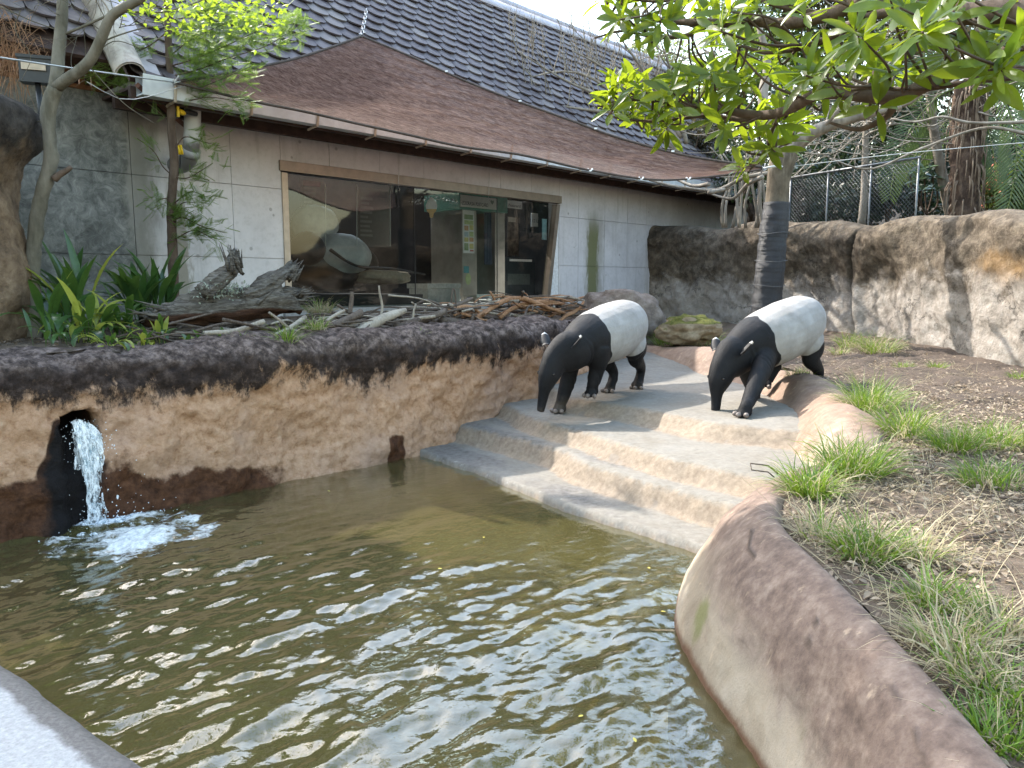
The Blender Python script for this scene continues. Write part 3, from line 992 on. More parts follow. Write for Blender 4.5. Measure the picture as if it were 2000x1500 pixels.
d_ = ray(1110, 60)
t_ = (EZ + EN * TAN + (B0 @ NN) * TAN - CAMZ) / (d_[2] + d_[:2] @ NN * TAN)
NR = float(((CAM + d_ * t_)[:2] - B0) @ NN)          # ridge offset
SL, SR = -4.0, 14.6
m_metal = plain('grey_gutter_paint', (.58, .60, .62), .5, 0, .4, .1, 6, .05)
m_timber = plain('dark_eave_timber', (.045, .026, .02), .7, 0, .3, .3, 9, .2)
m_lilac = plain('weathered_ridge_metal', (.36, .33, .36), .5, 0, .4, .18, 5, .1)
m_bronze = plain('bronze_frame', (.23, .185, .145), .42, .55, .5, .12, 7, .05)
m_lightbr = plain('worn_frame', (.42, .345, .27), .5, .3, .5, .12, 7, .05)
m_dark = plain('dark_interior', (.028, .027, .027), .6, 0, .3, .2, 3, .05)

bld = thing('exhibit_building', B(2, 0, 1.3), 'grey concrete building with a steep scalloped tile roof and one long window', 'building')
AXB = np.array([[U[0], U[1], 0], [NN[0], NN[1], 0], [0, 0, 1.0]])      # rows: along, out, up


def bx(g, s0, s1, n0, n1, z0, z1, m=0):
    return g.box(B((s0 + s1) / 2, (n0 + n1) / 2, (z0 + z1) / 2), ((s1 - s0) / 2, (n1 - n0) / 2, (z1 - z0) / 2), AXB, m)


# backing wall (recessed) with the window left open
WS0, WS1, WZ0, WZ1 = 0.0, 6.1, 1.42, 3.47
g = G()
bx(g, -7.5, WS0 - .02, -.3, -.035, .6, 3.98)
bx(g, WS1 + .05, 15, -.3, -.035, .6, 3.98)
bx(g, WS0 - .02, WS1 + .05, -.3, -.035, WZ1 + .02, 3.98)
bx(g, WS0 - .02, WS1 + .05, -.3, -.035, .6, WZ0 - .12)
wall = g.mk('wall', M_CONC, bld, False)
# formwork panels, each proud of the backing with open joints between
sj = [-7.5, -6.1, -4.7, -3.35, -2.02, -.74, 0.0, .8, 1.72, 2.62, 3.55, 4.45, 5.3, 6.12, 6.75, 7.65, 8.5, 9.25, 10.3, 11.4, 12.5, 13.6, 15.0]
zj = [.6, 1.2, 2.13, 3.09, 3.99]
for a_, b_ in zip(sj[:-1], sj[1:]):
    rows = list(zip(zj[:-1], zj[1:]))
    if a_ >= -.01 and b_ <= 6.13:
        rows = [(.6, WZ0 - .12), (WZ1 + .015, 3.99)]
    for z0, z1 in rows:
        g = G(); e = .0035
        bx(g, a_ + e, b_ - e, -.03, R.uniform(-.003, .003), z0 + e, z1 - e)
        g.mk('wall_panel', M_CONC, wall, False)
# slanting right jamb infill (pale reveal)
m_pale = plain('pale_reveal', (.60, .61, .62), .6)
g = G()
V = np.array([B(5.80, -.03, WZ0 - .1), B(6.11, -.03, WZ0 - .1), B(6.11, -.03, WZ1 - .1), B(5.80, .0, WZ0 - .1), B(6.11, .0, WZ0 - .1), B(6.11, .0, WZ1 - .1)])
g.add(V, [[0, 1, 4, 3], [1, 2, 5, 4], [2, 0, 3, 5]], [[0, 2, 1], [3, 4, 5]])
g.mk('window_reveal', m_pale, bld, False)

# window: frame, panes, sill
wf = thing('window', B(3, 0, WZ0), None, None)
wf.parent = bld; wf.location = tuple(B(3, 0, WZ0) - wl(bld)); WL[wf.name] = B(3, 0, WZ0)
for k in ('label', 'category'):
    if k in wf: del wf[k]
g = G(); bx(g, -.03, 6.16, -.1, .035, WZ1 - .13, WZ1 + .01); g.mk('head_frame', m_bronze, wf, False)
g = G(); bx(g, -.005, .085, -.1, .03, WZ0 - .02, WZ1 - .153); g.mk('jamb', m_lightbr, wf, False)
g = G()
V = [B(s, n, z) for (s, z) in ((5.70, WZ0 - .1), (5.80, WZ0 - .1), (6.12, WZ1 - .153), (6.02, WZ1 - .153)) for n in (-.1, .032)]
g.add(V, [[0, 2, 3, 1], [2, 4, 5, 3], [4, 6, 7, 5], [6, 0, 1, 7], [0, 6, 4, 2], [1, 3, 5, 7]])
g.mk('jamb', m_bronze, wf, False)
g = G(); bx(g, -.05, 6.0, -.28, .06, WZ0 - .135, WZ0 - .005); g.mk('sill', plain('sill_concrete', (.25, .25, .25), .7), wf, False)
mg = NT('window_glass')
gl = mg.n('BsdfGlossy', {'Color': (1, 1, 1, 1), 'Roughness': .03})
tr = mg.n('BsdfTransparent', {'Color': (.60, .65, .64, 1)})
fr = mg.n('Fresnel', {'IOR': 1.55})
ms = mg.n('MixShader', {0: mg.math('MULTIPLY_ADD', fr.outputs[0], .95, .0), 1: tr.outputs[0], 2: gl.outputs[0]})
mg.t.links.new(ms.outputs[0], mg.out.inputs[0])
M_GLASS = mg.mat
cuts = [.085, 2.44, 4.4, 6.0]
for a_, b_ in zip(cuts[:-1], cuts[1:]):
    zt = WZ1 - .153
    bt = b_ if b_ < 6 else 6.02
    bb = b_ if b_ < 6 else 5.70
    V = [B(a_ + .006, -.05, WZ0), B(bb - .006, -.05, WZ0), B(bt - .006, -.05, zt), B(a_ + .006, -.05, zt)]
    mk('pane', V, np.array([(0, 1, 2, 3)]), M_GLASS, wf, False)
    if b_ < 6:
        g = G(); bx(g, b_ - .006, b_ + .006, -.056, -.044, WZ0, zt); g.mk('pane_joint', m_dark, wf, False)

# eave: soffit, gutter with straps
g = G(); bx(g, -2.3, SR, .0, EN - .02, 3.9, 3.93); bx(g, -2.3, SR, .30, .38, 3.76, 3.9); bx(g, -2.3, SR, EN - .09, EN - .02, 3.80, 3.9)
g.mk('eave', m_timber, bld, False)
g = G()
for (n0, z0, n1, z1) in ((EN, 4.02, EN, 3.82), (EN, 3.82, EN + .16, 3.82), (EN + .16, 3.82, EN + .2, 4.02)):
    V = [B(s, n, z) for s in (-2.25, SR) for (n, z) in ((n0, z0), (n1, z1))]
    V2 = [v + np.array([0, 0, .012]) for v in V]
    g.add(V + V2, [[0, 1, 3, 2], [4, 6, 7, 5], [0, 2, 6, 4], [1, 5, 7, 3], [0, 4, 5, 1], [2, 3, 7, 6]])
gut = g.mk('gutter', m_metal, bld, False)
m_strap = plain('gutter_strap', (.40, .33, .26), .5, .2)
for s in np.arange(-1.9, SR, .92):
    g = G()
    g.tube([B(s, EN - .05, 3.78), B(s, EN + .02, 3.79), B(s, EN + .17, 3.80), B(s, EN + .215, 4.03)], .017, 5)
    g.mk('gutter_strap', m_strap, gut, False)

# roof: deck, scalloped tiles, ridge cap, verge rolls
SD = np.array([-NN[0], -NN[1], TAN]); SD /= np.linalg.norm(SD)       # up the slope
UD = np.array([U[0], U[1], 0.0])
ND = np.cross(UD, SD); ND = ND if ND[2] > 0 else -ND
LEN = float((EN - NR) / (np.hypot(*SD[:2])))


def RP(s, l, h=0.0): return B(s, EN, EZ) + SD * l + ND * h


g = G()
for (s0, l0) in ((-2.3, 0), (SL, .25)):
    s1 = SR if s0 > -3 else -2.3
    V = [RP(s, l, h) for s in (s0, s1) for l in (l0, LEN) for h in (-.06, -.02)]
    g.add(V, [[0, 1, 3, 2], [4, 6, 7, 5], [0, 4, 5, 1], [2, 3, 7, 6], [0, 2, 6, 4], [1, 5, 7, 3]])
# far slope of the roof, unseen gap added to let sun into the room
far = np.array([NN[0], NN[1], TAN]); far /= np.linalg.norm(far)
top = RP(0, LEN)
for (s0, s1, l0, l1) in ((SL, 2.6, 0, 6), (6.6, SR, 0, 6), (2.6, 6.6, 0, .7), (2.6, 6.6, 5.2, 6)):
    V = [top + UD * s - far * l + np.array([0, 0, h]) for s in (s0, s1) for l in (l0, l1) for h in (-.06, -.01)]
    g.add(V, [[0, 1, 3, 2], [4, 6, 7, 5], [0, 4, 5, 1], [2, 3, 7, 6], [0, 2, 6, 4], [1, 5, 7, 3]])
roof = g.mk('roof', m_timber, bld, False)
# tile shape: round tail
TW, TL, TT, EXP = .335, .47, .026, .245
ang = np.linspace(math.pi, 2 * math.pi, 9)
out = [(-TW / 2 * .97, TL)] + [(TW / 2 * .97 * math.cos(a), .13 + .13 * math.sin(a)) for a in ang] + [(TW / 2 * .97, TL)]
out = np.array(out); k = len(out)
tV = np.vstack([np.column_stack([out, np.full(k, TT)]), np.column_stack([out, np.zeros(k)])])
tV[:, 2] += .055 * (1 - tV[:, 1] / TL) + .006           # the tail lies on the row below
tV[:, 2] += .012 * (1 - (tV[:, 0] / (TW / 2)) ** 2)
ii = np.arange(k - 1)
tQ = np.stack([ii, ii + 1, ii + 1 + k, ii + k], 1)
tT = np.array([(0, i + 1, i) for i in range(1, k - 1)] + [(k, k + i, k + i + 1) for i in range(1, k - 1)])
M_TILE = m_tile()
tile_me = mesh('tile', tV, [tQ, tT], False, None, [M_TILE])
pos = []
for r in range(int(LEN / EXP)):
    for c in range(int((SR - SL) / TW) + 1):
        s = SL + (c + .5 * (r % 2)) * TW + .2
        if s < -2.2 and r < 2: continue
        if s > SR - .1: continue
        pos.append((s, r * EXP - .07, R.uniform(-.006, .008), R.uniform(-.02, .02)))
pos = np.array(pos)
W = np.array([RP(p[0], p[1], p[2]) for p in pos])
pp = pix(W)
vis = (pp[:, 0] > -30) & (pp[:, 0] < 1350) & (pp[:, 1] > -40)
order = np.argsort(np.where(vis, pp[:, 2], 1e9))
near_i, rest = order[:300], order[300:]
for i in near_i:
    a = pos[i][3]
    X = UD * math.cos(a) + SD * math.sin(a); Y = -UD * math.sin(a) + SD * math.cos(a)
    inst('tile', tile_me, W[i], X, Y, ND, roof)
a = pos[rest][:, 3]
n = len(rest)
Y = -np.outer(np.sin(a), UD) + np.outer(np.cos(a), SD)
rn_ = rng.random(n)
V, Fq, at_ = scatter(tV, tQ, W[rest], Y, np.tile(ND, (n, 1)), 1.0, rn_)
Ft = (tT[None] + (np.arange(n) * len(tV))[:, None, None]).reshape(-1, 3)
tag(mk('tile_field', V, [Fq, Ft], M_TILE, roof, False, {'rnd': at_}), kind='stuff')
g = G(); g.tube([RP(SL, LEN, .03), RP(SR, LEN, .03)], .13, 12)
V = [RP(s, l, h) for s in (SL, SR) for l in (LEN - .42, LEN - .02) for h in (.085, .11)]
g.add(V, [[0, 1, 3, 2], [4, 6, 7, 5], [0, 4, 5, 1], [2, 3, 7, 6], [0, 2, 6, 4], [1, 5, 7, 3]])
g.mk('ridge_cap', m_lilac, roof)
m_verge = m_rock('weathered_verge', (.13, .10, .10), (.40, .36, .32), (.58, .54, .46), 3.2, .15)
for s0, l0 in ((-2.33, -.05), (SL, .15)):
    th = np.linspace(-.3, math.pi + .3, 14)
    V = []
    for l in np.linspace(l0, LEN, 30):
        for rr in (.16, .135):
            for t in (th if rr > .15 else th[::-1]):
                V.append(RP(s0 + rr * math.cos(t), l, .06 + rr * math.sin(t)))
    V = np.array(V)
    i = np.arange(29)[:, None] * 28; j = np.arange(28)[None]
    Q = np.stack([i + j, i + (j + 1) % 28 + 0 * i, i + 28 + (j + 1) % 28, i + 28 + j], -1).reshape(-1, 4)
    capq = np.array([(q, q + 1, 26 - q, 27 - q) for q in range(13)])
    mk('verge_roll', V, [Q, capq], m_verge, roof)
    g = G(); V = [RP(s, l, h) for s in (s0 + .17, s0 + .33) for l in (l0 + .05, LEN) for h in (.06, .09)]
    g.add(V, [[0, 1, 3, 2], [4, 6, 7, 5], [0, 4, 5, 1], [2, 3, 7, 6], [0, 2, 6, 4], [1, 5, 7, 3]])
    g.mk('verge_flashing', m_lilac, roof, False)
# eave timber return at the roof's left corner
g = G()
g.tube([B(-2.25, EN + .05, 3.93), B(-1.2, .12, 3.6)], .035, 4)
g.mk('barge_board', plain('red_brown_timber', (.14, .06, .04), .7), bld, False)

# rain pipe stub with its elbow
g = G()
pp_ = [B(-1.48, .55, 3.88), B(-1.48, .53, 3.74), B(-1.48, .5, 3.58), B(-1.48, .46, 3.42), B(-1.48, .37, 3.30), B(-1.48, .22, 3.25), B(-1.48, -.02, 3.25)]
P_ = spl(pp_, 26)
g.tube(P_, np.r_[np.full(14, .095), np.full(12, .105)], 16)
m = NT('rain_pipe'); c = m.mix(m.mask(m.z(), 3.52, 3.42, 6, .2), (.50, .51, .52), (.13, .125, .12)); m.fin(c, .45, None, .4)
pipe = g.mk('rain_pipe', m.mat, bld)
g = G(); g.tube([P_[12], P_[14]], .118, 16); g.mk('pipe_collar', plain('pipe_collar', (.3, .3, .31), .5), pipe)

# interior of the exhibit room
ZF = 1.425
g = G()
bx(g, -1.5, 8.0, -5.2, -.3, ZF - .1, ZF)
g.mk('room_floor', plain('room_floor', (.42, .42, .40), .55, 0, .4, .15, 3), bld, False)
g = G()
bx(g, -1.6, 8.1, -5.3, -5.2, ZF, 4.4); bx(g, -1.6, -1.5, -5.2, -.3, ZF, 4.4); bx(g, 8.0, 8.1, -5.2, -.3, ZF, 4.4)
bx(g, -1.6, 2.6, -5.2, -.3, 4.0, 4.08); bx(g, 6.6, 8.1, -5.2, -.3, 4.0, 4.08); bx(g, 2.6, 6.6, -1.7, -.3, 4.0, 4.08)  # ceiling also left open below the added roof gap
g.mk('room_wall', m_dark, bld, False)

# --- things behind the glass
def pl(u0, v0, u1, v1, n, g, t=.02, m=0):
    """upright slab at offset n whose front covers those pixels"""
    a, b = onB(u0, v1, n), onB(u1, v0, n)
    return bx(g, sB(a), sB(b), n - t, n, a[2], b[2], m)


BN = -1.0
m_steel = plain('brushed_steel', (.50, .47, .42), .32, .7, .5, .12, 5, .03)
m_green = plain('green_enamel', (.10, .30, .24), .4)
m_wpanel = plain('cream_panel', (.74, .77, .72), .5)
m_white = plain('white_card', (.78, .79, .78), .5, 0, .3, .03)
m_ink = plain('dark_ink', (.06, .08, .09), .6)
m_navy = plain('blue_grey_curtain', (.11, .14, .19), .8)
bp = onB(940, 572, BN)
booth = thing('postcard_booth', (bp[0], bp[1], ZF), 'postcard printing booth with green sign and grey curtain behind the glass', 'booth')
g = G(); bx(g, sB(onB(903, 500, BN)), sB(onB(931, 500, BN)), BN - .9, BN, ZF + .12, ZF + 2.0); cab = g.mk('cabinet', m_steel, booth, False)
g = G(); bx(g, sB(onB(967, 500, BN)), sB(onB(986, 500, BN)), BN - .9, BN, ZF + .1, ZF + 2.0); g.mk('door_post', m_steel, booth, False)
g = G(); bx(g, sB(onB(931, 500, BN)), sB(onB(967, 500, BN)), BN - .9, BN - .82, ZF + .12, ZF + 2.0); bx(g, sB(onB(931, 500, BN)), sB(onB(967, 500, BN)), BN - .8, BN, ZF + .08, ZF + .14); g.mk('back_panel', m_wpanel, booth, False)
a0, b0 = onB(897, 405, BN + .1), onB(975, 386, BN + .1)
g = G(); bx(g, sB(a0), sB(onB(984, 405, BN)), BN - .9, BN + .1, a0[2] - .02, b0[2] + .02); sg = g.mk('sign_box', m_green, booth, False)
g = G(); pl(900, 388, 970, 403, BN + .115, g, .012); g.mk('sign_face', m_white, sg, False)


def text(body, u, v, n, h, mat, parent, name='lettering', width=None):
    cu = bpy.data.curves.new(name, 'FONT')  # turned into a mesh below
    cu.body = body; cu.size = h; cu.extrude = .001; cu.align_x = 'LEFT'
    o = bpy.data.objects.new(name, cu)
    cu.materials.append(mat)
    COL.objects.link(o)
    p = onB(u, v, n) - wl(parent)
    sx = 1.0
    if width:
        bpy.context.view_layer.update()
        sx = width / max(o.dimensions.x, .01)
    bpy.context.view_layer.update()
    me = bpy.data.meshes.new_from_object(o.evaluated_get(bpy.context.evaluated_depsgraph_get()))
    bpy.data.objects.remove(o); o = bpy.data.objects.new(name, me); COL.objects.link(o)
    M = np.eye(4); M[:3, 0] = UD * sx; M[:3, 1] = (0, 0, 1); M[:3, 2] = (NN[0], NN[1], 0); M[:3, 3] = p
    o.matrix_basis = Matrix(M.tolist()); o.parent = parent
    return o


text('ZOORASIA POSTCARD', 902.5, 399.5, BN + .118, .1, m_ink, sg, width=sB(onB(953, 400, BN)) - sB(onB(902.5, 400, BN)))
g = G(); hc = onB(961.5, 395, BN + .118)
ht = np.linspace(0, 2 * math.pi, 24, endpoint=False)
hv = [hc + UD * .0032 * 16 * math.sin(t) ** 3 + np.array([0, 0, .0032 * (13 * math.cos(t) - 5 * math.cos(2 * t) - 2 * math.cos(3 * t) - math.cos(4 * t))]) for t in ht]
g.add(hv + [hc], None, [(24, q, (q + 1) % 24) for q in range(24)]); g.mk('heart_emblem', plain('grey_green', (.25, .34, .31), .6), sg, False)
# curtain with folds
nuc, nvc = 40, 12
c0, c1 = sB(onB(948, 450, BN - .08)), sB(onB(966, 450, BN - .08))
ct, cb = onB(957, 412, BN - .08)[2], onB(957, 517, BN - .08)[2]
V = np.array([B(c0 + (c1 - c0) * i / (nuc - 1), BN - .12 + .04 * math.sin(i * .95) * (.5 + .5 * j / nvc), ct + (cb - ct) * j / (nvc - 1)) for i in range(nuc) for j in range(nvc)])
mk('curtain', V, gridq(nuc, nvc), m_navy, booth)
g = G(); pl(930, 409, 968, 412, BN - .05, g, .03); g.mk('curtain_rail', m_white, booth, False)
# poster with coloured fields, sticker, panel details
g = G(); pl(905, 412, 926, 494, BN + .006, g, .005); post = g.mk('poster', m_white, booth, False)
pcs = [plain('print_%s' % nm, c, .6) for nm, c in (('green', (.26, .36, .20)), ('yellow', (.62, .56, .24)), ('orange', (.58, .36, .2)), ('sky', (.42, .52, .56)), ('lime', (.48, .56, .28)), ('red', (.5, .16, .14)))]
g = G()
for (u0, v0, u1, v1, mi) in ((907, 420, 924, 428, 0), (907, 431, 925, 438, 4), (907, 441, 915, 450, 2), (917, 440, 925, 449, 1), (907, 453, 915, 462, 3), (917, 453, 925, 462, 4), (907, 464, 915, 472, 1), (917, 464, 925, 472, 2), (907, 475, 915, 489, 0), (917, 476, 925, 486, 1), (918, 488, 925, 491, 5)):
    pl(u0, v0, u1, v1, BN + .009, g, .002, mi)
g.mk('poster_print', pcs, post, False)
g = G(); sc = onB(914.5, 545, BN + .004)
tt_ = np.linspace(0, 2 * math.pi, 20, endpoint=False)
g.add([sc + UD * .075 * math.cos(t) + np.array([0, 0, .11 * math.sin(t)]) for t in tt_] + [sc], None, [(20, q, (q + 1) % 20) for q in range(20)]); g.mk('sticker', pcs[4], booth, False)
g = G(); pl(906, 520, 916, 533, BN + .005, g, .004); g.mk('sticker', plain('teal_label', (.12, .33, .36), .5), booth, False)
g = G()
for (u0, v0, u1, v1) in ((936, 425, 944, 433), (936, 444, 943, 451), (935, 471, 938, 480), (934, 488, 940, 494), (945, 535, 950, 541), (953, 535, 958, 541)):
    pl(u0, v0, u1, v1, BN - .8, g, .02)
g.mk('control_plate', plain('control_grey', (.33, .36, .34), .5), booth, False)
g = G()
for u in (905, 928, 970, 984):
    p = onB(u, 500, BN - .1); g.box((p[0], p[1], ZF + .05), (.04, .04, .05), AXB)
g.mk('foot', m_steel, booth, False)

g = G(); pl(988, 394, 1020, 405, BN - .2, g, .03)
o = tag(g.mk('hanging_sign', m_white, None, False), 'small white hanging sign reading Postcard right of the booth', 'sign')
text('Postcard', 993, 403, BN - .196, .085, m_ink, o, width=sB(onB(1016, 400, BN - .2)) - sB(onB(993, 400, BN - .2)))
g = G(); pl(1038, 417, 1051, 442, -1.4, g, .02)
o = tag(g.mk('notice', m_white, None, False), 'small white notice with black characters on the dark inner wall', 'notice')
text('12 U', 1039, 434, -1.396, .1, m_ink, o, width=sB(onB(1050, 430, -1.4)) - sB(onB(1039, 430, -1.4)))
g = G(); pl(1059, 428, 1068, 468, -.16, g, .012)
tag(g.mk('plaque', plain('pale_blue_plaque', (.42, .62, .66), .4), None, False), 'pale blue upright plaque by the slanting window jamb', 'plaque')
# vending machine right of the booth
mp = onB(1020, 575, -1.5)
mach = thing('drinks_machine', (mp[0], mp[1], ZF), 'dark low machine with a pale rail right of the booth', 'machine')
s0, s1 = sB(onB(990, 500, -1.5)), sB(onB(1045, 500, -1.5))
g = G(); bx(g, s0, s1, -2.2, -1.5, ZF + .05, onB(1000, 502, -1.5)[2]); g.mk('body', plain('machine_dark', (.03, .045, .055), .35), mach, False)
g = G(); pl(996, 507, 1039, 510, -1.47, g, .02); g.mk('rail', m_white, mach, False)
g = G(); pl(992, 535, 1035, 556, -1.49, g, .012); g.mk('front_panel', plain('machine_panel', (.10, .13, .13), .4), mach, False)
# portrait poster above the machine
g = G(); pl(992, 425, 1013, 500, -1.75, g, .015)
o = g.mk('poster', plain('dark_print', (.12, .095, .075), .5, 0, .3, .6, 9), None, False); tag(o, 'dark portrait poster hanging above the low machine', 'poster')
g = G(); pl(993, 425, 1007, 433, -1.735, g, .004); g.mk('poster_heading', plain('buff', (.5, .45, .38), .6), o, False)

# stone bench on the sunlit floor
bp = onB(868, 575, -.75)
bench = thing('stone_bench', (bp[0], bp[1], ZF), 'grey block bench on the sunlit floor left of the booth', 'bench')
s0, s1 = sB(onB(835, 560, -.75)), sB(onB(900, 560, -.75))
g = G(); bx(g, s0 + .03, s1, -1.3, -.78, ZF, ZF + .26); g.mk('base', plain('bench_grey', (.30, .31, .30), .7), bench, False)
g = G(); bx(g, s0, s0 + (s1 - s0) * .32, -1.33, -.75, ZF + .265, ZF + .35); g.mk('seat', plain('bench_top', (.36, .37, .36), .6), bench, False)
g = G(); bx(g, s0 + (s1 - s0) * .325, s1, -1.33, -.75, ZF + .265, ZF + .35); g.mk('seat', plain('bench_top', (.36, .37, .36), .6), bench, False)

# ice cream cut-out hanging in the window, with its garland
ic = onB(843, 402, -.2)
ice = thing('ice_cream_sign', ic, 'flat soft ice cream cone cut-out hanging in the window', 'sign')
def disc(cen, pts, n, t=.012):
    P = np.array([onB(u, v, n) for (u, v) in pts]); k = len(P)
    off = np.array([NN[0], NN[1], 0]) * t
    V = np.vstack([P, P - off, P.mean(0)[None], P.mean(0)[None] - off])
    q = np.arange(k)
    Q = np.stack([q, (q + 1) % k, (q + 1) % k + k, q + k], 1)
    T = np.vstack([np.stack([np.full(k, 2 * k), q, (q + 1) % k], 1), np.stack([np.full(k, 2 * k + 1), (q + 1) % k + k, q + k], 1)])
    return V, Q, T
V, Q, T = disc(ic, [(843, 384), (847, 389), (852, 396), (854, 403), (853, 408), (833, 408), (832, 402), (835, 394), (840, 387)], -.19); mk('cream', V, [Q, T], m_white, ice, False)
V, Q, T = disc(ic, [(833, 408.3), (853, 408.3), (851, 413), (847, 417), (846, 424), (843, 426), (840, 424), (839, 416), (835, 413)], -.19); mk('cone', V, [Q, T], plain('wafer', (.68, .47, .19), .6), ice, False)
g = G()
for i in range(420):
    t = i / 420
    u = 804 + 94 * t; v = 393 - 5 * math.sin(math.pi * t) + 8 * (t > .8) * (t - .8)
    p = onB(u, v, -.25) + rng.normal(0, .022, 3)
    dvec = rdirs(1)[0] * .035
    g.add([p, p + dvec, p + dvec * .5 + rng.normal(0, .006, 3)], None, [(0, 1, 2)])
tag(g.mk('tinsel_garland', plain('silver_tinsel', (.6, .6, .6), .25, .8), None, False), 'silver tinsel garland strung across the window behind the ice cream cut-out', 'garland')

# tapir display behind the left part of the glass
m_st_b = plain('statue_black', (.02, .02, .022), .4, 0, .4, .2)
m_st_w = plain('statue_grey_white', (.46, .49, .52), .55, 0, .3, .2, 4)
dp = onB(650, 575, -1.2)
st = thing('tapir_statue', (dp[0], dp[1], ZF), 'life-size resting tapir statue with pale saddle behind the left glass', 'statue')
def ell(u0, v0, u1, v1, n, dep, seed, cut=None, amp=.05):
    a, b = onB(u0, v1, n), onB(u1, v0, n)
    c = (a + b) / 2; rx = (sB(b) - sB(a)) / 2; rz = (b[2] - a[2]) / 2
    return blob(c, (rx, dep, rz), seed, amp, 1.2, 36, 22, AXB)
V, Q, T = ell(548, 468, 735, 570, -1.25, .42, 301); mk('body', V, [Q, T], m_st_b, st)
V, Q, T = ell(612, 460, 718, 540, -1.05, .40, 302); mk('saddle', V, [Q, T], m_st_w, st)
V, Q, T = ell(570, 455, 630, 520, -1.0, .25, 303); mk('head', V, [Q, T], m_st_b, st)
g = G(); g.tube(spl([onB(645, 488, -.6), onB(680, 512, -.6), onB(710, 522, -.6), onB(770, 526, -.6), onB(830, 536, -.62)], 20), [.03, .022, .025, .02, .012], 8, .1)
tag(g.mk('branch', m_st_b), 'dark branch lying across the display behind the glass', 'branch')
st2 = thing('tapir_statue', (dp[0] - .8, dp[1] - .2, ZF), 'upright tapir statue with pale back at the left end of the window', 'statue')
V, Q, T = ell(558, 420, 640, 560, -1.9, .35, 304); mk('body', V, [Q, T], m_st_b, st2)
V, Q, T = ell(574, 402, 656, 478, -1.45, .3, 306, None, .08); mk('saddle', V, [Q, T], m_st_w, st2)
V, Q, T = ell(596, 452, 642, 492, -1.3, .22, 307, None, .08); mk('flank', V, [Q, T], m_st_w, st2)
V, Q, T = ell(690, 524, 800, 556, -.9, .3, 305, None, .15)
tag(mk('display_rock', V, [Q, T], plain('display_rock', (.30, .26, .20), .8)), 'smooth buff rock lying in front of the statue behind the glass', 'rock')
g = G(); bx(g, .1, sB(onB(800, 560, -.7)), -2.6, -.35, ZF + .002, ZF + .17)
tag(g.mk('display_plinth', m_dark, None, False), 'low black plinth under the tapir statues behind the glass', 'plinth')
for (u0, v0, u1, v1, lab) in ((590, 352, 632, 468, 'information panel with a red heading above the statue behind the glass'), (700, 372, 762, 480, 'dark information panel with blue pictures between the statues and the garland')):
    g = G(); pl(u0, v0, u1, v1, -2.7, g, .02)
    o = g.mk('info_panel', plain('panel_dark', (.055, .05, .045), .5), None, False); tag(o, lab, 'panel')
    g = G()
    for i in range(9):
        v = v0 + 14 + i * 9
        pl(u0 + 4, v, u0 + R.uniform(18, 30), v + 3, -2.69, g, .005)
    g.mk('panel_text', plain('panel_text', (.14, .14, .13), .6), o, False)
    g = G(); pl(u0 + 2, v0 + 3, u1 - 6, v0 + 10, -2.69, g, .005); g.mk('panel_heading', plain('panel_red', (.18, .03, .03), .6) if u0 < 600 else m_st_b, o, False)
for u, lb in ((636, 'thin pale upright rod beside the red headed panel behind the glass'), (697, 'thin pale upright rod rising above the resting statue'), (762, 'thin pale upright rod right of the dark panel with blue pictures')):
    g = G(); a, b = onB(u, 480, -.4), onB(u, 360, -.4); g.tube([a, b], .006, 6)
    tag(g.mk('upright_rod', m_white), lb, 'rod', 'pale rods behind the glass')
# ================================================================ SHADE SAIL
anL = onB(343, 161, 1.12)
TR_Y = 12.3                                             # distance of the wrapped tree
anR = at(1490, 329, 12.2)
near_px = [(343, 161), (490, 197), (595, 218), (700, 242), (800, 264), (900, 286), (1020, 303), (1149, 332), (1275, 351), (1380, 346), (1488, 331)]
far_px = [(343, 160), (420, 147), (560, 119), (640, 95), (706, 71)], [(706, 71), (800, 110), (900, 155), (990, 191), (1110, 234), (1200, 267), (1320, 300), (1410, 316), (1488, 327)]


def sail_edge(px, a, b, bow=0.0):
    """put the pixel curve on the upright sheet through a and b"""
    ax = (b - a)[:2]; nn = unit(np.array([ax[1], -ax[0]])); P = []
    for (u, v) in px:
        d = ray(u, v); t = (a[:2] @ nn) / (d[:2] @ nn); P.append(CAM + d * t)
    return np.array(P)


anT = at(706, 71, 12.35)
NE = spl(sail_edge(near_px, anL, anR), 121)
F1 = spl(sail_edge(far_px[0], anL, anT), 47); F2 = spl(sail_edge(far_px[1], anT, anR), 75)
FE = np.vstack([F1, F2[1:]])
nv = 34
V = np.zeros((121, nv, 3))
for j, t in enumerate(np.linspace(0, 1, nv)):
    V[:, j] = NE * (1 - t) + FE * t
    V[:, j, 2] -= .16 * math.sin(math.pi * t) * np.sin(np.linspace(0, math.pi, 121)) ** .8
Vf = V.reshape(-1, 3)
fold = fbm(np.column_stack([Vf @ np.array([U[0], U[1], 0]) * .25, Vf @ np.array([NN[0], NN[1], 0]) * 1.6, Vf[:, 2] * 1.5]), 1.6, 4, 201)
Vf[:, 2] += .028 * fold * np.tile(np.sin(np.linspace(0, math.pi, nv)), 121)
sail = thing('shade_sail', anL, 'brown three-cornered shade net stretched from the roof and gutter to the wrapped tree', 'shade sail')
mk('cloth', Vf, gridq(121, nv), m_sail(), sail)
m_hem = plain('sail_hem', (.065, .05, .042), .8, 0, .2, .25, 20)
g = G()
for ed in (FE, NE): g.tube(ed, .022 if ed is FE else .016, 6)
g.mk('hem', m_hem, sail)
m_wire = plain('steel_wire', (.45, .45, .45), .4, .6)
g = G(); g.tube(spl([anL, onB(120, 130, 2.2), onB(-80, 100, 3.2)], 12), .008, 5); g.tube(spl([anL + [.1, .1, 0], onB(250, 195, 1.6), onB(170, 160, 1.9)], 8), .004, 4)
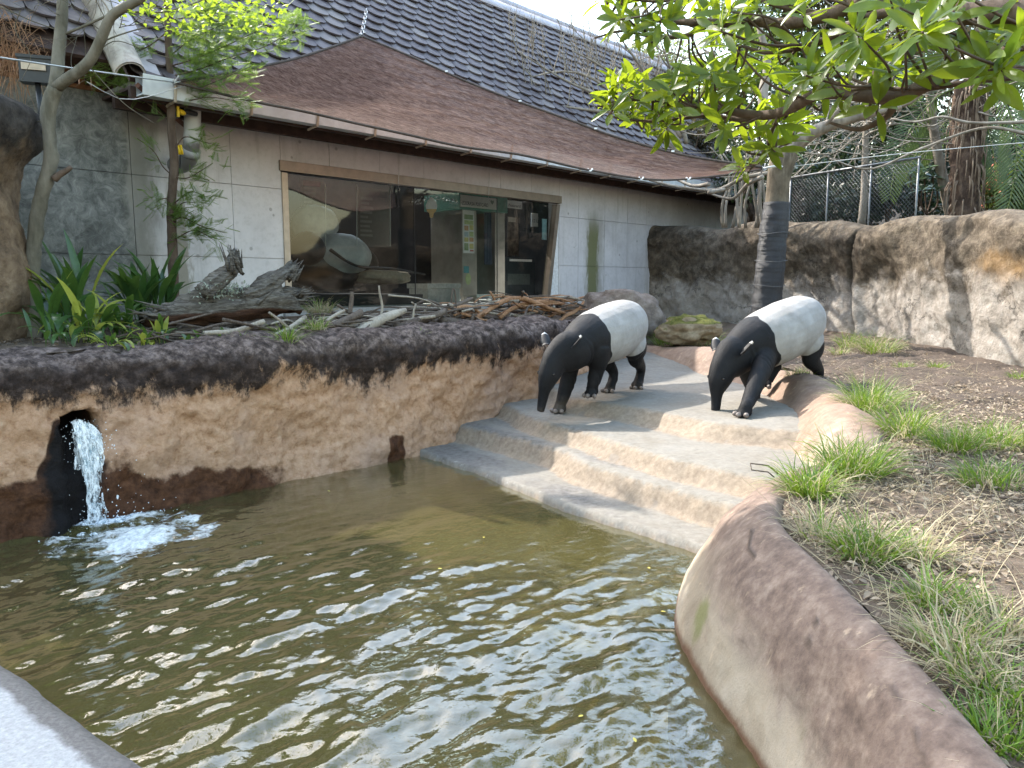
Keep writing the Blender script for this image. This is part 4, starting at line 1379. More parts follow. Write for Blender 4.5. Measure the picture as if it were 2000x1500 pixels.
g.mk('wire', m_wire, sail)
g = G()
tp = at(716, 18, 13.2)
for i in range(11):
    c = anT + (tp - anT) * (i + .5) / 11
    dd = unit(tp - anT) * np.linalg.norm(tp - anT) / 11 * .62
    w = np.array([.02, 0, 0]) if i % 2 else np.array([0, .02, 0])
    g.tube(np.array([c - dd + w, c + dd + w, c + dd - w, c - dd - w, c - dd + w]), .007, 5)
g.mk('chain', m_wire, sail)
for p, u in ((anL, 0), (anT, 0), (anR, 0)):
    g = G()
    for i in range(5): g.tube(spl([p + rng.normal(0, .02, 3) + [.0, 0, 0], p + rng.normal(0, .03, 3), p + rng.normal(0, .03, 3) + [.05, 0, .01]], 6), .009, 6)
    g.mk('shackle', m_wire, sail)
g = G(); g.tube(spl([anR, at(1512, 325, 12.15), at(1545, 326, 12.35)], 8), .016, 6, .2); g.tube(spl([at(1540, 326, 12.3), at(1760, 300, 12.6), at(2040, 275, 13)], 14), .006, 5)
g.mk('rope', plain('pale_rope', (.5, .5, .48), .8), sail)
for i in (76, 88, 100):
    g = G(); p = NE[i]; g.tube([p + [-.03, 0, .02], p + [0, -.02, -.02], p + [.035, 0, .02]], .012, 5); g.mk('clip', m_white, sail)
for i in (62, 76, 90, 104):
    g = G(); p = FE[i] + [0, -.03, .02]; g.box(p, (.022, .006, .012)); g.mk('clip', m_white, sail, False)
# cords hanging from the gutter to the window frame
for (u, v0, v1) in ((779, 288, 366), (955, 315, 386)):
    a = onB(u, v0, .06); b = onB(u - 1, v1, .05)
    g = G(); g.tube(spl([a, (a + b) / 2 + [.01, -.02, 0], b], 8), .005, 5)
    g.tube([b, b + [.025, -.02, -.03], b + [.01, -.02, -.06]], .007, 5)
    g.mk('hanging_cord', m_wire, bld)

# small yellow and black devices on the rain pipe
m_blk = plain('black_plastic', (.02, .02, .022), .4); m_yel = plain('yellow_plastic', (.75, .50, .02), .4)
y0 = onB(350, 219, .75)
dev = thing('clamp_light', y0, 'black and yellow clamp light fixed beside the top of the rain pipe', 'lamp')
g = G(); p = onB(341, 220, .75); g.box(p, (.03, .04, .06), AXB); g.mk('housing', m_blk, dev, False)
g = G(); p = onB(345, 219, .77); g.box(p, (.014, .045, .058), AXB); g.mk('faceplate', m_yel, dev, False)
g = G(); g.tube(spl([onB(350, 217, .75), onB(356, 220, .75), onB(361, 222, .74)], 6), [.03, .034, .02], 8); g.mk('knob', m_yel, dev)
g = G(); g.tube(spl([onB(360, 218, .74), onB(368, 219, .7), onB(384, 223, .68)], 6), [.025, .035, .03], 6); g.mk('arm', m_blk, dev)
y1 = onB(352, 292, .6)
dev = thing('clip', y1, 'yellow and black clip hanging at the elbow of the rain pipe', 'clip')
for du in (-2.5, 2.5):
    g = G(); a = onB(350 + du, 283, .6); b = onB(354 + du, 302, .6); g.tube([a, b], .016, 6); g.mk('jaw', m_yel, dev)
g = G(); g.tube(spl([onB(352, 300, .6), onB(351, 330, .5), onB(345, 352, .4)], 8), .007, 5); g.mk('cable', m_blk, dev)
# floodlight on the left rock
fp = at(72, 140, 7.6)
fl = thing('floodlight', fp, 'black box floodlight with a buff front strip above the rock pillar', 'lamp')
ax = np.array([unit([1, .35, 0]), unit([.35, -1, 0]), [0, 0, 1.0]])
g = G(); g.box(fp, (.135, .07, .11), ax); g.box(fp + [0, 0, .118], (.15, .085, .015), ax); g.mk('housing', m_blk, fl, False)
g = G(); g.box(fp + np.array([.02, -.082, .03]), (.10, .008, .035), ax); g.mk('front_strip', plain('buff_strip', (.50, .40, .30), .5), fl, False)
g = G(); g.tube([fp + [0, 0, -.1], fp + [0, .02, -.6]], .025, 8); g.mk('bracket', m_blk, fl)
# slat fence along the top of the concrete wall
fe = thing('slat_fence', B(-4, -.1, 3.95), 'brown slat fence along the top of the stained concrete wall', 'fence')
m_sl = plain('fence_timber', (.20, .10, .055), .7, 0, .2, .3, 12, .3)
for s in np.arange(-6.4, -2.3, .13):
    g = G(); bx(g, s, s + .06, -.12, -.08, 3.98, 4.24); g.mk('slat', m_sl, fe, False)
g = G(); bx(g, -6.5, -2.25, -.075, -.04, 4.16, 4.22); bx(g, -6.5, -2.25, -.075, -.04, 4.0, 4.05); g.mk('rail', m_sl, fe, False)
# ================================================================ TAPIRS
def m_hide():
    m = NT('tapir_hide')
    n = m.noise(60, 6, .7)
    n1 = m.noise(5, 5, .6)
    blk = m.ramp(n1, [(.3, (.006, .006, .007)), (.7, (.013, .0125, .0145))])
    wht = m.ramp(n1, [(.3, (.24, .226, .214)), (.55, (.31, .296, .286)), (.75, (.38, .366, .355))])
    wht = m.mix(m.mask(m.attr('belly'), .3, .9, 4, .6), wht, (.36, .325, .275))
    w = m.rng(m.math('MULTIPLY_ADD', m.math('SUBTRACT', m.noise(40, 6, .75), .5), .22, m.attr('white')), .46, .54)
    c = m.mix(w, blk, wht)
    hair = m.noise(55, 5, .7, m.stretch(1, 1, 3.5))
    mudz = m.mask(m.attr('mud'), .45, .95, 9, .9)
    c = m.mix(m.math('MULTIPLY', mudz, .55), c, (.10, .078, .06))
    fold = m.noise(7, 5, .6, m.stretch(1, 1, .35), .8)
    hair2 = m.noise(150, 3, .7, m.stretch(1, 1, .4))
    c = m.mix(m.math('MULTIPLY', m.rng(hair2, .5, .7), .22), c, m.mix(w, (.035, .033, .034), (.25, .235, .22)))
    m.fin(c, m.rng(w, 0, 1, .6, .72), m.bump(m.math('ADD', m.math('MULTIPLY', fold, 1.5), m.math('ADD', hair, m.math('MULTIPLY', hair2, .5))), .45, .014), .16)
    return m.mat


M_HIDE = m_hide()
M_HOOF = plain('hoof_horn', (.15, .12, .105), .45, 0, .4, .35, 30)
M_EAR = NT('ear_skin')
M_EAR = M_EAR.fin(M_EAR.mix(M_EAR.rng(M_EAR.attr('rnd'), .80, .90), (.014, .013, .014), (.62, .60, .57)), .6)
M_EYE = plain('dark_eye', (.015, .01, .008), .08, 0, .6, .1)


def loft(sec, k=20):
    """sec: rows x, y, z, half width, half height (optional lean of the section handled by the tangent)"""
    S = np.asarray(sec, float)
    S = spl(S, max(len(S) * 6, 20)) if len(S) > 2 else S
    P, w, h = S[:, :3], np.maximum(S[:, 3], .004), np.maximum(S[:, 4], .004)
    T = np.gradient(P, axis=0); T /= np.linalg.norm(T, axis=1)[:, None]
    a = np.arange(k) * 2 * math.pi / k
    V = []
    side0 = np.array([0, 1.0, 0])
    for i in range(len(P)):
        s = unit(side0 - T[i] * (side0 @ T[i])); u = np.cross(T[i], s)
        V.append(P[i] + np.outer(np.cos(a) * w[i], s) + np.outer(np.sin(a) * h[i], u))
    n = len(P)
    V = np.vstack(V + [P[:1] - T[:1] * w[0] * .25, P[-1:] + T[-1:] * w[-1] * .25])
    i = np.arange(n - 1)[:, None] * k; j = np.arange(k)[None]; j2 = (j + 1) % k
    Q = np.stack([i + j, i + j2, i + k + j2, i + k + j], -1).reshape(-1, 4)
    jj = np.arange(k); jn = (jj + 1) % k
    T_ = np.vstack([np.stack([np.full(k, n * k), jn, jj], 1), np.stack([np.full(k, n * k + 1), (n - 1) * k + jj, (n - 1) * k + jn], 1)])
    return V, Q, T_


def fuse(parts, voxel, smooth):
    """melt overlapping closed shapes into one continuous skin"""
    g = G()
    for V, Q, T in parts: g.add(V, Q, T)
    V = np.vstack(g.V)
    me = mesh('skin', V, [np.vstack(g.Q), np.vstack(g.T)])
    o = bpy.data.objects.new('skin', me); COL.objects.link(o)
    r = o.modifiers.new('r', 'REMESH'); r.mode = 'VOXEL'; r.voxel_size = voxel
    s = o.modifiers.new('s', 'SMOOTH'); s.factor = .5; s.iterations = smooth
    dg = bpy.context.evaluated_depsgraph_get(); dg.update()
    ev = o.evaluated_get(dg).to_mesh()
    n = len(ev.vertices); co = np.zeros(n * 3); ev.vertices.foreach_get('co', co)
    f4 = [tuple(p.vertices) for p in ev.polygons]
    q = np.array([f for f in f4 if len(f) == 4]); t = [f for f in f4 if len(f) == 3]
    o.evaluated_get(dg).to_mesh_clear()
    bpy.data.objects.remove(o); bpy.data.meshes.remove(me)
    return co.reshape(-1, 3), [q] + ([np.array(t)] if t else [])


def tapir(O, f2, label, feet, snout, pitch=0.0, sc=1.0, yaw_head=0.0):
    """O ground point under the body, f2 heading, feet dict of world foot points, snout tip world point"""
    f = np.array([*unit(f2), 0.0]); l = np.array([-f[1], f[0], 0.0]); M = np.array([f, l, [0, 0, 1.0]])
    O = np.asarray(O, float)
    loc = lambda P: (np.asarray(P, float) - O) @ M.T
    cp, sp = math.cos(pitch), math.sin(pitch)

    def tilt(S):
        S = np.array(S, float)
        x, z = S[:, 0] + .1, S[:, 2] - .7 * sc
        S[:, 0] = x * cp - z * sp - .1 if False else x * cp + z * sp - .1
        S[:, 2] = .7 * sc - x * sp + z * cp
        return S
    torso = np.array([(-.745, 0, .68, .045, .07), (-.715, 0, .71, .125, .165), (-.64, 0, .735, .205, .25), (-.5, 0, .745, .262, .305), (-.3, 0, .725, .295, .328),
                      (-.05, 0, .70, .305, .332), (.18, 0, .685, .285, .318), (.34, 0, .68, .24, .285), (.48, 0, .655, .20, .25), (.60, 0, .62, .172, .222)]) * sc
    torso[:, 2] += .028 * sc; torso[:, 4] *= .92
    torso = tilt(torso)
    sn = loc(snout)
    crown = torso[-1, :3] + np.array([.20, sn[1] * .5, -.085])
    dn = sn - crown
    side = lambda t, o: crown + dn * t + np.array([o, 0, 0])
    nk = torso[-1, :3] * .5 + crown * .5 + np.array([0, 0, .012])
    spine = [tuple(r) for r in torso] + [(*nk, .158, .212), (*(side(.02, .0)), .126, .172), (*side(.17, .035), .112, .150), (*side(.33, .052), .098, .125),
             (*side(.48, .05), .072, .094), (*side(.62, .036), .053, .068), (*side(.76, .02), .047, .055), (*side(.9, .006), .044, .048), (*side(1.0, 0), .040, .042)]
    parts = [loft(spine, 28)]
    # lower jaw
    jaw = [(*(side(.10, -.06)), .095, .10), (*side(.30, -.04), .08, .075), (*side(.48, -.018), .055, .05), (*side(.60, -.005), .034, .03)]
    parts.append(loft(jaw, 14))
    hoofs = []
    for key, ft in feet.items():
        P = loc(ft['p']); s = 1 if key[1] == 'l' else -1
        sh = tilt([((.335 if key[0] == 'f' else -.47) * sc, s * (.13 if key[0] == 'f' else .15) * sc, .60 * sc, 0, 0)])[0, :3]
        b = np.array(ft.get('bend', (0, 0, 0)), float)
        if key[0] == 'f':
            elbow = sh * .48 + P * .52 + np.array([-.03, s * .008, .06]); wrist = sh * .16 + P * .84 + np.array([.0, 0, .035]) + b
            leg = [(*(sh + [0, 0, .05]), .125, .17), (*sh, .12, .16), (*(sh * .72 + P * .28 + np.array([-.02, s * .02, .04])), .098, .128), (*elbow, .086, .10), (*wrist, .066, .072), (*(P + [-.012, 0, .085] + b * .4), .058, .062), (*(P + [.0, 0, .04]), .066, .072), (*(P + [.012, 0, .012]), .066, .07)]
        else:
            knee = sh * .55 + P * .45 + np.array([.10, s * .02, .05]) + b; hock = sh * .20 + P * .80 + np.array([-.065, 0, .08]) + b * .7
            leg = [(*(sh + [.07, -s * .02, .05]), .12, .19), (*(sh + [.04, s * .0, -.04]), .125, .185), (*((sh + knee) / 2 + [.0, s * .01, .01]), .108, .15), (*knee, .09, .11), (*((knee + hock) / 2 + [-.012, 0, 0]), .068, .078), (*hock, .057, .066), (*(hock * .45 + P * .55 + [-.012, 0, .02]), .053, .055), (*(P + [-.002, 0, .045]), .058, .063), (*(P + [.01, 0, .012]), .06, .066)]
        parts.append(loft(leg, 18))
        tn = 3
        drop = ft.get('droop', 0.0)
        for a in np.linspace(-.75, .75, tn):
            dvec = np.array([math.cos(a), math.sin(a), 0])
            c = P + dvec * .055 + np.array([0, 0, .012])
            tip = P + dvec * (.098 if abs(a) < .1 else .088) + np.array([0, 0, -.004 - drop])
            parts.append(loft([(*c, .032, .032), (*(c * .5 + tip * .5), .031, .03), (*tip, .024, .02)], 10))
            hoofs.append((tip, dvec, drop))
    # stub tail
    tl = tilt([(-.735 * sc, 0, .72 * sc, .03, .03), (-.775 * sc, 0, .63 * sc, .024, .024), (-.775 * sc, 0, .57 * sc, .012, .012)])
    parts.append(loft(tl, 10))
    V, F = fuse(parts, .0115, 7)
    # undo the pitch for the colour pattern
    x, z = V[:, 0] + .1, V[:, 2] - .7 * sc
    X0 = (x * cp - z * sp - .1) / sc; Z0 = (.7 * sc + x * sp + z * cp) / sc
    # slightly loose skin and muscle modelling
    nrm = fbm(V, 5, 3, 311)
    Yl = V[:, 1] / sc
    xf = .20 + .14 * sstep(.5, .98, Z0) + .055 * fbm(V, 3.2, 3, 312)
    wf_ = sstep(.055, -.055, X0 - xf)
    zr = np.where(X0 < -.12, .40 + (-.12 - X0) * .47, .34)
    zr = zr + .02 * fbm(V, 4, 3, 313)
    wr_ = sstep(-.035, .035, Z0 - zr)
    white = np.minimum(wf_, wr_)
    belly = sstep(.5, .3, Z0)
    # creases behind the elbow, at the neck and in front of the thigh
    cre = np.zeros(len(V))
    for x0, sl, wd_, zt in ((.50, .55, .016, .85), (.56, .55, .013, .8), (.12, -.25, .018, .62), (-.22, .35, .02, .62)):
        cre += np.exp(-((X0 - x0 - sl * (Z0 - .6) + .02 * fbm(V, 6, 2, 317)) / wd_) ** 2) * sstep(zt, zt - .2, Z0)
    V = V - np.column_stack([0 * cre, .008 * cre * np.sign(V[:, 1]), 0 * cre])
    V = V + np.column_stack([0 * nrm, .004 * nrm * np.sign(V[:, 1]), .003 * nrm])
    t = thing('tapir', O, label, 'tapir', 'tapirs on the steps')
    mk('body', V @ M + O, F, M_HIDE, t, True, {'white': white, 'belly': belly, 'mud': sstep(.30, .02, Z0) * .9})
    for tip, dvec, drop in hoofs:
        g = G()
        ax = np.array([dvec, [-dvec[1], dvec[0], 0], [0, 0, 1.0]]) @ M
        V_, Q_, T_ = blob(tip @ M + O + np.array([0, 0, .012]), (.03, .026, .026), 5, .05, 1, 12, 8, ax)
        mk('hoof', V_, [Q_, T_], M_HOOF, t)
    # ears: cupped, pale tipped
    for s in (1, -1):
        b = crown + np.array([-.03, s * .14, .125]); dirn = unit(np.array([-.42, s * .42, .66])); wd = unit(np.array([.55, s * .55, .0]))
        nf = np.cross(dirn, wd)
        tt_ = np.linspace(0, 1, 9); aa = np.linspace(-1, 1, 9)
        E = []; rr = []
        for side_ in (0, 1):
            for t_ in tt_:
                w_ = .054 * (1.0 - .15 * t_) * math.sqrt(max(0, 1 - max(0, (t_ - .55) / .45) ** 2)) * (1 if t_ > .15 else .75) + .002
                for a_ in aa:
                    E.append(b + dirn * .17 * t_ + wd * w_ * a_ + nf * (.026 * (1 - a_ * a_) * (1 - .4 * t_)) + nf * (.009 if side_ else 0)); rr.append(t_)
        E = np.array(E); q = gridq(9, 9)
        rim = [*range(0, 9), *range(17, 81, 9), *range(79, 71, -1), *range(63, 0, -9)]
        rq = np.array([(rim[i], rim[(i + 1) % len(rim)], rim[(i + 1) % len(rim)] + 81, rim[i] + 81) for i in range(len(rim))])
        mk('ear', E @ M + O, [q, q + 81, rq], M_EAR, t, True, {'rnd': np.array(rr)})
        e = side(.30, .10) + np.array([.0, s * .088, .02])
        V_, Q_, T_ = blob(e @ M + O, (.014, .014, .014), 1, 0, 1, 12, 8)
        mk('eye', V_, [Q_, T_], M_EYE, t)
        lid = [(*(e + [-.02, s * .002, .012]), .006, .006), (*(e + [0, s * .007, .017]), .007, .007), (*(e + [.018, s * .0, .008]), .005, .005)]
        V_, Q_, T_ = loft(lid, 8); mk('eyelid', V_ @ M + O, [Q_, T_], M_HIDE, t, True, {'white': np.zeros(len(V_)), 'belly': np.zeros(len(V_))})
    # nostrils at the tip of the trunk
    return t


def onsteps(u, v):
    z = .45
    for _ in range(12):
        p = onz(u, v, z); z = .5 * z + .5 * float(step_h(p[0:1], p[1:2])[0][0])
    return onz(u, v, z)


def stz(x, y): return float(step_h(np.array([x]), np.array([y]))[0][0])


T1O = np.array([1.0, 8.42, .47])
p1 = onsteps(1094, 806); p2 = at(1157, 772, 8.12); p3 = onsteps(1192, 766); p4 = at(1248, 754, 8.98)
tapir(T1O, (-.58, -.81), 'left tapir, nose down, beside the sandy wall with one hind foot lifted',
      {'fr': dict(p=p1 + [0, .0, .02]), 'fl': dict(p=p2 + [0, 0, .015], droop=.02), 'hr': dict(p=p3 + [0, 0, .015]), 'hl': dict(p=p4 + [0, 0, .03], droop=.05)},
      at(1055, 803, 7.72), .06, 1.05)
T2O = np.array([2.76, 8.12, .50])
q1 = onsteps(1455, 814); q2 = at(1470, 795, 8.2); q3 = at(1593, 764, 8.45); q4 = at(1500, 748, 8.42)
tapir(T2O, (-.80, -.60), 'right tapir stepping over the bank with its hind leg on the soil',
      {'fl': dict(p=q1 + [0, 0, .02]), 'fr': dict(p=q2 + [0, 0, .0], droop=.03, bend=(-.05, 0, .03)), 'hl': dict(p=q3 + [0, 0, .02]), 'hr': dict(p=q4, droop=.04)},
      at(1397, 806, 7.5), .15, 1.04)
# ================================================================ WATERFALL
M_FALL = NT('white_water')
_m = M_FALL
_m.fin((.80, .82, .84), .25, _m.bump(_m.noise(60, 4), .5, .01), .5)
_tp = _m.n('BsdfTransparent', {'Color': (.9, .95, .97, 1)})
_mx = _m.n('MixShader', {0: _m.rng(_m.noise(30, 6, .75, _m.stretch(1, 1, .4)), .40, .60, .95, .02), 1: _m.bsdf.outputs[0], 2: _tp.outputs[0]})
_m.t.links.new(_mx.outputs[0], _m.out.inputs[0])
h0 = HOLE + np.array([*(NN * -.06), .0]) + np.array([*(U * -.01), .0])
fall_t = np.linspace(0, 1, 26)
g = G()
SPAN = LAND - h0


def fall(t, o, e, k=1.0):
    """point of the jet at t, o offset across and up at the mouth, e offset where it lands"""
    base = h0 + np.array([*(U * o[0]), o[1]])
    end = LAND + np.array([*(U * e[0] + NN * e[1]), 0])
    w = (t ** .85)[:, None]
    P = base + (end - base) * w
    P[:, 2] = base[2] + (end[2] - base[2]) * t ** (1.7 * k)
    return P


# torn sheets
for i in range(7):
    n0, n1 = 40, 13
    oo = rng.normal(0, .012, 2); dd = rng.normal(0, .03)
    t = np.linspace(0, 1, n0); rows = []
    for j in range(n1):
        a_ = (j / (n1 - 1) - .5)
        rows.append(fall(t, (oo[0] + a_ * .085, oo[1] + .02 * math.cos(a_ * 3) + i * .007 - .02), (dd + a_ * .24, (i - 3) * .028 + rng.normal(0, .008))))
    V = np.stack(rows, 1).reshape(-1, 3)
    V = V + .022 * np.repeat(t, n1)[:, None] * np.column_stack([fbm(V * [1, 1, .5], 14, 3, 600 + i * 3 + q) for q in range(3)])
    g.add(V, gridq(n0, n1))
for i in range(120):
    o0 = rng.normal(0, [.026, .016]); e = rng.normal(0, [.10, .055])
    t0 = rng.uniform(0, .85); t1 = min(1, t0 + rng.uniform(.10, .4))
    t = np.linspace(t0, t1, 9)
    P = fall(t, o0, e, rng.uniform(.9, 1.1)); P += rng.normal(0, .005, P.shape) * t[:, None]
    g.tube(P, rng.uniform(.003, .010) * (.6 + t) * np.sin(np.linspace(.5, math.pi - .4, 9)), 5, .35)
fallo = thing('waterfall', h0, 'white jet of water pouring from the hole in the pool wall', 'waterfall')
g.mk('water_jet', M_FALL.mat, fallo)
M_DROP = plain('droplet', (.75, .8, .85), .15, 0, .6, .02)
oct_ = np.array([(1, 0, 0), (-1, 0, 0), (0, 1, 0), (0, -1, 0), (0, 0, 1), (0, 0, -1)], float)
octf = np.array([(0, 2, 4), (2, 1, 4), (1, 3, 4), (3, 0, 4), (2, 0, 5), (1, 2, 5), (3, 1, 5), (0, 3, 5)])
nd = 520
t = rng.uniform(.15, 1, nd)
pos = h0 + (LAND - h0) * np.column_stack([t, t, t ** 1.8]) + rng.normal(0, 1, (nd, 3)) * np.column_stack([.05 + .10 * t, .05 + .09 * t, .04 + .03 * t])
pos2 = LAND + rng.normal(0, 1, (260, 3)) * [.22, .18, 0] + np.column_stack([np.zeros(260), np.zeros(260), np.abs(rng.normal(.02, .05, 260))])
pos = np.vstack([pos, pos2]); pos[:, 2] = np.maximum(pos[:, 2], .01)
V, F, a = scatter(oct_, octf, pos, rdirs(len(pos)), rdirs(len(pos)), rng.uniform(.0022, .0065, len(pos)))
tag(mk('droplets', V, F, M_DROP, fallo, True), kind='stuff')
# lumpy froth where the jet lands
g = G()
for i in range(110):
    d2 = rng.normal(0, [.15, .11]) + np.array([.06, .06]); c = LAND + np.array([*(U * d2[0] + NN * d2[1]), .0])
    r = rng.uniform(.018, .05) * math.exp(-np.linalg.norm(d2) * 1.2)
    V, Q, T = blob(c, (r * 1.5, r * 1.5, r * rng.uniform(.5, 1.0)), i, .25, 2.5, 12, 8); g.add(V, Q, T)
tag(g.mk('froth', M_FALL.mat, fallo), kind='stuff')
# floating yellow leaves and bits
V, F, a = scatter(*leaf_t(.5, .05, .1), np.array([onz(u, v, .018) for u, v in ((640, 958), (945, 1050), (855, 1110), (1237, 1440), (1270, 1110), (1130, 1400), (1345, 1180), (1300, 1195))]), rdirs(8) * [1, 1, .05], np.tile([0, 0, 1.0], (8, 1)), .028)
FLL = ['near the left wall of the pool', 'near the underwater step edge', 'in the middle of the pool', 'in the near part of the pool, right of centre', 'just off the lowest step', 'nearest the camera, left of the other near one', 'close to the mossy streak on the bank', 'between the lowest step and the bank']
for i in range(8):
    n_ = 15
    o = mk('floating_leaf', V[i * n_:(i + 1) * n_], F[:8], plain('fallen_yellow_leaf', (.55, .45, .08), .6) if i == 0 else bpy.data.materials['fallen_yellow_leaf'], None)
    tag(o, 'small yellow fallen leaf floating ' + FLL[i], 'leaf', 'floating leaves')
# ================================================================ VEGETATION
def pxcurve(pts, n, Y0, Y1=None):
    """curve through pixels whose distance runs from Y0 to Y1"""
    Y1 = Y0 if Y1 is None else Y1
    k = len(pts)
    return spl([at(u, v, Y0 + (Y1 - Y0) * i / (k - 1)) for i, (u, v) in enumerate(pts)], n)


def grow(g, p, d, L, r, depth, kids=3, spread=.7, up=.15, wig=.18, tips=None, k=5, shrink=.68):
    n = 7 if depth > 0 else 5
    P = [np.asarray(p, float)]; d = unit(d)
    for i in range(n):
        d = unit(d + rng.normal(0, wig, 3) + np.array([0, 0, up * .3]))
        P.append(P[-1] + d * L / n)
    g.tube(spl(P, n + 3), np.linspace(r, r * .5, n + 3), k)
    if depth == 0:
        if tips is not None: tips.append((P[-1], d))
        return
    for c in range(kids):
        t = rng.uniform(.35, 1.0); i = min(int(t * n), n - 1)
        dd = unit(P[i + 1] - P[i]); s = rdirs(1)[0]; s = unit(s - dd * (s @ dd))
        nd = unit(dd + s * rng.uniform(.5, 1) * spread * 1.3 + np.array([0, 0, up]))
        grow(g, P[i + 1], nd, L * shrink * rng.uniform(.75, 1.15), r * .55, depth - 1, kids, spread, up, wig, tips, max(4, k - 1), shrink)


# ---------------------------------------------------------------- wrapped tree
ty = 12.4
tb = at(1493, 650, ty)
wt = thing('wrapped_tree', tb, 'tree with black plastic mesh wound round its lower trunk behind the right tapir', 'tree')
P = spl([at(1484, 690, ty), at(1494, 620, ty), at(1503, 540, ty), at(1509, 470, ty), at(1515, 415, ty), at(1519, 365, ty), at(1528, 318, ty), at(1540, 296, ty)], 60)
V, Q, T = tube(P, np.interp(np.linspace(0, 1, 60), [0, .2, .6, .8, .95, 1], [.235, .20, .185, .17, .19, .16]), 22)
V = V + .02 * fbm(V, 3, 4, 401)[:, None] * np.array([1, 1, 0])
mk('trunk', V, [Q, T], barkmat('wrapped_tree_bark', (.10, .08, .056), (.20, .165, .12), 14), wt)
g = G()
for i in range(4, 44):
    rr = np.interp(i / 59, [0, .2, .6, .8], [.235, .20, .185, .17]) + .03 + .003 * math.sin(i * 1.3)
    g.tube([P[i], P[i] * .5 + P[i + 1] * .5, P[i + 1]], [rr, rr + .003 * math.sin(i * 2.1), rr - .001], 26, .01)
m = NT('black_mesh_wrap')
w1 = m.n('TexWave', {'Vector': m.pos(), 'Scale': 34.0, 'Distortion': .6}, bands_direction='Z').outputs['Fac']
w2_ = m.n('TexWave', {'Vector': m.pos(), 'Scale': 26.0, 'Distortion': .8}, bands_direction='X').outputs['Fac']
hh = m.math('MAXIMUM', w1, w2_)
m.fin(m.mix(m.rng(hh, .6, .9), (.012, .012, .013), (.055, .055, .06)), .5, m.bump(hh, .7, .01), .45)
V = np.vstack(g.V); V = V + .012 * fbm(V, 6, 3, 402)[:, None] * np.array([1, 1, 0])
mk('mesh_wrap', V, [np.vstack(g.Q)], m.mat, wt)
g = G()
for i in (6, 14, 20, 27, 35):
    rr = np.interp(i / 59, [0, .2, .6, .8], [.235, .20, .185, .17]) + .058
    a = np.linspace(0, 2 * math.pi, 26); g.tube(np.column_stack([P[i][0] + rr * np.cos(a), P[i][1] + rr * np.sin(a), P[i][2] + .015 * np.sin(a * 2 + i)]), .005, 4)
g.mk('tie', plain('wrap_tie', (.09, .09, .09), .5), wt)
g = G()
g.tube(pxcurve([(1535, 305), (1560, 278), (1590, 258), (1640, 238), (1700, 222), (1760, 208)], 22, ty, ty - .5), np.linspace(.13, .045, 22), 9, .08)
g.tube(pxcurve([(1530, 312), (1512, 280), (1500, 240), (1490, 190), (1498, 120), (1480, 40)], 22, ty, ty + .4), np.linspace(.11, .04, 22), 9, .08)
tips = []
for (a, b) in (((1760, 208), (1, -.2, .1)), ((1640, 238), (.5, -.1, .5)), ((1495, 200), (-.4, .2, .6)), ((1590, 258), (.3, -.4, .2))):
    grow(g, at(*a, ty - .2), b, 1.3, .035, 2, 3, .8, .05, .22, tips)
g.mk('limb', M_BARK_PALE, wt)

# ---------------------------------------------------------------- broad-leaved tree reaching in from the right
M_MAG = leafmat('broad_leaf', (.032, .068, .010), (.11, .175, .018), .52, .3, (.50, .60, .02), .4)
mb = np.array([6.3, 4.6, .8])
mg_ = thing('broad_leaved_tree', mb, 'large leaved evergreen tree whose boughs hang in over the upper right', 'tree')
boughs = [
    ([(2150, 70), (2000, 22), (1880, 26), (1790, 10), (1700, 4), (1620, 30), (1540, 46), (1470, 42), (1400, 48), (1330, 44), (1255, 38)], 4.3, 6.6, .075),
    ([(1790, 14), (1685, 40), (1628, 72), (1560, 96), (1500, 100), (1440, 92)], 4.9, 6.0, .035),
    ([(2150, 60), (2020, 70), (1950, 108), (1850, 140), (1745, 186), (1610, 182), (1545, 212), (1500, 224), (1400, 214), (1320, 204), (1250, 192), (1180, 214)], 4.1, 6.8, .060),
    ([(1748, 186), (1738, 222), (1690, 251), (1655, 252), (1620, 240)], 5.1, 5.4, .03),
    ([(2060, 145), (2000, 147), (1910, 156), (1805, 172), (1720, 168), (1650, 150)], 4.2, 5.2, .024),
    ([(1500, 224), (1450, 232), (1380, 226), (1300, 236), (1215, 235)], 6.0, 6.7, .024),
    ([(1545, 212), (1510, 250), (1500, 290), (1480, 315)], 6.0, 6.4, .018),
    ([(1400, 48), (1340, 70), (1280, 72), (1220, 60), (1160, 75)], 6.2, 6.6, .02),
    ([(1620, 30), (1530, 10), (1420, -8), (1300, 2), (1190, -5)], 5.6, 6.5, .024),
]
lines = [pxcurve(p, 60, a, b) for p, a, b, r in boughs]
g = G()
for L_, (p, a, b, r) in zip(lines, boughs):
    L_ = L_ + .012 * np.column_stack([vnoise(L_ * 4, s) for s in (1, 2, 3)])
    g.tube(L_, np.linspace(r, max(.008, r * .28), 60), 8, .06)
g.tube(spl([mb, mb + [-.1, .1, 1.2], (5.6, 4.5, 3.0), lines[0][0]], 24), np.linspace(.2, .09, 24), 12, .05)
g.tube(spl([mb + [-.1, .1, 1.2], (5.5, 4.4, 2.6), lines[2][0]], 16), np.linspace(.12, .065, 16), 10, .05)
g.tube(spl([mb + [-.1, .1, 1.2], (5.5, 4.4, 2.5), lines[4][0]], 16), np.linspace(.08, .03, 16), 8, .05)
allp = np.vstack(lines)
ros = []
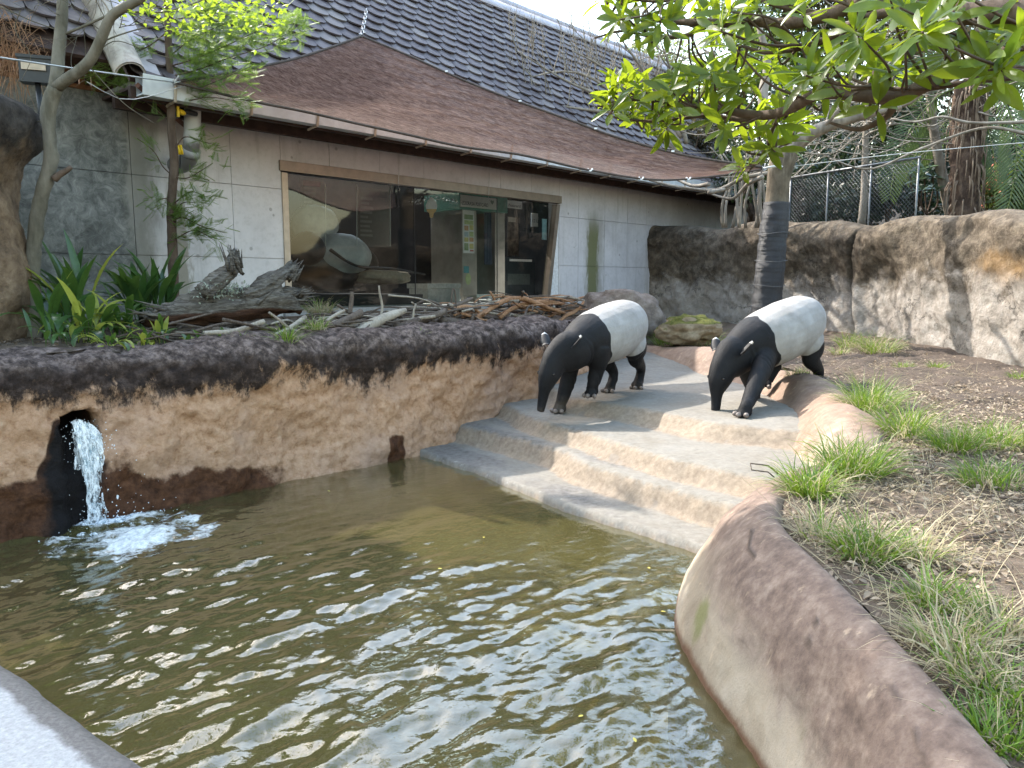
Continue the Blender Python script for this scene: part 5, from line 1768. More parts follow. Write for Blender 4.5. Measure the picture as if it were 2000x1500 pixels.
for (u0, u1, v0, v1, n, Y0, Y1) in ((1175, 1330, 160, 232, 22, 6.2, 7.2), (1300, 1560, 120, 252, 38, 5.5, 6.8), (1150, 1420, -25, 85, 22, 5.7, 6.8), (1400, 1700, -25, 120, 24, 4.9, 6.0), (1680, 2010, -25, 90, 19, 3.9, 5.0), (1560, 1800, 100, 215, 15, 4.6, 5.6), (1450, 1530, 270, 330, 6, 5.9, 6.5), (1780, 2010, 60, 160, 10, 3.5, 4.6)):
    for i in range(n): ros.append((at(R.uniform(u0, u1), R.uniform(v0, v1), R.uniform(Y0, Y1))))
pos, axs, nrs, scs = [], [], [], []
for c in ros:
    dd = np.linalg.norm(allp - c, axis=1); j = int(np.argmin(dd + rng.uniform(0, .25, len(dd)))); s = allp[j]
    mid = (s + c) / 2 + rng.normal(0, .04, 3) + [0, 0, -.03]
    L_ = spl([s, mid, c], 10); g.tube(L_, np.linspace(.011, .0055, 10), 5)
    ax = unit(unit(c - mid) + [0, 0, .55])
    X = unit(np.cross(ax, [.3, .2, 1])); Yv = np.cross(ax, X)
    n = R.randint(5, 9); ph0 = R.uniform(0, 6)
    for q in range(n):
        ph = ph0 + q * 2.4; el = R.uniform(.05, .75) if q > 2 else R.uniform(.6, 1.1)
        rad = X * math.cos(ph) + Yv * math.sin(ph)
        dv = unit(rad * math.cos(el) + ax * math.sin(el) + np.array([0, 0, -.28]) + rng.normal(0, .10, 3))
        pos.append(c + dv * .015 + ax * rng.uniform(-.04, .02)); axs.append(dv)
        nrs.append(unit(ax + rng.normal(0, .28, 3))); scs.append(R.uniform(.15, .235) * (1.08 if c[1] < 5 else 1))
# unseen upper crown, added to break up the sky that the pool mirrors
ub = [spl([(5.5, 4.5, 2.9), (3.6, 5.4, 4.9), (1.6, 6.4, 5.7), (-.4, 7.2, 6.0), (-1.8, 7.6, 6.2)], 40), spl([(5.5, 4.5, 3.0), (4.2, 4.6, 5.0), (2.4, 5.0, 6.0), (.6, 5.2, 6.4)], 40), spl([(5.5, 4.5, 3.0), (4.4, 5.8, 5.2), (3.0, 7.2, 6.3), (1.4, 8.0, 6.9)], 40)]
for L_ in ub: g.tube(L_, np.linspace(.07, .015, 40), 7, .05)
uall = np.vstack(ub)
kk = 0
while kk < 210:
    c = uall[R.randint(4, 119)] + rng.normal(0, 1, 3) * [.55, .55, .45]
    if pix(c)[0, 1] > -75 or c[2] < 3.6: continue
    kk += 1
    j = int(np.argmin(np.linalg.norm(uall - c, axis=1))); L_ = spl([uall[j], (uall[j] + c) / 2 + [0, 0, -.04], c], 6); g.tube(L_, np.linspace(.011, .006, 6), 4)
    ax = unit(unit(c - uall[j]) + [0, 0, .6]); X = unit(np.cross(ax, [.3, .2, 1])); Yv = np.cross(ax, X)
    for q in range(R.randint(6, 9)):
        ph = q * 2.4; el = R.uniform(.05, .8); rad = X * math.cos(ph) + Yv * math.sin(ph)
        dv = unit(rad * math.cos(el) + ax * math.sin(el) + np.array([0, 0, -.25])); pos.append(c); axs.append(dv); nrs.append(unit(ax + rng.normal(0, .28, 3))); scs.append(R.uniform(.2, .28))
g.mk('bough', M_BARK_BROWN, mg_)
pos, axs, nrs, scs = map(np.array, (pos, axs, nrs, scs))
tVl, tFl = leaf_t(.28, .16, .16, ((0, .05), (.12, .38), (.3, .8), (.55, 1), (.78, .8), (.93, .38), (1, .02)))
pz = pix(pos + axs * scs[:, None] * .5)
X, Y, Z = frames(axs, nrs)
score = np.where((pz[:, 0] > -10) & (pz[:, 0] < 2010) & (pz[:, 1] > -10), scs / pz[:, 2], 0)
order = np.argsort(-score)
lme = [mesh('leaf', leaf_t(w, f, c, ((0, .05), (.12, .38), (.3, .8), (.55, 1), (.78, .8), (.93, .38), (1, .02)))[0], [tFl], True, None, [M_MAG]) for w, f, c in ((.28, .16, .16), (.24, .08, .28), (.31, .2, .06), (.27, -.08, .1))]
for i in order[:300]: inst('leaf', lme[i % 4], pos[i], X[i], Y[i], Z[i], mg_, float(scs[i]))
rest = order[300:]
V, F, a = scatter(tVl, tFl, pos[rest], axs[rest], nrs[rest], scs[rest])
tag(mk('leaves', V, F, M_MAG, mg_, True, {'rnd': a}), kind='stuff')
bud = at(1871, 36, 4.2)
V, Q, T = blob(bud, (.012, .012, .03), 3, .05, 1, 12, 10); mk('bud', V, [Q, T], plain('buff_bud', (.42, .33, .22), .6), mg_)

# ---------------------------------------------------------------- forked tree at the left
fb = at(66, 650, 7.0)
ft = thing('forked_tree', fb, 'pale forked tree with a snapped stub rising at the left of the planter', 'tree')
Pt = pxcurve([(62, 680), (66, 600), (65, 500), (76, 402), (100, 318), (95, 250), (95, 212), (109, 171)], 60, 7.0)
V, Q, T = tube(Pt, np.interp(np.linspace(0, 1, 60), [0, .1, .5, .75, .9, 1], [.075, .062, .062, .058, .06, .062]), 16)
V += .007 * fbm(V, 9, 3, 411)[:, None]
mk('trunk', V, [Q, T], M_BARK_GREY, ft)
g = G()
g.tube(pxcurve([(107, 178), (112, 140), (114, 105), (121, 40), (123, -10), (135, -120), (120, -260)], 30, 7.0, 7.3), np.linspace(.056, .03, 30), 12, .03)
g.tube(pxcurve([(110, 172), (126, 158), (150, 142), (175, 119), (194, 84), (217, 33), (252, 10), (285, -12), (360, -90), (470, -190)], 36, 7.0, 6.6), np.linspace(.05, .024, 36), 12, .03)
g.mk('fork', M_BARK_GREY, ft)
g = G(); g.tube(pxcurve([(106, 350), (118, 340), (130, 333), (139, 326)], 8, 6.97), [.035, .026, .024, .02], 9, .1); g.mk('stub', M_BARK_BROWN, ft)
g = G()
for pts, r in (([(128, 66), (168, 49), (217, 28), (250, 23), (315, 24), (380, 6), (440, -20)], .012), ([(194, 84), (240, 66), (300, 52), (360, 60)], .008), ([(217, 33), (205, 8), (180, -20)], .009), ([(0, 12), (60, 40), (112, 60), (150, 90)], .006), ([(190, 100), (230, 80), (300, 105), (370, 120)], .005), ([(170, 125), (240, 200), (300, 240)], .005), ([(95, 230), (60, 240), (20, 232)], .005), ([(40, 20), (30, 60), (60, 110), (40, 160)], .005)):
    g.tube(pxcurve(pts, 16, 6.95, 7.2), np.linspace(r, r * .4, 16), 6)
for i in range(34):
    a = at(R.uniform(100, 300), R.uniform(-60, 60), 7.1)
    grow(g, a, (R.uniform(-1, 1), R.uniform(-.3, .3), R.uniform(-.5, .6)), R.uniform(.3, .7), .004, 1, 3, .7, 0, .2, None, 4)
g.mk('twigs', M_BARK_GREY, ft)['kind'] = 'stuff'
M_YG = leafmat('spring_leaf', (.10, .19, .02), (.24, .36, .03), .5, .45, (.55, .68, .05))
n = 520
pu = rng.uniform(230, 560, n); pv = rng.normal(24, 26, n) - 30 * (pu < 300)
pos = np.array([at(u, v, Yd) for u, v, Yd in zip(pu, pv, rng.uniform(6.6, 7.6, n))])
mapl = leaf_t(.75, .1, .1, ((0, .1), (.3, 1), (.6, .7), (1, .02)))
V, F, a = scatter(*mapl, pos, rdirs(n) * [1, 1, .6], rdirs(n) * .5 + [0, 0, 1], rng.uniform(.035, .065, n))
tag(mk('leaves', V, F, M_YG, ft, True, {'rnd': a}), kind='stuff')
# unseen high crown, clusters placed to shade the near pool, bank and ledge
n = 15500
D = rdirs(n) * (rng.random(n) ** .4)[:, None]
cl = np.array([(-4.0, 7.0, 6.4), (-3.3, 6.6, 6.7), (-4.7, 7.4, 6.3), (-5.4, 7.2, 6.6), (-3.5, 7.5, 6.9), (-5.6, 7.9, 6.4), (-5.9, 6.6, 6.9), (-5.2, 6.3, 6.2), (-3.3, 7.4, 6.2), (-6.3, 8.2, 6.5), (-6.7, 7.4, 6.6), (-6.9, 8.9, 6.5), (-5.8, 8.9, 6.4), (-5.5, 5.8, 6.6), (-4.8, 5.6, 6.3), (-3.2, 5.5, 6.6), (-2.5, 5.7, 6.6), (-4.0, 5.9, 6.5)])
pos = cl[rng.integers(0, 18, n)] + D * [.66, .58, .5]
pos = pos[pix(pos)[:, 1] < -40]; n = len(pos)
V, F, a = scatter(*mapl, pos, rdirs(n), rdirs(n) * .6 + [0, 0, 1], rng.uniform(.09, .15, n))
tag(mk('crown', V, F, M_YG, ft, True, {'rnd': a}), kind='stuff')

# ---------------------------------------------------------------- feathery sapling
sb = at(338, 520, 9.1)
sp = thing('sapling', sb, 'slim dark sapling with feathery sprays in front of the concrete wall', 'tree')
g = G(); Ps = pxcurve([(341, 640), (339, 560), (336, 470), (335, 400), (340, 320), (335, 250), (333, 170), (329, 80), (326, 10), (322, -80)], 60, 9.1)
g.tube(Ps, np.linspace(.062, .032, 60), 10, .07); g.mk('trunk', M_BARK_BROWN, sp)
g = G(); sprays = []
def bough(pts, r=.009, n=0, Y0=9.1, Y1=8.9):
    c = pxcurve(pts, 18, Y0, Y1); g.tube(c, np.linspace(r, r * .3, 18), 5, .08); return c
bs = [([(334, 240), (300, 210), (262, 185), (225, 165)], 3), ([(336, 345), (365, 348), (390, 335), (416, 318)], 4), ([(336, 342), (318, 325), (300, 295), (268, 270)], 2), ([(331, 130), (380, 115), (440, 90), (500, 62), (560, 35)], 26),
      ([(331, 110), (370, 80), (430, 50), (480, 30)], 20), ([(332, 150), (390, 135), (450, 112), (520, 90), (585, 48)], 24), ([(329, 60), (290, 90), (240, 108), (190, 118)], 14), ([(330, 125), (280, 130), (220, 145), (170, 150)], 10),
      ([(334, 165), (380, 172), (420, 160), (490, 130)], 12), ([(335, 190), (370, 196), (410, 190), (480, 200)], 8), ([(337, 400), (370, 375), (400, 382)], 6), ([(336, 430), (360, 425), (390, 440), (440, 455)], 9), ([(337, 470), (380, 450), (420, 470)], 9), ([(337, 390), (318, 388), (305, 395)], 5), ([(337, 300), (360, 268), (400, 278), (430, 285)], 4), ([(336, 445), (352, 400), (380, 395)], 5), ([(328, 40), (380, 30), (430, 5)], 12)]
fr_pos = []
for pts, n in bs:
    c = bough(pts)
    for i in range(n):
        j = R.randint(3, 17); fr_pos.append((c[j], unit(c[min(j + 1, 17)] - c[j - 1])))
g.mk('branch', M_BARK_BROWN, sp)
# one spray: rib with paired leaflets
lv, lf = [], []
for i in range(17):
    y = .08 + .92 * i / 17
    for s in (-1, 1):
        b = len(lv); L_ = .30 * (1 - .6 * (i / 17)); w = .016
        lv += [(0, y, 0), (s * L_ * .5, y + .06 + w, .02), (s * L_, y + .15, -.02), (s * L_ * .5, y + .06 - w, .01)]; lf.append((b, b + 1, b + 2, b + 3))
b = len(lv); lv += [(-.008, 0, 0), (.008, 0, 0), (.004, 1, 0), (-.004, 1, 0)]; lf.append((b, b + 1, b + 2, b + 3))
lv, lf = np.array(lv), np.array(lf)
P_, A_ = [], []
for c, dd in fr_pos:
    for q in range(7):
        P_.append(c + rng.normal(0, .06, 3)); A_.append(unit(dd + rng.normal(0, .7, 3) + [0, 0, -.06]))
n = len(P_)
V, F, a = scatter(lv, lf, np.array(P_), np.array(A_), rdirs(n) * .45 + [0, 0, 1], rng.uniform(.10, .21, n))
tag(mk('sprays', V, F, leafmat('feather_leaf', (.06, .12, .03), (.15, .25, .05), .45, .5, (.40, .55, .10)), sp, True, {'rnd': a}), kind='stuff')

# ---------------------------------------------------------------- background trees and shrubs
M_DK = leafmat('dark_evergreen_leaf', (.009, .019, .007), (.032, .054, .017), .2, .35)
M_MID = leafmat('mid_green_leaf', (.025, .05, .013), (.07, .105, .026), .35, .4, (.25, .34, .05))
M_LT = leafmat('pale_green_leaf', (.10, .14, .04), (.22, .27, .08), .4, .5)
M_OLV = leafmat('olive_brown_leaf', (.03, .028, .013), (.085, .072, .034), .3, .6)


def shrub(name, u, v, Y, rad, n, size, mt, label, cat='shrub', lump=7, stems=3, group=None, leaf=None):
    c = at(u, v, Y); rad = np.asarray(rad, float)
    foot = np.array([c[0], c[1], c[2] - rad[2] * 1.05])
    t = thing(name, foot, label, cat, group)
    lc = c + rdirs(lump) * rad * .62
    k = rng.integers(0, lump, n)
    D = rdirs(n) * (rng.random(n) ** .33)[:, None]
    pos = lc[k] + D * rad * rng.uniform(.38, .62, lump)[k][:, None]
    out = unit_rows(pos - c)
    V, F, a = scatter(*(leaf or DIAMOND), pos, rdirs(n) + out * .5 + [0, 0, -.2], out + rdirs(n) * .7 + [0, 0, .5], rng.uniform(.6, 1.25, n) * size)
    tag(mk('foliage', V, F, mt, t, True, {'rnd': a}), kind='stuff')
    g = G()
    for i in range(stems):
        g.tube(spl([foot + rng.normal(0, .08, 3) * [1, 1, 0], (foot + lc[i % lump]) / 2 + rng.normal(0, .1, 3), lc[i % lump]], 8), np.linspace(.045, .015, 8), 6)
    g.mk('stem', M_BARK_BROWN, t)
    return t


def unit_rows(v): return v / np.maximum(np.linalg.norm(v, axis=1), 1e-9)[:, None]


SG = 'trees and shrubs beyond the rock wall'
for a in (
    ('evergreen_tree', 1420, 215, 22, (2.1, 1.4, 1.9), 5200, .16, M_MID, 'mid green bushy tree above the right end of the roof', 'tree', 9, 4),
    ('evergreen_tree', 1270, 150, 27, (2.0, 1.2, 1.3), 3600, .15, M_LT, 'sunlit pale green tree just past the end of the roof ridge', 'tree', 8, 3),
    ('evergreen_tree', 1640, 210, 20, (2.3, 1.4, 2.0), 5200, .16, M_DK, 'dark evergreen tree behind the middle of the chain link fence', 'tree', 9, 4),
    ('evergreen_tree', 1840, 180, 19.5, (2.2, 1.4, 2.1), 5200, .15, M_OLV, 'olive brown dry-looking tree behind the palm trunk', 'tree', 9, 4),
    ('evergreen_tree', 2010, 240, 17.5, (1.7, 1.2, 2.4), 5200, .15, M_DK, 'dark glossy evergreen at the right edge beyond the rock wall', 'tree', 9, 4),
    ('evergreen_tree', 1540, 50, 27, (3.4, 1.6, 2.4), 6200, .2, M_MID, 'taller green tree far behind the broad leaved boughs', 'tree', 9, 4),
    ('evergreen_tree', 1800, 20, 26, (3.8, 1.6, 2.8), 6800, .2, M_OLV, 'tall brownish tree far behind at the upper right', 'tree', 9, 4),
    ('evergreen_tree', 2030, 40, 24, (2.8, 1.6, 3.0), 6200, .2, M_DK, 'tall dark tree far behind in the upper right corner', 'tree', 9, 4),
    ('dense_shrub', 1470, 330, 17.5, (1.2, .8, 1.1), 3800, .10, M_DK, 'dark shrub in the gap between roof end and wrapped trunk', 'shrub', 8, 5),
    ('dense_shrub', 1340, 300, 19.5, (1.4, .8, .8), 3600, .10, M_OLV, 'grey olive twiggy shrub above the right tip of the shade net', 'shrub', 8, 5),
    ('dense_shrub', 1610, 350, 17.0, (1.3, .8, 1.2), 3600, .11, M_DK, 'dark shrub behind the left half of the chain link fence', 'shrub', 8, 5),
    ('dense_shrub', 1740, 390, 16.4, (1.1, .8, .9), 3600, .11, M_DK, 'low dark shrub behind the right half of the chain link fence', 'shrub', 8, 5),
    ('dense_shrub', 1990, 400, 14.2, (.8, .6, .9), 3000, .12, M_MID, 'leafy green shrub at the right edge above the rock wall', 'shrub', 8, 5),
    ('dense_shrub', 1580, 385, 16.2, (.9, .6, .8), 3000, .10, M_DK, 'dark shrub low behind the fence nearest the wrapped trunk', 'shrub', 8, 5),
    ('dense_shrub', 1680, 300, 18.5, (1.7, .8, 1.3), 4200, .12, M_DK, 'dark shrub above the chain link fence rail', 'shrub', 9, 5),
    ('dense_shrub', 1790, 290, 17.5, (1.3, .8, 1.4), 4200, .12, M_DK, 'dark shrub between the slim and the leaning trunk', 'shrub', 9, 5),
    ('dense_shrub', 1900, 330, 17.0, (1.3, .8, 1.5), 3800, .11, M_DK, 'dark shrub right behind the palm trunk', 'shrub', 8, 5),
): shrub(*a, group=SG)
t = shrub('flowering_shrub', 1938, 385, 14.6, (.38, .3, .5), 1500, .08, M_LT, 'pale shrub with coral red flowers between palm and right edge', 'shrub', 6, 3, SG)
c = at(1940, 370, 14.4); pos = c + rng.normal(0, 1, (170, 3)) * [.16, .12, .2]
V, F, a = scatter(*DIAMOND, pos, rdirs(170), rdirs(170), .07)
tag(mk('flower', V, F, plain('coral_petal', (.62, .16, .09), .6), t, True, {'rnd': a}), kind='stuff')
# big-leaved rosette shrub by the leaning trunk
t = thing('rosette_shrub', at(1810, 400, 14.6), 'shrub with pale glossy leaf rosettes left of the leaning trunk', 'shrub', SG)
g = G(); P_, A_, N_ = [], [], []
for (u, v) in ((1806, 330), (1792, 352), (1822, 345), (1800, 372), (1830, 372), (1780, 335)):
    c = at(u, v, 14.6); g.tube(spl([at(1810, 420, 14.7), at(u, v + 30, 14.7), c], 8), .014, 5)
    for q in range(9):
        a_ = q * 2.4; dv = unit([math.cos(a_), math.sin(a_) * .6 - .3, R.uniform(-.2, .7)]); P_.append(c); A_.append(dv); N_.append([0, -.4, 1])
g.mk('stem', M_BARK_BROWN, t)
V, F, a = scatter(*leaf_t(.34, .1, .2), np.array(P_), np.array(A_), np.array(N_), .24); tag(mk('leaves', V, F, leafmat('glossy_blue_leaf', (.06, .10, .05), (.14, .20, .11), .2, .2), t, True, {'rnd': a}), kind='stuff')
# slim pale trunks
for pts, r, Y, lab in (([(1682, 440), (1688, 380), (1690, 300), (1692, 240), (1700, 150)], .075, 15.2, 'slim pale straight trunk behind the chain link fence'),
                       ([(1862, 440), (1846, 370), (1832, 300), (1822, 240), (1812, 150)], .105, 14.6, 'pale leaning trunk left of the shaggy palm')):
    t = thing('bare_tree', at(*pts[0], Y), lab, 'tree', SG)
    g = G(); g.tube(pxcurve(pts, 30, Y), np.linspace(r, r * .6, 30), 12, .06); g.mk('trunk', M_BARK_PALE, t)
    g = G(); tips = []
    for i in range(5): grow(g, at(pts[3][0], pts[3][1] - 20 * i, Y), (R.uniform(-1, 1), R.uniform(-.6, .2), R.uniform(-.1, .5)), 1.5, .03, 2, 3, .8, 0, .25, tips)
    g.mk('branch', M_BARK_PALE, t)
# multi-stemmed pale shrub by the wrapped trunk
t = thing('bare_shrub', at(1450, 440, 15.0), 'clump of pale bare stems between the building end and the wrapped trunk', 'shrub', SG)
g = G()
for i in range(15):
    u = R.uniform(1390, 1515); g.tube(pxcurve([(u + R.uniform(-8, 8), 445), (u + R.uniform(-8, 8), 400), (u + R.uniform(-14, 14), 350), (u + R.uniform(-25, 25), 300)], 12, R.uniform(14.4, 15.4)), np.linspace(.032, .014, 12), 6, .1)
for pts in ([(1268, 352), (1330, 366), (1400, 371), (1450, 348), (1512, 336)], [(1300, 340), (1350, 362), (1385, 360)], [(1385, 378), (1430, 388), (1460, 360), (1490, 345)], [(1440, 352), (1420, 368), (1385, 376)]):
    g.tube(pxcurve(pts, 18, 14.3, 13.4), np.linspace(.018, .04, 18), 7, .1)
g.mk('stem', M_BARK_PALE, t)
# pale leafless tree leaning over the roof
t = thing('leafless_tree', at(1330, 330, 16.5), 'pale leafless tree with upturned twigs against the roof tiles', 'tree', SG)
g = G()
for pts in ([(1330, 300), (1230, 230), (1150, 215), (1080, 205), (1025, 195)], [(1330, 290), (1220, 200), (1150, 150), (1090, 140), (1040, 150)], [(1330, 280), (1240, 180), (1175, 130), (1120, 100)], [(1330, 270), (1270, 160), (1230, 100), (1200, 60)], [(1330, 300), (1250, 225), (1180, 190), (1110, 160), (1010, 100)], [(1340, 280), (1320, 170), (1290, 80)]):
    c = pxcurve(pts, 24, 16.5, 15.6); g.tube(c, np.linspace(.05, .012, 24), 7, .06)
    for i in range(13):
        j = R.randint(5, 23); grow(g, c[j], (R.uniform(-.8, .3), R.uniform(-.3, .3), R.uniform(.5, 1)), R.uniform(.5, 1.0), .012, 2, 3, .55, .35, .12, None, 4, .6)
g.mk('branch', M_BARK_PALE, t)
# tangle of dry vines in front of the trees
t = thing('dry_vines', at(1700, 300, 14.3), 'tangle of dry pale vines sagging above the chain link fence', 'vine', SG)
g = G()
for i in range(95):
    u0 = R.uniform(1440, 1980); v0 = R.uniform(170, 300); du = R.uniform(60, 240) * R.choice((-1, 1)); sag = R.uniform(10, 70)
    g.tube(pxcurve([(u0, v0), (u0 + du * .3, v0 + sag * .8), (u0 + du * .65, v0 + sag), (u0 + du, v0 + R.uniform(-20, 30))], 14, R.uniform(13.6, 15.6)), R.uniform(.004, .011), 4)
for pts in ([(2010, 238), (1900, 240), (1840, 228), (1790, 238), (1740, 232)], [(2010, 262), (1920, 250), (1800, 290), (1700, 330), (1620, 310)]):
    g.tube(pxcurve(pts, 22, 12.6, 13.4), np.linspace(.028, .014, 22), 6, .08)
g.mk('stem', M_BARK_PALE, t)
# shaggy palm with hanging fronds
pb = at(1885, 440, 14.0)
pt = thing('palm_tree', pb, 'shaggy dark palm trunk with arching fronds above the rock wall', 'palm', SG)
P = pxcurve([(1884, 450), (1884, 380), (1887, 300), (1890, 230), (1892, 160)], 40, 14.0)
V, Q, T = tube(P, np.interp(np.linspace(0, 1, 40), [0, .3, .7, 1], [.26, .24, .27, .22]), 20, .12)
mk('trunk', V, [Q, T], barkmat('palm_trunk_fibre', (.06, .038, .028), (.17, .115, .08), 16, (1, 1, .3), 1.0), pt)
g = G()
for i in range(110):
    j = R.randint(3, 39); a_ = R.uniform(math.pi * .9, math.pi * 2.1); rr = .25
    b = P[j] + np.array([rr * math.cos(a_), rr * math.sin(a_), 0]); g.tube(spl([b, b + [.06 * math.cos(a_), .06 * math.sin(a_), -.12], b + [.07 * math.cos(a_), .05 * math.sin(a_), -R.uniform(.25, .6)]], 6), [.016, .012, .004], 4)
g.mk('leaf_base', barkmat('palm_fibre', (.17, .12, .085), (.28, .21, .15), 20), pt)
M_FR = leafmat('palm_leaflet', (.035, .065, .018), (.10, .15, .04), .35, .35)
for pts, Y in (([(1890, 160), (1940, 170), (1975, 230), (1985, 300), (1975, 380), (1960, 430)], 13.2), ([(1890, 165), (1830, 190), (1780, 250), (1750, 320), (1738, 385)], 14.4), ([(1890, 160), (1920, 220), (1940, 300), (1948, 360)], 13.8), ([(1892, 150), (1850, 120), (1800, 140), (1770, 190)], 14.2), ([(1892, 150), (1930, 100), (1990, 110), (2030, 160)], 13.4), ([(1890, 170), (1845, 240), (1790, 300), (1768, 350)], 14.8), ([(1892, 150), (1960, 130), (2010, 190), (2030, 270)], 13.6)):
    c = pxcurve(pts, 40, Y); fo = thing('frond', c[0], None, None); fo.parent = pt; fo.location = tuple(c[0] - pb); WL[fo.name] = c[0]
    g = G(); g.tube(c, np.linspace(.018, .005, 40), 5); g.mk('rachis', M_LT, fo)
    T_ = unit_rows(np.gradient(c, axis=0)); P_, A_, N_, S_ = [], [], [], []
    for i in range(5, 40):
        sd = unit(np.cross(T_[i], [0, -1, .2]))
        for s in (-1, 1):
            for sub in (0, .5):
                P_.append(c[i] + T_[i] * .02 * sub); A_.append(sd * s + T_[i] * .55 + np.array([0, 0, -.35])); N_.append([0, -1, .3]); S_.append(.34 * math.sin(math.pi * (i - 3) / 40) + .08)
    V, F, a = scatter(*leaf_t(.07, .1, .15), np.array(P_), np.array(A_), np.array(N_), np.array(S_)); tag(mk('leaflets', V, F, M_FR, fo, True, {'rnd': a}), kind='stuff')

# ---------------------------------------------------------------- chain link fence
fA, fB = at(1540, 420, 15.4), at(1790, 420, 12.9)
fA[2] = fB[2] = 2.5; HT = 1.32
fen = thing('chain_link_fence', fA, 'grey chain link fence with a top rail behind the rock wall', 'fence')
dv = (fB - fA)[:2]; LN = np.linalg.norm(dv); dv = np.array([*(dv / LN), 0]); nrm2 = np.array([dv[1], -dv[0], 0])
g = G(); sp_ = .072
for s in np.arange(-HT, LN, sp_):
    for sg_ in (1, -1):
        a0, b0 = s, s + HT
        t0 = max(0, -a0 / HT); t1 = min(1, (LN - a0) / HT)
        if t1 - t0 < .02: continue
        pa = (a0 + HT * t0, HT * t0 if sg_ > 0 else HT * (1 - t0)); pb_ = (a0 + HT * t1, HT * t1 if sg_ > 0 else HT * (1 - t1))
        g.tube([fA + dv * pa[0] + [0, 0, pa[1]] + nrm2 * .002 * sg_, fA + dv * pb_[0] + [0, 0, pb_[1]] + nrm2 * .002 * sg_], .0028, 3)
M_GALV = plain('galvanised_wire', (.13, .135, .14), .45, .5)
tag(g.mk('mesh', M_GALV, fen), kind='stuff')
g = G(); g.tube([fA + [0, 0, HT], fB + [0, 0, HT]], .022, 8); g.mk('rail', M_GALV, fen)
for s in (0.02, LN / 3, 2 * LN / 3, LN - .02):
    g = G(); g.tube([fA + dv * s + [0, 0, -.5], fA + dv * s + [0, 0, HT + .02]], .017, 8); g.mk('post', M_GALV, fen)
# ================================================================ PLANTER: brush pile, log, plants
PA, PB = np.array([-2.35, 7.05]), np.array([1.0, 11.45])      # foot line of the brush pile
pdir = unit(PB - PA); pnrm = np.array([-pdir[1], pdir[0]])


def onpile(u, v, off=0.0):
    d = ray(u, v); q = PA + pnrm * off
    nn = np.array([pdir[1], -pdir[0]])
    return CAM + d * ((q @ nn) / (d[:2] @ nn))


def stick(pts, r, mt, label, off=0.0, wob=.1, k=8, group='cut branches of the brush pile', offs=None, n=None, name='branch'):
    P = [onpile(u, v, off + (offs[i] if offs else 0)) for i, (u, v) in enumerate(pts)]
    n = n or max(6, len(P) * 4)
    c = spl(P, n); c = c + .012 * np.column_stack([vnoise(c * 6, s) for s in (4, 5, 6)])
    V, Q, T = tube(c, r if not np.isscalar(r) else np.linspace(r, r * .72, n), k, wob)
    o = mk(name, V, [Q, T], mt)
    return tag(o, label, 'branch', group)


stick([(694, 655), (730, 632), (765, 614), (792, 606)], [.058, .062, .055, .05, .03], M_DRYWOOD, 'thick bleached log with bare wood lying at the front of the brush pile', .02, .08, 12, name='log')
stick([(773, 640), (812, 627), (850, 616), (868, 609)], [.048, .046, .042, .038], M_STICK, 'grey log with a cut end right of the bleached log', .02, .06, 12, name='log')
stick([(862, 628), (910, 630), (960, 632), (1010, 634), (1066, 637)], [.05, .046, .04, .03, .016], M_STICK, 'long level grey branch along the front right of the brush pile', .03, .08, 10)
stick([(586, 642), (622, 637), (655, 633), (682, 622), (706, 609)], [.018, .03, .034, .042, .04], M_STICK, 'grey brown bent branch left of the bleached log', .08, .07, 10)
stick([(915, 632), (950, 607), (984, 588), (1019, 584), (1060, 597), (1102, 612)], [.026, .032, .036, .036, .03, .022], M_REDSTICK, 'arching red brown branch on top of the right half of the brush pile', .10, .06, 10)
stick([(976, 622), (996, 606), (1016, 597), (1040, 590), (1075, 590), (1120, 598)], [.026, .030, .032, .03, .026, .02], M_REDSTICK, 'red brown branch curling below the arching one', .16, .06, 10)
stick([(1085, 632), (1105, 618), (1128, 604), (1140, 590)], [.024, .028, .03, .02], M_REDSTICK, 'red brown branch ending behind the left tapir shoulder', .08, .06, 10)
stick([(1040, 596), (1075, 586), (1110, 588), (1140, 580)], [.024, .028, .024, .016], M_REDSTICK, 'red brown branch at the top right end of the brush pile', .25, .06, 10)
stick([(684, 612), (686, 590), (687, 569)], [.026, .024, .023], M_STICK, 'short dark upright stump of a branch rising from the brush pile', .2, .08, 9)
stick([(744, 618), (746, 596), (741, 574), (740, 559)], [.012, .015, .014, .009], M_DRYWOOD, 'thin bleached upright twig rising from the brush pile', .15, .08, 8)
stick([(884, 612), (882, 585), (885, 566), (889, 572), (892, 600)], [.012, .011, .01, .009, .008], M_STICK, 'looped grey twig standing in the brush pile before the booth', .18, .08, 7)
stick([(972, 597), (964, 580), (958, 570)], [.018, .017, .014], M_REDSTICK, 'short red brown stub pointing up at the booth', .2, .1, 8)
stick([(926, 612), (921, 630), (919, 647)], [.022, .024, .02], M_STICK, 'stubby grey peg hooked over the planter rim', -.05, .1, 8)
stick([(924, 646), (925, 668), (922, 691)], [.016, .014, .01], M_REDSTICK, 'thin twig hanging down over the planter rim', -.11, .1, 7)
stick([(806, 626), (808, 606), (812, 594)], [.013, .014, .01], M_DRYWOOD, 'short pale upright twig beside the grey log', .08, .1, 7)
stick([(400, 652), (445, 648), (482, 640), (517, 629)], [.02, .024, .026, .024], M_DRYWOOD, 'pale grey branch lying below the rotten log', .05, .07, 8)
stick([(526, 612), (548, 628), (575, 645), (610, 650), (640, 654)], [.012, .014, .013, .012, .01], M_DRYWOOD, 'long thin curved pale branch left of the brush pile', .1, .06, 7)
stick([(638, 627), (655, 616), (672, 607)], [.018, .018, .016], M_DRYWOOD, 'pale slanting stick below the dark upright stump', .12, .08, 8)
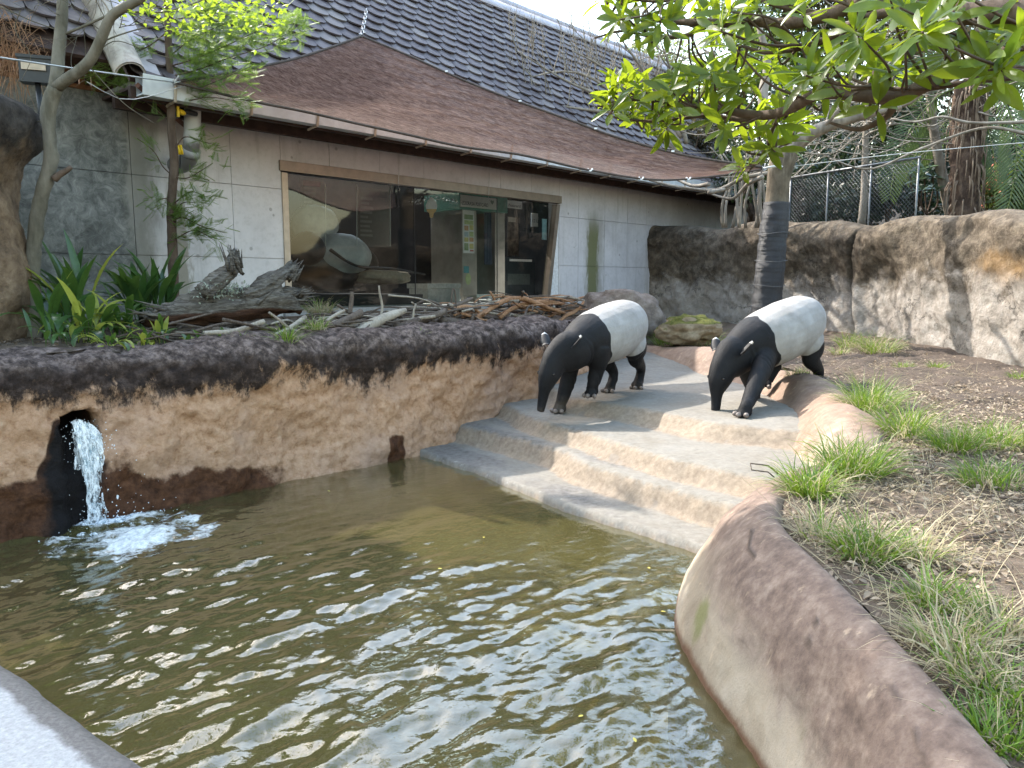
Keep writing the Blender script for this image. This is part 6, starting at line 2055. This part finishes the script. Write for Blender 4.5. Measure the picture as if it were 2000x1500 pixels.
stick([(660, 596), (676, 606), (690, 614)], [.014, .016, .014], M_STICK, 'grey stick slanting across the dark upright stump', .24, .08, 8)
stick([(730, 664), (760, 658), (786, 650)], [.012, .015, .012], M_DRYWOOD, 'small pale stick on the rim under the bleached log', -.02, .08, 7)
stick([(860, 612), (880, 600), (905, 590), (922, 583)], [.022, .026, .026, .022], M_STICK, 'thick grey stick leaning up in front of the booth', .22, .08, 8)
# the mass of the pile
lab = ['weathered grey stick tangled in the brush pile', 'red brown stick tangled in the brush pile', 'bleached stick tangled in the brush pile']
for i in range(215):
    t = R.uniform(-.1, 1.0) ** .8 if R.random() < .0 else 1.0 - R.uniform(0, 1.1) ** 1.25
    q = PA + (PB - PA) * t + pnrm * R.uniform(-.02, .75)
    top = .10 + .22 * sstep(.1, .9, t) - .0
    z = 1.29 + R.uniform(0, 1) ** 1.3 * top
    a = R.gauss(0, .42) + (math.pi if R.random() < .5 else 0)
    dv = np.array([pdir[0] * math.cos(a) - pdir[1] * math.sin(a), pdir[0] * math.sin(a) + pdir[1] * math.cos(a), R.gauss(.02, .12)])
    L_ = R.uniform(.35, 1.15); r = R.uniform(.007, .021) * (1.5 if R.random() < .25 else 1)
    P = np.array([(*q, z) - dv * L_ / 2, (*q, z) + np.array([R.gauss(0, .04), R.gauss(0, .04), R.gauss(.03, .03)]), (*q, z) + dv * L_ / 2])
    P[:, 2] = np.maximum(P[:, 2], 1.27)
    nl = (P[:, :2] - P0) @ NN
    if nl.max() > -.10: P[:, :2] -= NN * (nl.max() + .10)
    c = spl(P, 9)
    V, Q, T = tube(c, np.linspace(r, r * .6, 9), 7, .12)
    k = 1 if (t > .55 and R.random() < .4) else (2 if R.random() < .28 else 0)
    wh = (' left of the bleached log', ' around the bleached log', ' behind the long level branch', ' under the arching red brown branches', ' at the far right end')[min(4, int(t * 5))]
    tag(mk('branch', V, [Q, T], (M_STICK, M_REDSTICK, M_DRYWOOD)[k]), lab[k] + wh, 'branch', ('grey', 'red brown', 'bleached')[k] + ' sticks' + wh)

# rotten hollow log with two torn horns
m = NT('rotten_wood')
gr = m.noise(9, 8, .7, m.stretch(1, 1, 5), .6)
c = m.ramp(gr, [(.3, (.03, .025, .02)), (.46, (.10, .085, .07)), (.6, (.19, .17, .145)), (.78, (.31, .285, .25))])
c = m.mix(m.mask(m.attr('rnd'), .4, .7, 6, .5), c, m.ramp(gr, [(.3, (.022, .012, .008)), (.6, (.09, .045, .028)), (.8, (.16, .09, .06))]))
M_ROT = m.fin(c, .9, m.bump(gr, 1.0, .04), .15)
rl = thing('rotten_log', onpile(440, 620, .8), 'rotten hollow log with two torn grey horns and lichen on top', 'log')
A_, Bq = onpile(280, 622, .75), onpile(588, 606, .55)
c = spl([A_, onpile(360, 604, .75), onpile(440, 596, .7), onpile(520, 592, .62), Bq], 70)
V, Q, T = tube(c, np.interp(np.linspace(0, 1, 70), [0, .15, .5, .8, 1], [.04, .10, .17, .16, .07]), 40)
ridg = fbm(np.column_stack([V @ np.array([*pdir, 0]) * 1.2, V @ np.array([*pnrm, 0]) * 7, V[:, 2] * 9]), 1, 4, 501)
cc = np.vstack([np.repeat(c, 40, 0), c[:1], c[-1:]]); od = unit_rows(V - cc)
V = V + od * (.06 * ridg + .04 * fbm(V, 3, 3, 502))[:, None]
und = sstep(.1, -.6, od[:, 2]) + .35 * sstep(.4, 0, np.linspace(0, 1, len(V)))
mk('body', V, [Q, T], M_ROT, rl, True, {'rnd': und})
def horn(pts, ws, th, seed):
    c = spl([onpile(u, v, .62) for u, v in pts], 30); w = np.interp(np.linspace(0, 1, 30), np.linspace(0, 1, len(ws)), ws)
    V, Q, T = tube(c, w, 28, 0, th)
    cc = np.vstack([np.repeat(c, 28, 0), c[:1], c[-1:]]); od = unit_rows(V - cc)
    tt_ = np.r_[np.repeat(np.linspace(0, 1, 30), 28), 0, 1]
    an = np.r_[np.tile(np.arange(28), 30), 0, 0]
    V = V + od * (.035 * np.sin(an * 2.3 + seed) * (w.max()) * 4 * (1 - .3 * tt_) + .03 * fbm(V, 7, 4, seed))[:, None]
    V[:, 2] += .05 * np.sin(an * 1.7 + seed) * sstep(.75, 1, tt_)
    mk('horn', V, [Q, T], M_ROT, rl, True, {'rnd': np.zeros(len(V))})
horn([(395, 572), (425, 548), (450, 520), (463, 494)], [.12, .12, .09, .03], .55, 3.1)
horn([(470, 580), (510, 565), (545, 540), (575, 524)], [.10, .12, .12, .06], .6, 4.4)
horn([(470, 592), (520, 582), (560, 572), (590, 578)], [.10, .10, .09, .03], .55, 5.9)
g = G()
for i in range(70):
    u, v, a_ = R.choice(((460, 510, 1.9), (568, 534, .75), (585, 578, .2), (520, 575, .3), (300, 615, 3.0)))
    p = onpile(R.gauss(u, 9), R.gauss(v, 7), R.uniform(.45, .75)); ln = R.uniform(.05, .2); a_ += R.gauss(0, .3)
    dvv = np.array([pdir[0] * math.cos(a_), pdir[1] * math.cos(a_), math.sin(a_)])
    g.tube([p - dvv * ln * .5, p + rng.normal(0, .006, 3), p + dvv * ln], [.016, .013, .002], 5, .4)
g.mk('splinters', M_ROT, rl)['kind'] = 'stuff'
P_ = np.array([onpile(R.gauss(437, 26), R.gauss(565, 9), R.uniform(.5, .7)) for i in range(420)])
V, F, a = scatter(*DIAMOND, P_, rdirs(420), rdirs(420), rng.uniform(.012, .04, 420))
tag(mk('lichen', V, F, leafmat('grey_lichen', (.22, .25, .19), (.36, .40, .32), .2, .8), rl, True, {'rnd': a}), kind='stuff')

# broad strap-leaved plants
M_ASP = leafmat('strap_leaf', (.022, .06, .018), (.06, .13, .03), .3, .3, (.22, .34, .04), .5)
M_ASPY = leafmat('yellowing_leaf', (.16, .20, .03), (.34, .36, .06), .4, .4)
def bed(u, v): return onz(u, v, 1.33)


def clump(name, u, v, Y, n, L0, L1, w, label, ywl=.15, spread=.9, toward=(0, 0), cat='plant', group=None, sub=False):
    b = at(u, v, Y); b[2] = float(planter_z(sB(b), nB(b))[0]) - .01
    t = thing(name, b, label, cat, group)
    for i in range(int(n * 1.5)):
        az = R.uniform(0, 2 * math.pi); lean = R.uniform(.15, spread); L_ = R.uniform(L0, L1) * (1.35 if name[1] == 't' else 1.2)
        hd_ = np.array([math.cos(az) + toward[0], math.sin(az) + toward[1], 0]); hd_ = hd_ / max(np.linalg.norm(hd_), .2)
        st0 = b + np.array([R.gauss(0, .05), R.gauss(0, .05), 0])
        nseg = 9; P = [st0]; el = math.pi / 2 - lean * .35
        for j in range(nseg):
            el -= lean * .19 * (j / nseg + .35) * 1.6
            P.append(P[-1] + (hd_ * math.cos(el) + np.array([0, 0, math.sin(el)])) * L_ / nseg)
        P = np.array(P); sd = unit(np.cross(hd_, [0, 0, 1]))
        ww = w * R.uniform(.8, 1.2) * np.interp(np.linspace(0, 1, nseg + 1), [0, .3, .45, .65, .85, 1], [.08, .14, .7, 1, .7, .02])
        up = np.cross(sd, unit_rows(np.gradient(P, axis=0)))
        V = np.stack([P - sd * ww[:, None] + up * ww[:, None] * .25, P, P + sd * ww[:, None] + up * ww[:, None] * .25], 1).reshape(-1, 3)
        mk('leaf', V, gridq(nseg + 1, 3), M_ASPY if R.random() < ywl else M_ASP, t, True, {'rnd': np.full(len(V), R.random())})
    return t


PG = 'strap leaved plants of the planter'
clump('strap_leaf_plant', 105, 640, 6.7, 15, .32, .55, .035, 'strap leaved plant at the foot of the forked tree', .12, 1.1, (.2, -.3), group=PG)
clump('strap_leaf_plant', 150, 600, 7.2, 17, .5, .8, .038, 'tall strap leaved plant against the stained concrete', .12, 1.0, group=PG)
clump('strap_leaf_plant', 180, 648, 6.6, 16, .28, .5, .036, 'bushy low strap leaved plant with yellowing leaves near the rim', .45, 1.3, (.1, -.5), group=PG)
clump('strap_leaf_plant', 240, 628, 6.9, 14, .26, .46, .034, 'strap leaved plant at the left end of the rotten log', .15, 1.2, (0, -.3), group=PG)
clump('strap_leaf_plant', 268, 585, 7.9, 15, .42, .66, .045, 'dark strap leaved plant left of the sapling trunk', 0, .8, group=PG)
clump('strap_leaf_plant', 312, 580, 8.1, 15, .45, .7, .045, 'dark strap leaved plant at the foot of the sapling', 0, .8, group=PG)
clump('small_leafy_plant', 320, 652, 6.75, 11, .14, .3, .024, 'small leafy plant below the rotten log', .2, 1.2, (0, -.4), group='small plants of the planter')
clump('small_leafy_plant', 385, 660, 6.7, 10, .12, .22, .024, 'tiny green plant on the rim below the pale branch', .25, 1.2, (0, -.3), group='small plants of the planter')
clump('small_leafy_plant', 280, 668, 6.5, 11, .14, .28, .022, 'small pale plant at the rim left of the others', .4, 1.3, (0, -.4), group='small plants of the planter')
clump('small_leafy_plant', 440, 655, 6.9, 9, .1, .2, .018, 'tiny grassy plant under the rotten log', .2, 1.0, (0, -.3), group='small plants of the planter')
clump('small_leafy_plant', 110, 668, 6.1, 10, .14, .28, .022, 'small plant at the foot of the rock pillar', .3, 1.2, (0, -.3), group='small plants of the planter')
clump('small_leafy_plant', 215, 672, 6.2, 12, .14, .26, .022, 'low yellow green plant drooping over the planter rim', .6, 1.4, (0, -.4), group='small plants of the planter')

# ---------------------------------------------------------------- grass tussocks
M_GR = leafmat('grass_blade', (.06, .13, .015), (.16, .27, .03), .4, .45, (.34, .46, .04))
M_DRY = leafmat('dry_grass_blade', (.25, .20, .11), (.46, .39, .25), .3, .6)


def blades(pos, heads, L, w, droop):
    """tapering bent strips: 4 rings of 2 points"""
    n = len(pos); ts = np.linspace(0, 1, 5)
    V = np.zeros((n, 5, 2, 3)); sd = np.cross(heads, [0, 0, 1.0]); sd = unit_rows(sd + rng.normal(0, .2, (n, 3)))
    el = np.arcsin(np.clip(heads[:, 2], -1, 1)); hz = unit_rows(heads * [1, 1, 0] + 1e-6)
    P = np.array(pos, float)
    for k, t in enumerate(ts):
        ww = w * (1 - t) ** .6 + .0004
        V[:, k, 0] = P - sd * ww[:, None]; V[:, k, 1] = P + sd * ww[:, None]
        P = P + (hz * np.cos(el)[:, None] + np.outer(np.sin(el), [0, 0, 1])) * (L / 4)[:, None]
        el = el - droop * (.5 + t)
    F = np.array([(0, 1, 3, 2), (2, 3, 5, 4), (4, 5, 7, 6), (6, 7, 9, 8)])
    return V.reshape(-1, 3), (F[None] + (np.arange(n) * 10)[:, None, None]).reshape(-1, 4)


def tussock(u, v, Y, rad, L0, L1, n, dry, label, z=None, lean=(0, 0), group='grass tussocks in the yard', w=.0032):
    b = at(u, v, Y) if Y else onz(u, v, .66)
    if z is None:
        for _ in range(3): b = onz(u, v, float(yard_z(b[0:1], b[1:2])[0])) if not Y else b
        b[2] = float(yard_z(b[0:1], b[1:2])[0]) if not Y else b[2]
    t = thing('grass_tussock', b, label, 'grass', group)
    for nm, k, mt in (('green_blades', int(n * (1 - dry)), M_GR), ('dry_blades', int(n * dry), M_DRY)):
        if k < 4: continue
        a = rng.uniform(0, 2 * math.pi, k); r = rad * np.sqrt(rng.random(k))
        pos = b + np.column_stack([r * np.cos(a), r * np.sin(a), np.full(k, -.02)])
        out = np.column_stack([np.cos(a), np.sin(a), np.zeros(k)]) * (r / rad)[:, None]
        hd_ = unit_rows(out * rng.uniform(.2, 1.0, (k, 1)) + np.array([lean[0], lean[1], 0]) + rng.normal(0, .25, (k, 3)) * [1, 1, 0] + [0, 0, .85 if nm[0] == 'g' else .55])
        L_ = rng.uniform(L0, L1, k) * (1 if nm[0] == 'g' else 1.1)
        V, F = blades(pos, hd_, L_, w * rng.uniform(.7, 1.3, k), rng.uniform(.12, .55, k) + (0 if nm[0] == 'g' else .12))
        mk(nm, V, F, mt, t, True, {'rnd': np.repeat(rng.random(k), 10)})
    return t


for a in (
    (1368, 690, 11.9, .26, .35, .62, 620, .45, 'big arching tussock with straw skirt below the mossy rock', None, (0, -.25)),
    (1300, 676, 12.0, .16, .2, .38, 260, .2, 'short green tussock left of the big one by the mossy rock', None, (0, -.1)),
    (1420, 690, 12.2, .16, .2, .4, 220, .6, 'straw coloured tussock right of the big one by the mossy rock'),
    (1715, 680, None, .22, .22, .42, 420, .45, 'dark green tussock at the foot of the rock wall'),
    (1660, 672, None, .16, .2, .36, 280, .5, 'tussock by the seam at the foot of the rock wall behind the right tapir'),
    (1560, 736, None, .11, .10, .22, 170, .45, 'small tussock seen under the belly of the right tapir'),
    (1640, 690, None, .10, .10, .22, 140, .6, 'small dry tussock behind the right tapir hind leg'),
    (1830, 716, None, .09, .06, .14, 120, .2, 'tiny green tuft on bare soil, right of centre at the wall foot'),
    (1765, 716, None, .09, .06, .13, 110, .25, 'tiny green tuft on bare soil, left one at the wall foot'),
    (1992, 738, None, .10, .07, .16, 130, .1, 'small green tuft at the right edge below the bright rock'),
    (1700, 800, None, .18, .24, .46, 480, .3, 'long leaning tussock right of the bank end by the hind leg'),
    (1765, 848, None, .17, .2, .42, 430, .3, 'tussock leaning over the bank just below the long leaning one', None, (-.1, 0)),
    (1865, 880, None, .16, .16, .32, 380, .25, 'round green tussock, left of the pair in the open yard'),
    (1945, 870, None, .18, .16, .32, 380, .3, 'round green tussock, right of the pair in the open yard'),
    (1935, 945, None, .17, .12, .26, 340, .3, 'low bright tussock with brown roots below the pair'),
    (1580, 965, None, .12, .16, .34, 380, .2, 'dark green tussock at the crest of the bank', None, (-.1, -.1)),
    (1665, 925, None, .17, .18, .40, 520, .2, 'wide dark green tussock behind the crest of the bank', None, (0, -.05)),
    (1600, 1050, None, .08, .12, .30, 150, .85, 'dry straw tussock overhanging the bank'),
    (1690, 1085, None, .11, .12, .28, 380, .35, 'dark green tussock half way down the bank edge', None, (0, -.1)),
    (1790, 1090, None, .09, .12, .26, 190, .75, 'dry tussock right of the dark green one half way down'),
    (1830, 1185, None, .09, .10, .22, 280, .3, 'green tussock beside the lower bank'),
    (1850, 1270, None, .10, .10, .24, 260, .75, 'matted dry tussock beside the lower bank'),
    (1900, 1330, None, .09, .10, .24, 240, .7, 'matted dry tussock near the lower right corner'),
    (1950, 1240, None, .10, .10, .24, 220, .8, 'sprawling straw tussock at the right edge'),
    (1940, 1450, None, .09, .07, .15, 330, .1, 'fresh green leafy tuft in the lower right corner'),
    (1985, 1380, None, .08, .08, .18, 220, .4, 'half dry tuft at the right edge above the corner'),
): tussock(*a)
c = at(565, 668, 6.95); c[2] = 1.29
def ptuft(u, v, Y, rad, L0, L1, n, dry, label):
    b = at(u, v, Y); b[2] = 1.29 if v > 640 else 1.33
    tussock(u, v, Y, rad, L0, L1, n, dry, label, b[2], (0, -.15), 'grass tufts of the planter')
ptuft(563, 672, 6.95, .05, .14, .32, 130, .15, 'yellow green arching tuft drooping over the planter rim')
ptuft(470, 668, 6.8, .06, .08, .18, 80, .4, 'small sparse tuft left of the yellow green one on the rim')
ptuft(615, 640, 7.5, .10, .08, .2, 160, .5, 'low mixed tuft behind the left end of the brush pile')
ptuft(820, 655, 8.2, .06, .06, .14, 90, .1, 'little green tuft under the grey log on the rim')
ptuft(625, 608, 9.3, .16, .12, .28, 260, .75, 'dry dark tuft below the window sill')

# ---------------------------------------------------------------- leaf litter, straw, twigs
def yardpts(n, y0, y1, x1=5.5):
    q = np.column_stack([rng.uniform(.9, x1, n * 2), rng.uniform(y0, y1, n * 2)])
    off = [tuple(p - .19 * b) for p, b in zip(BK[::8], bn[::8])] + YPOLY[len(BK) - 1:]
    q = q[inpoly(q, off)][:n]
    return np.column_stack([q, yard_z(q[:, 0], q[:, 1])])
M_LIT = leafmat('dead_leaf', (.11, .075, .05), (.38, .30, .21), .15, .7)
q = np.vstack([yardpts(9000, 1.2, 5.6, 4.2), yardpts(5200, 5.2, 8.0, 5.5), yardpts(1500, 8, 12, 6)]); n = len(q)
q[:, 2] += rng.uniform(.004, .03, n)
d3 = rdirs(n) * [1, 1, .22]
V, F, a = scatter(*leaf_t(.42, .2, .25, ((0, .05), (.3, .9), (.65, .9), (1, .05))), q, d3, rdirs(n) * .45 + [0, 0, 1], rng.uniform(.018, .055, n))
tag(mk('leaf_litter', V, F, M_LIT, None, True, {'rnd': a}), 'dead leaves strewn over the soil beside the bank', 'leaf litter', kind='stuff')
q = np.vstack([yardpts(4200, 1.2, 5.6, 3.6), yardpts(1800, 5.2, 10, 5.5)]); n = len(q)
hd_ = unit_rows(rdirs(n) * [1, 1, .12] + [0, 0, .10])
V, F = blades(q + [0, 0, .006], hd_, rng.uniform(.06, .22, n), .0018 * np.ones(n), rng.uniform(-.02, .16, n))
tag(mk('straw', V, F, M_DRY, None, True, {'rnd': np.repeat(rng.random(n), 10)}), 'dry straw scattered over the soil beside the bank', 'straw', kind='stuff')
n = 260; q = yardpts(n, 1.6, 4.6, 2.6); n = len(q)
hd_ = unit_rows(rdirs(n) * [1, 1, .2] + [0, 0, .7])
V, F = blades(q, hd_, rng.uniform(.2, .5, n), .0013 * np.ones(n), rng.uniform(.05, .4, n))
tag(mk('long_dry_grass', V, F, M_DRY, None, True, {'rnd': np.repeat(rng.random(n), 10)}), 'long thin dry stems arching over the soil', 'dry grass', kind='stuff')
# planter litter
n = 2600; s_ = rng.uniform(-5.5, 3.5, n); n_ = rng.uniform(1.0, 3.3, n)
q = np.column_stack([B0 + s_[:, None] * U + n_[:, None] * NN, planter_z(s_, n_) + .015])
V, F, a = scatter(*leaf_t(.42, .2, .25, ((0, .05), (.3, .9), (.65, .9), (1, .05))), q, rdirs(n) * [1, 1, .3], rdirs(n) * .6 + [0, 0, 1], rng.uniform(.03, .07, n))
tag(mk('planter_litter', V, F, leafmat('damp_dead_leaf', (.06, .042, .03), (.22, .165, .115), .1, .7), None, True, {'rnd': a}), 'damp dead leaves covering the planter bed', 'leaf litter', kind='stuff')
for k, (pts, r, lab) in enumerate((
    ([(1885, 1052), (1915, 1047), (1945, 1036)], .011, 'thick dark twig lying on the litter in the right of the yard'),
    ([(1880, 1056), (1930, 1054), (1968, 1053)], .006, 'thin dark twig beside the thick one on the litter'),
    ([(1735, 912), (1770, 921), (1820, 926)], .010, 'dark twig right of the wide tussock behind the crest'),
    ([(1745, 925), (1785, 935), (1800, 940)], .008, 'short dark twig under the one right of the wide tussock'),
    ([(1760, 898), (1790, 900), (1812, 905)], .009, 'dark twig nearest the round tussocks'),
    ([(1830, 1048), (1822, 1038), (1838, 1032)], .009, 'small forked dark twig left of the thick one'),
    ([(1790, 1010), (1850, 1025), (1930, 1030)], .004, 'long thin twig crossing the litter in the yard'),
    ([(1600, 1000), (1640, 1003), (1660, 1000)], .006, 'buff twig below the dark tussock at the crest'),
    ([(1920, 968), (1960, 972), (2000, 975)], .007, 'twig at the right edge below the low bright tussock'))):
    P = []
    for (u, v) in pts:
        p = onz(u, v, .66); p = onz(u, v, float(yard_z(p[0:1], p[1:2])[0]) + .02); P.append(p)
    V, Q, T = tube(spl(P, 10), np.linspace(r, r * .6, 10), 7, .15)
    tag(mk('twig', V, [Q, T], M_BARK_BROWN), lab, 'twig', 'fallen twigs in the yard')
# bent wire over the crest of the bank
b = onz(1512, 925, .70)
g = G(); g.tube(np.array([at(1512, 932, b[1]), at(1500, 922, b[1]), at(1468, 918, b[1] + .02), at(1466, 905, b[1] + .02), at(1500, 909, b[1] + .1), at(1520, 925, b[1] + .1)]), .004, 5)
tag(g.mk('bent_stem', M_STICK), 'thin bent grey stem sticking out over the crest of the bank', 'stem')
# dry fern heap above the pillar
c = at(18, 95, 8.0); n = 420
V, F = blades(c + rng.normal(0, 1, (n, 3)) * [.14, .12, .16], unit_rows(rdirs(n) + [.1, -.2, -.4]), rng.uniform(.15, .4, n), .004 * np.ones(n), rng.uniform(0, .4, n))
tag(mk('dry_fern', V, F, leafmat('rusty_frond', (.20, .10, .05), (.40, .24, .14), .3, .7), None, True, {'rnd': np.repeat(rng.random(n), 10)}), 'heap of rusty dry fronds beside the floodlight', 'fern')
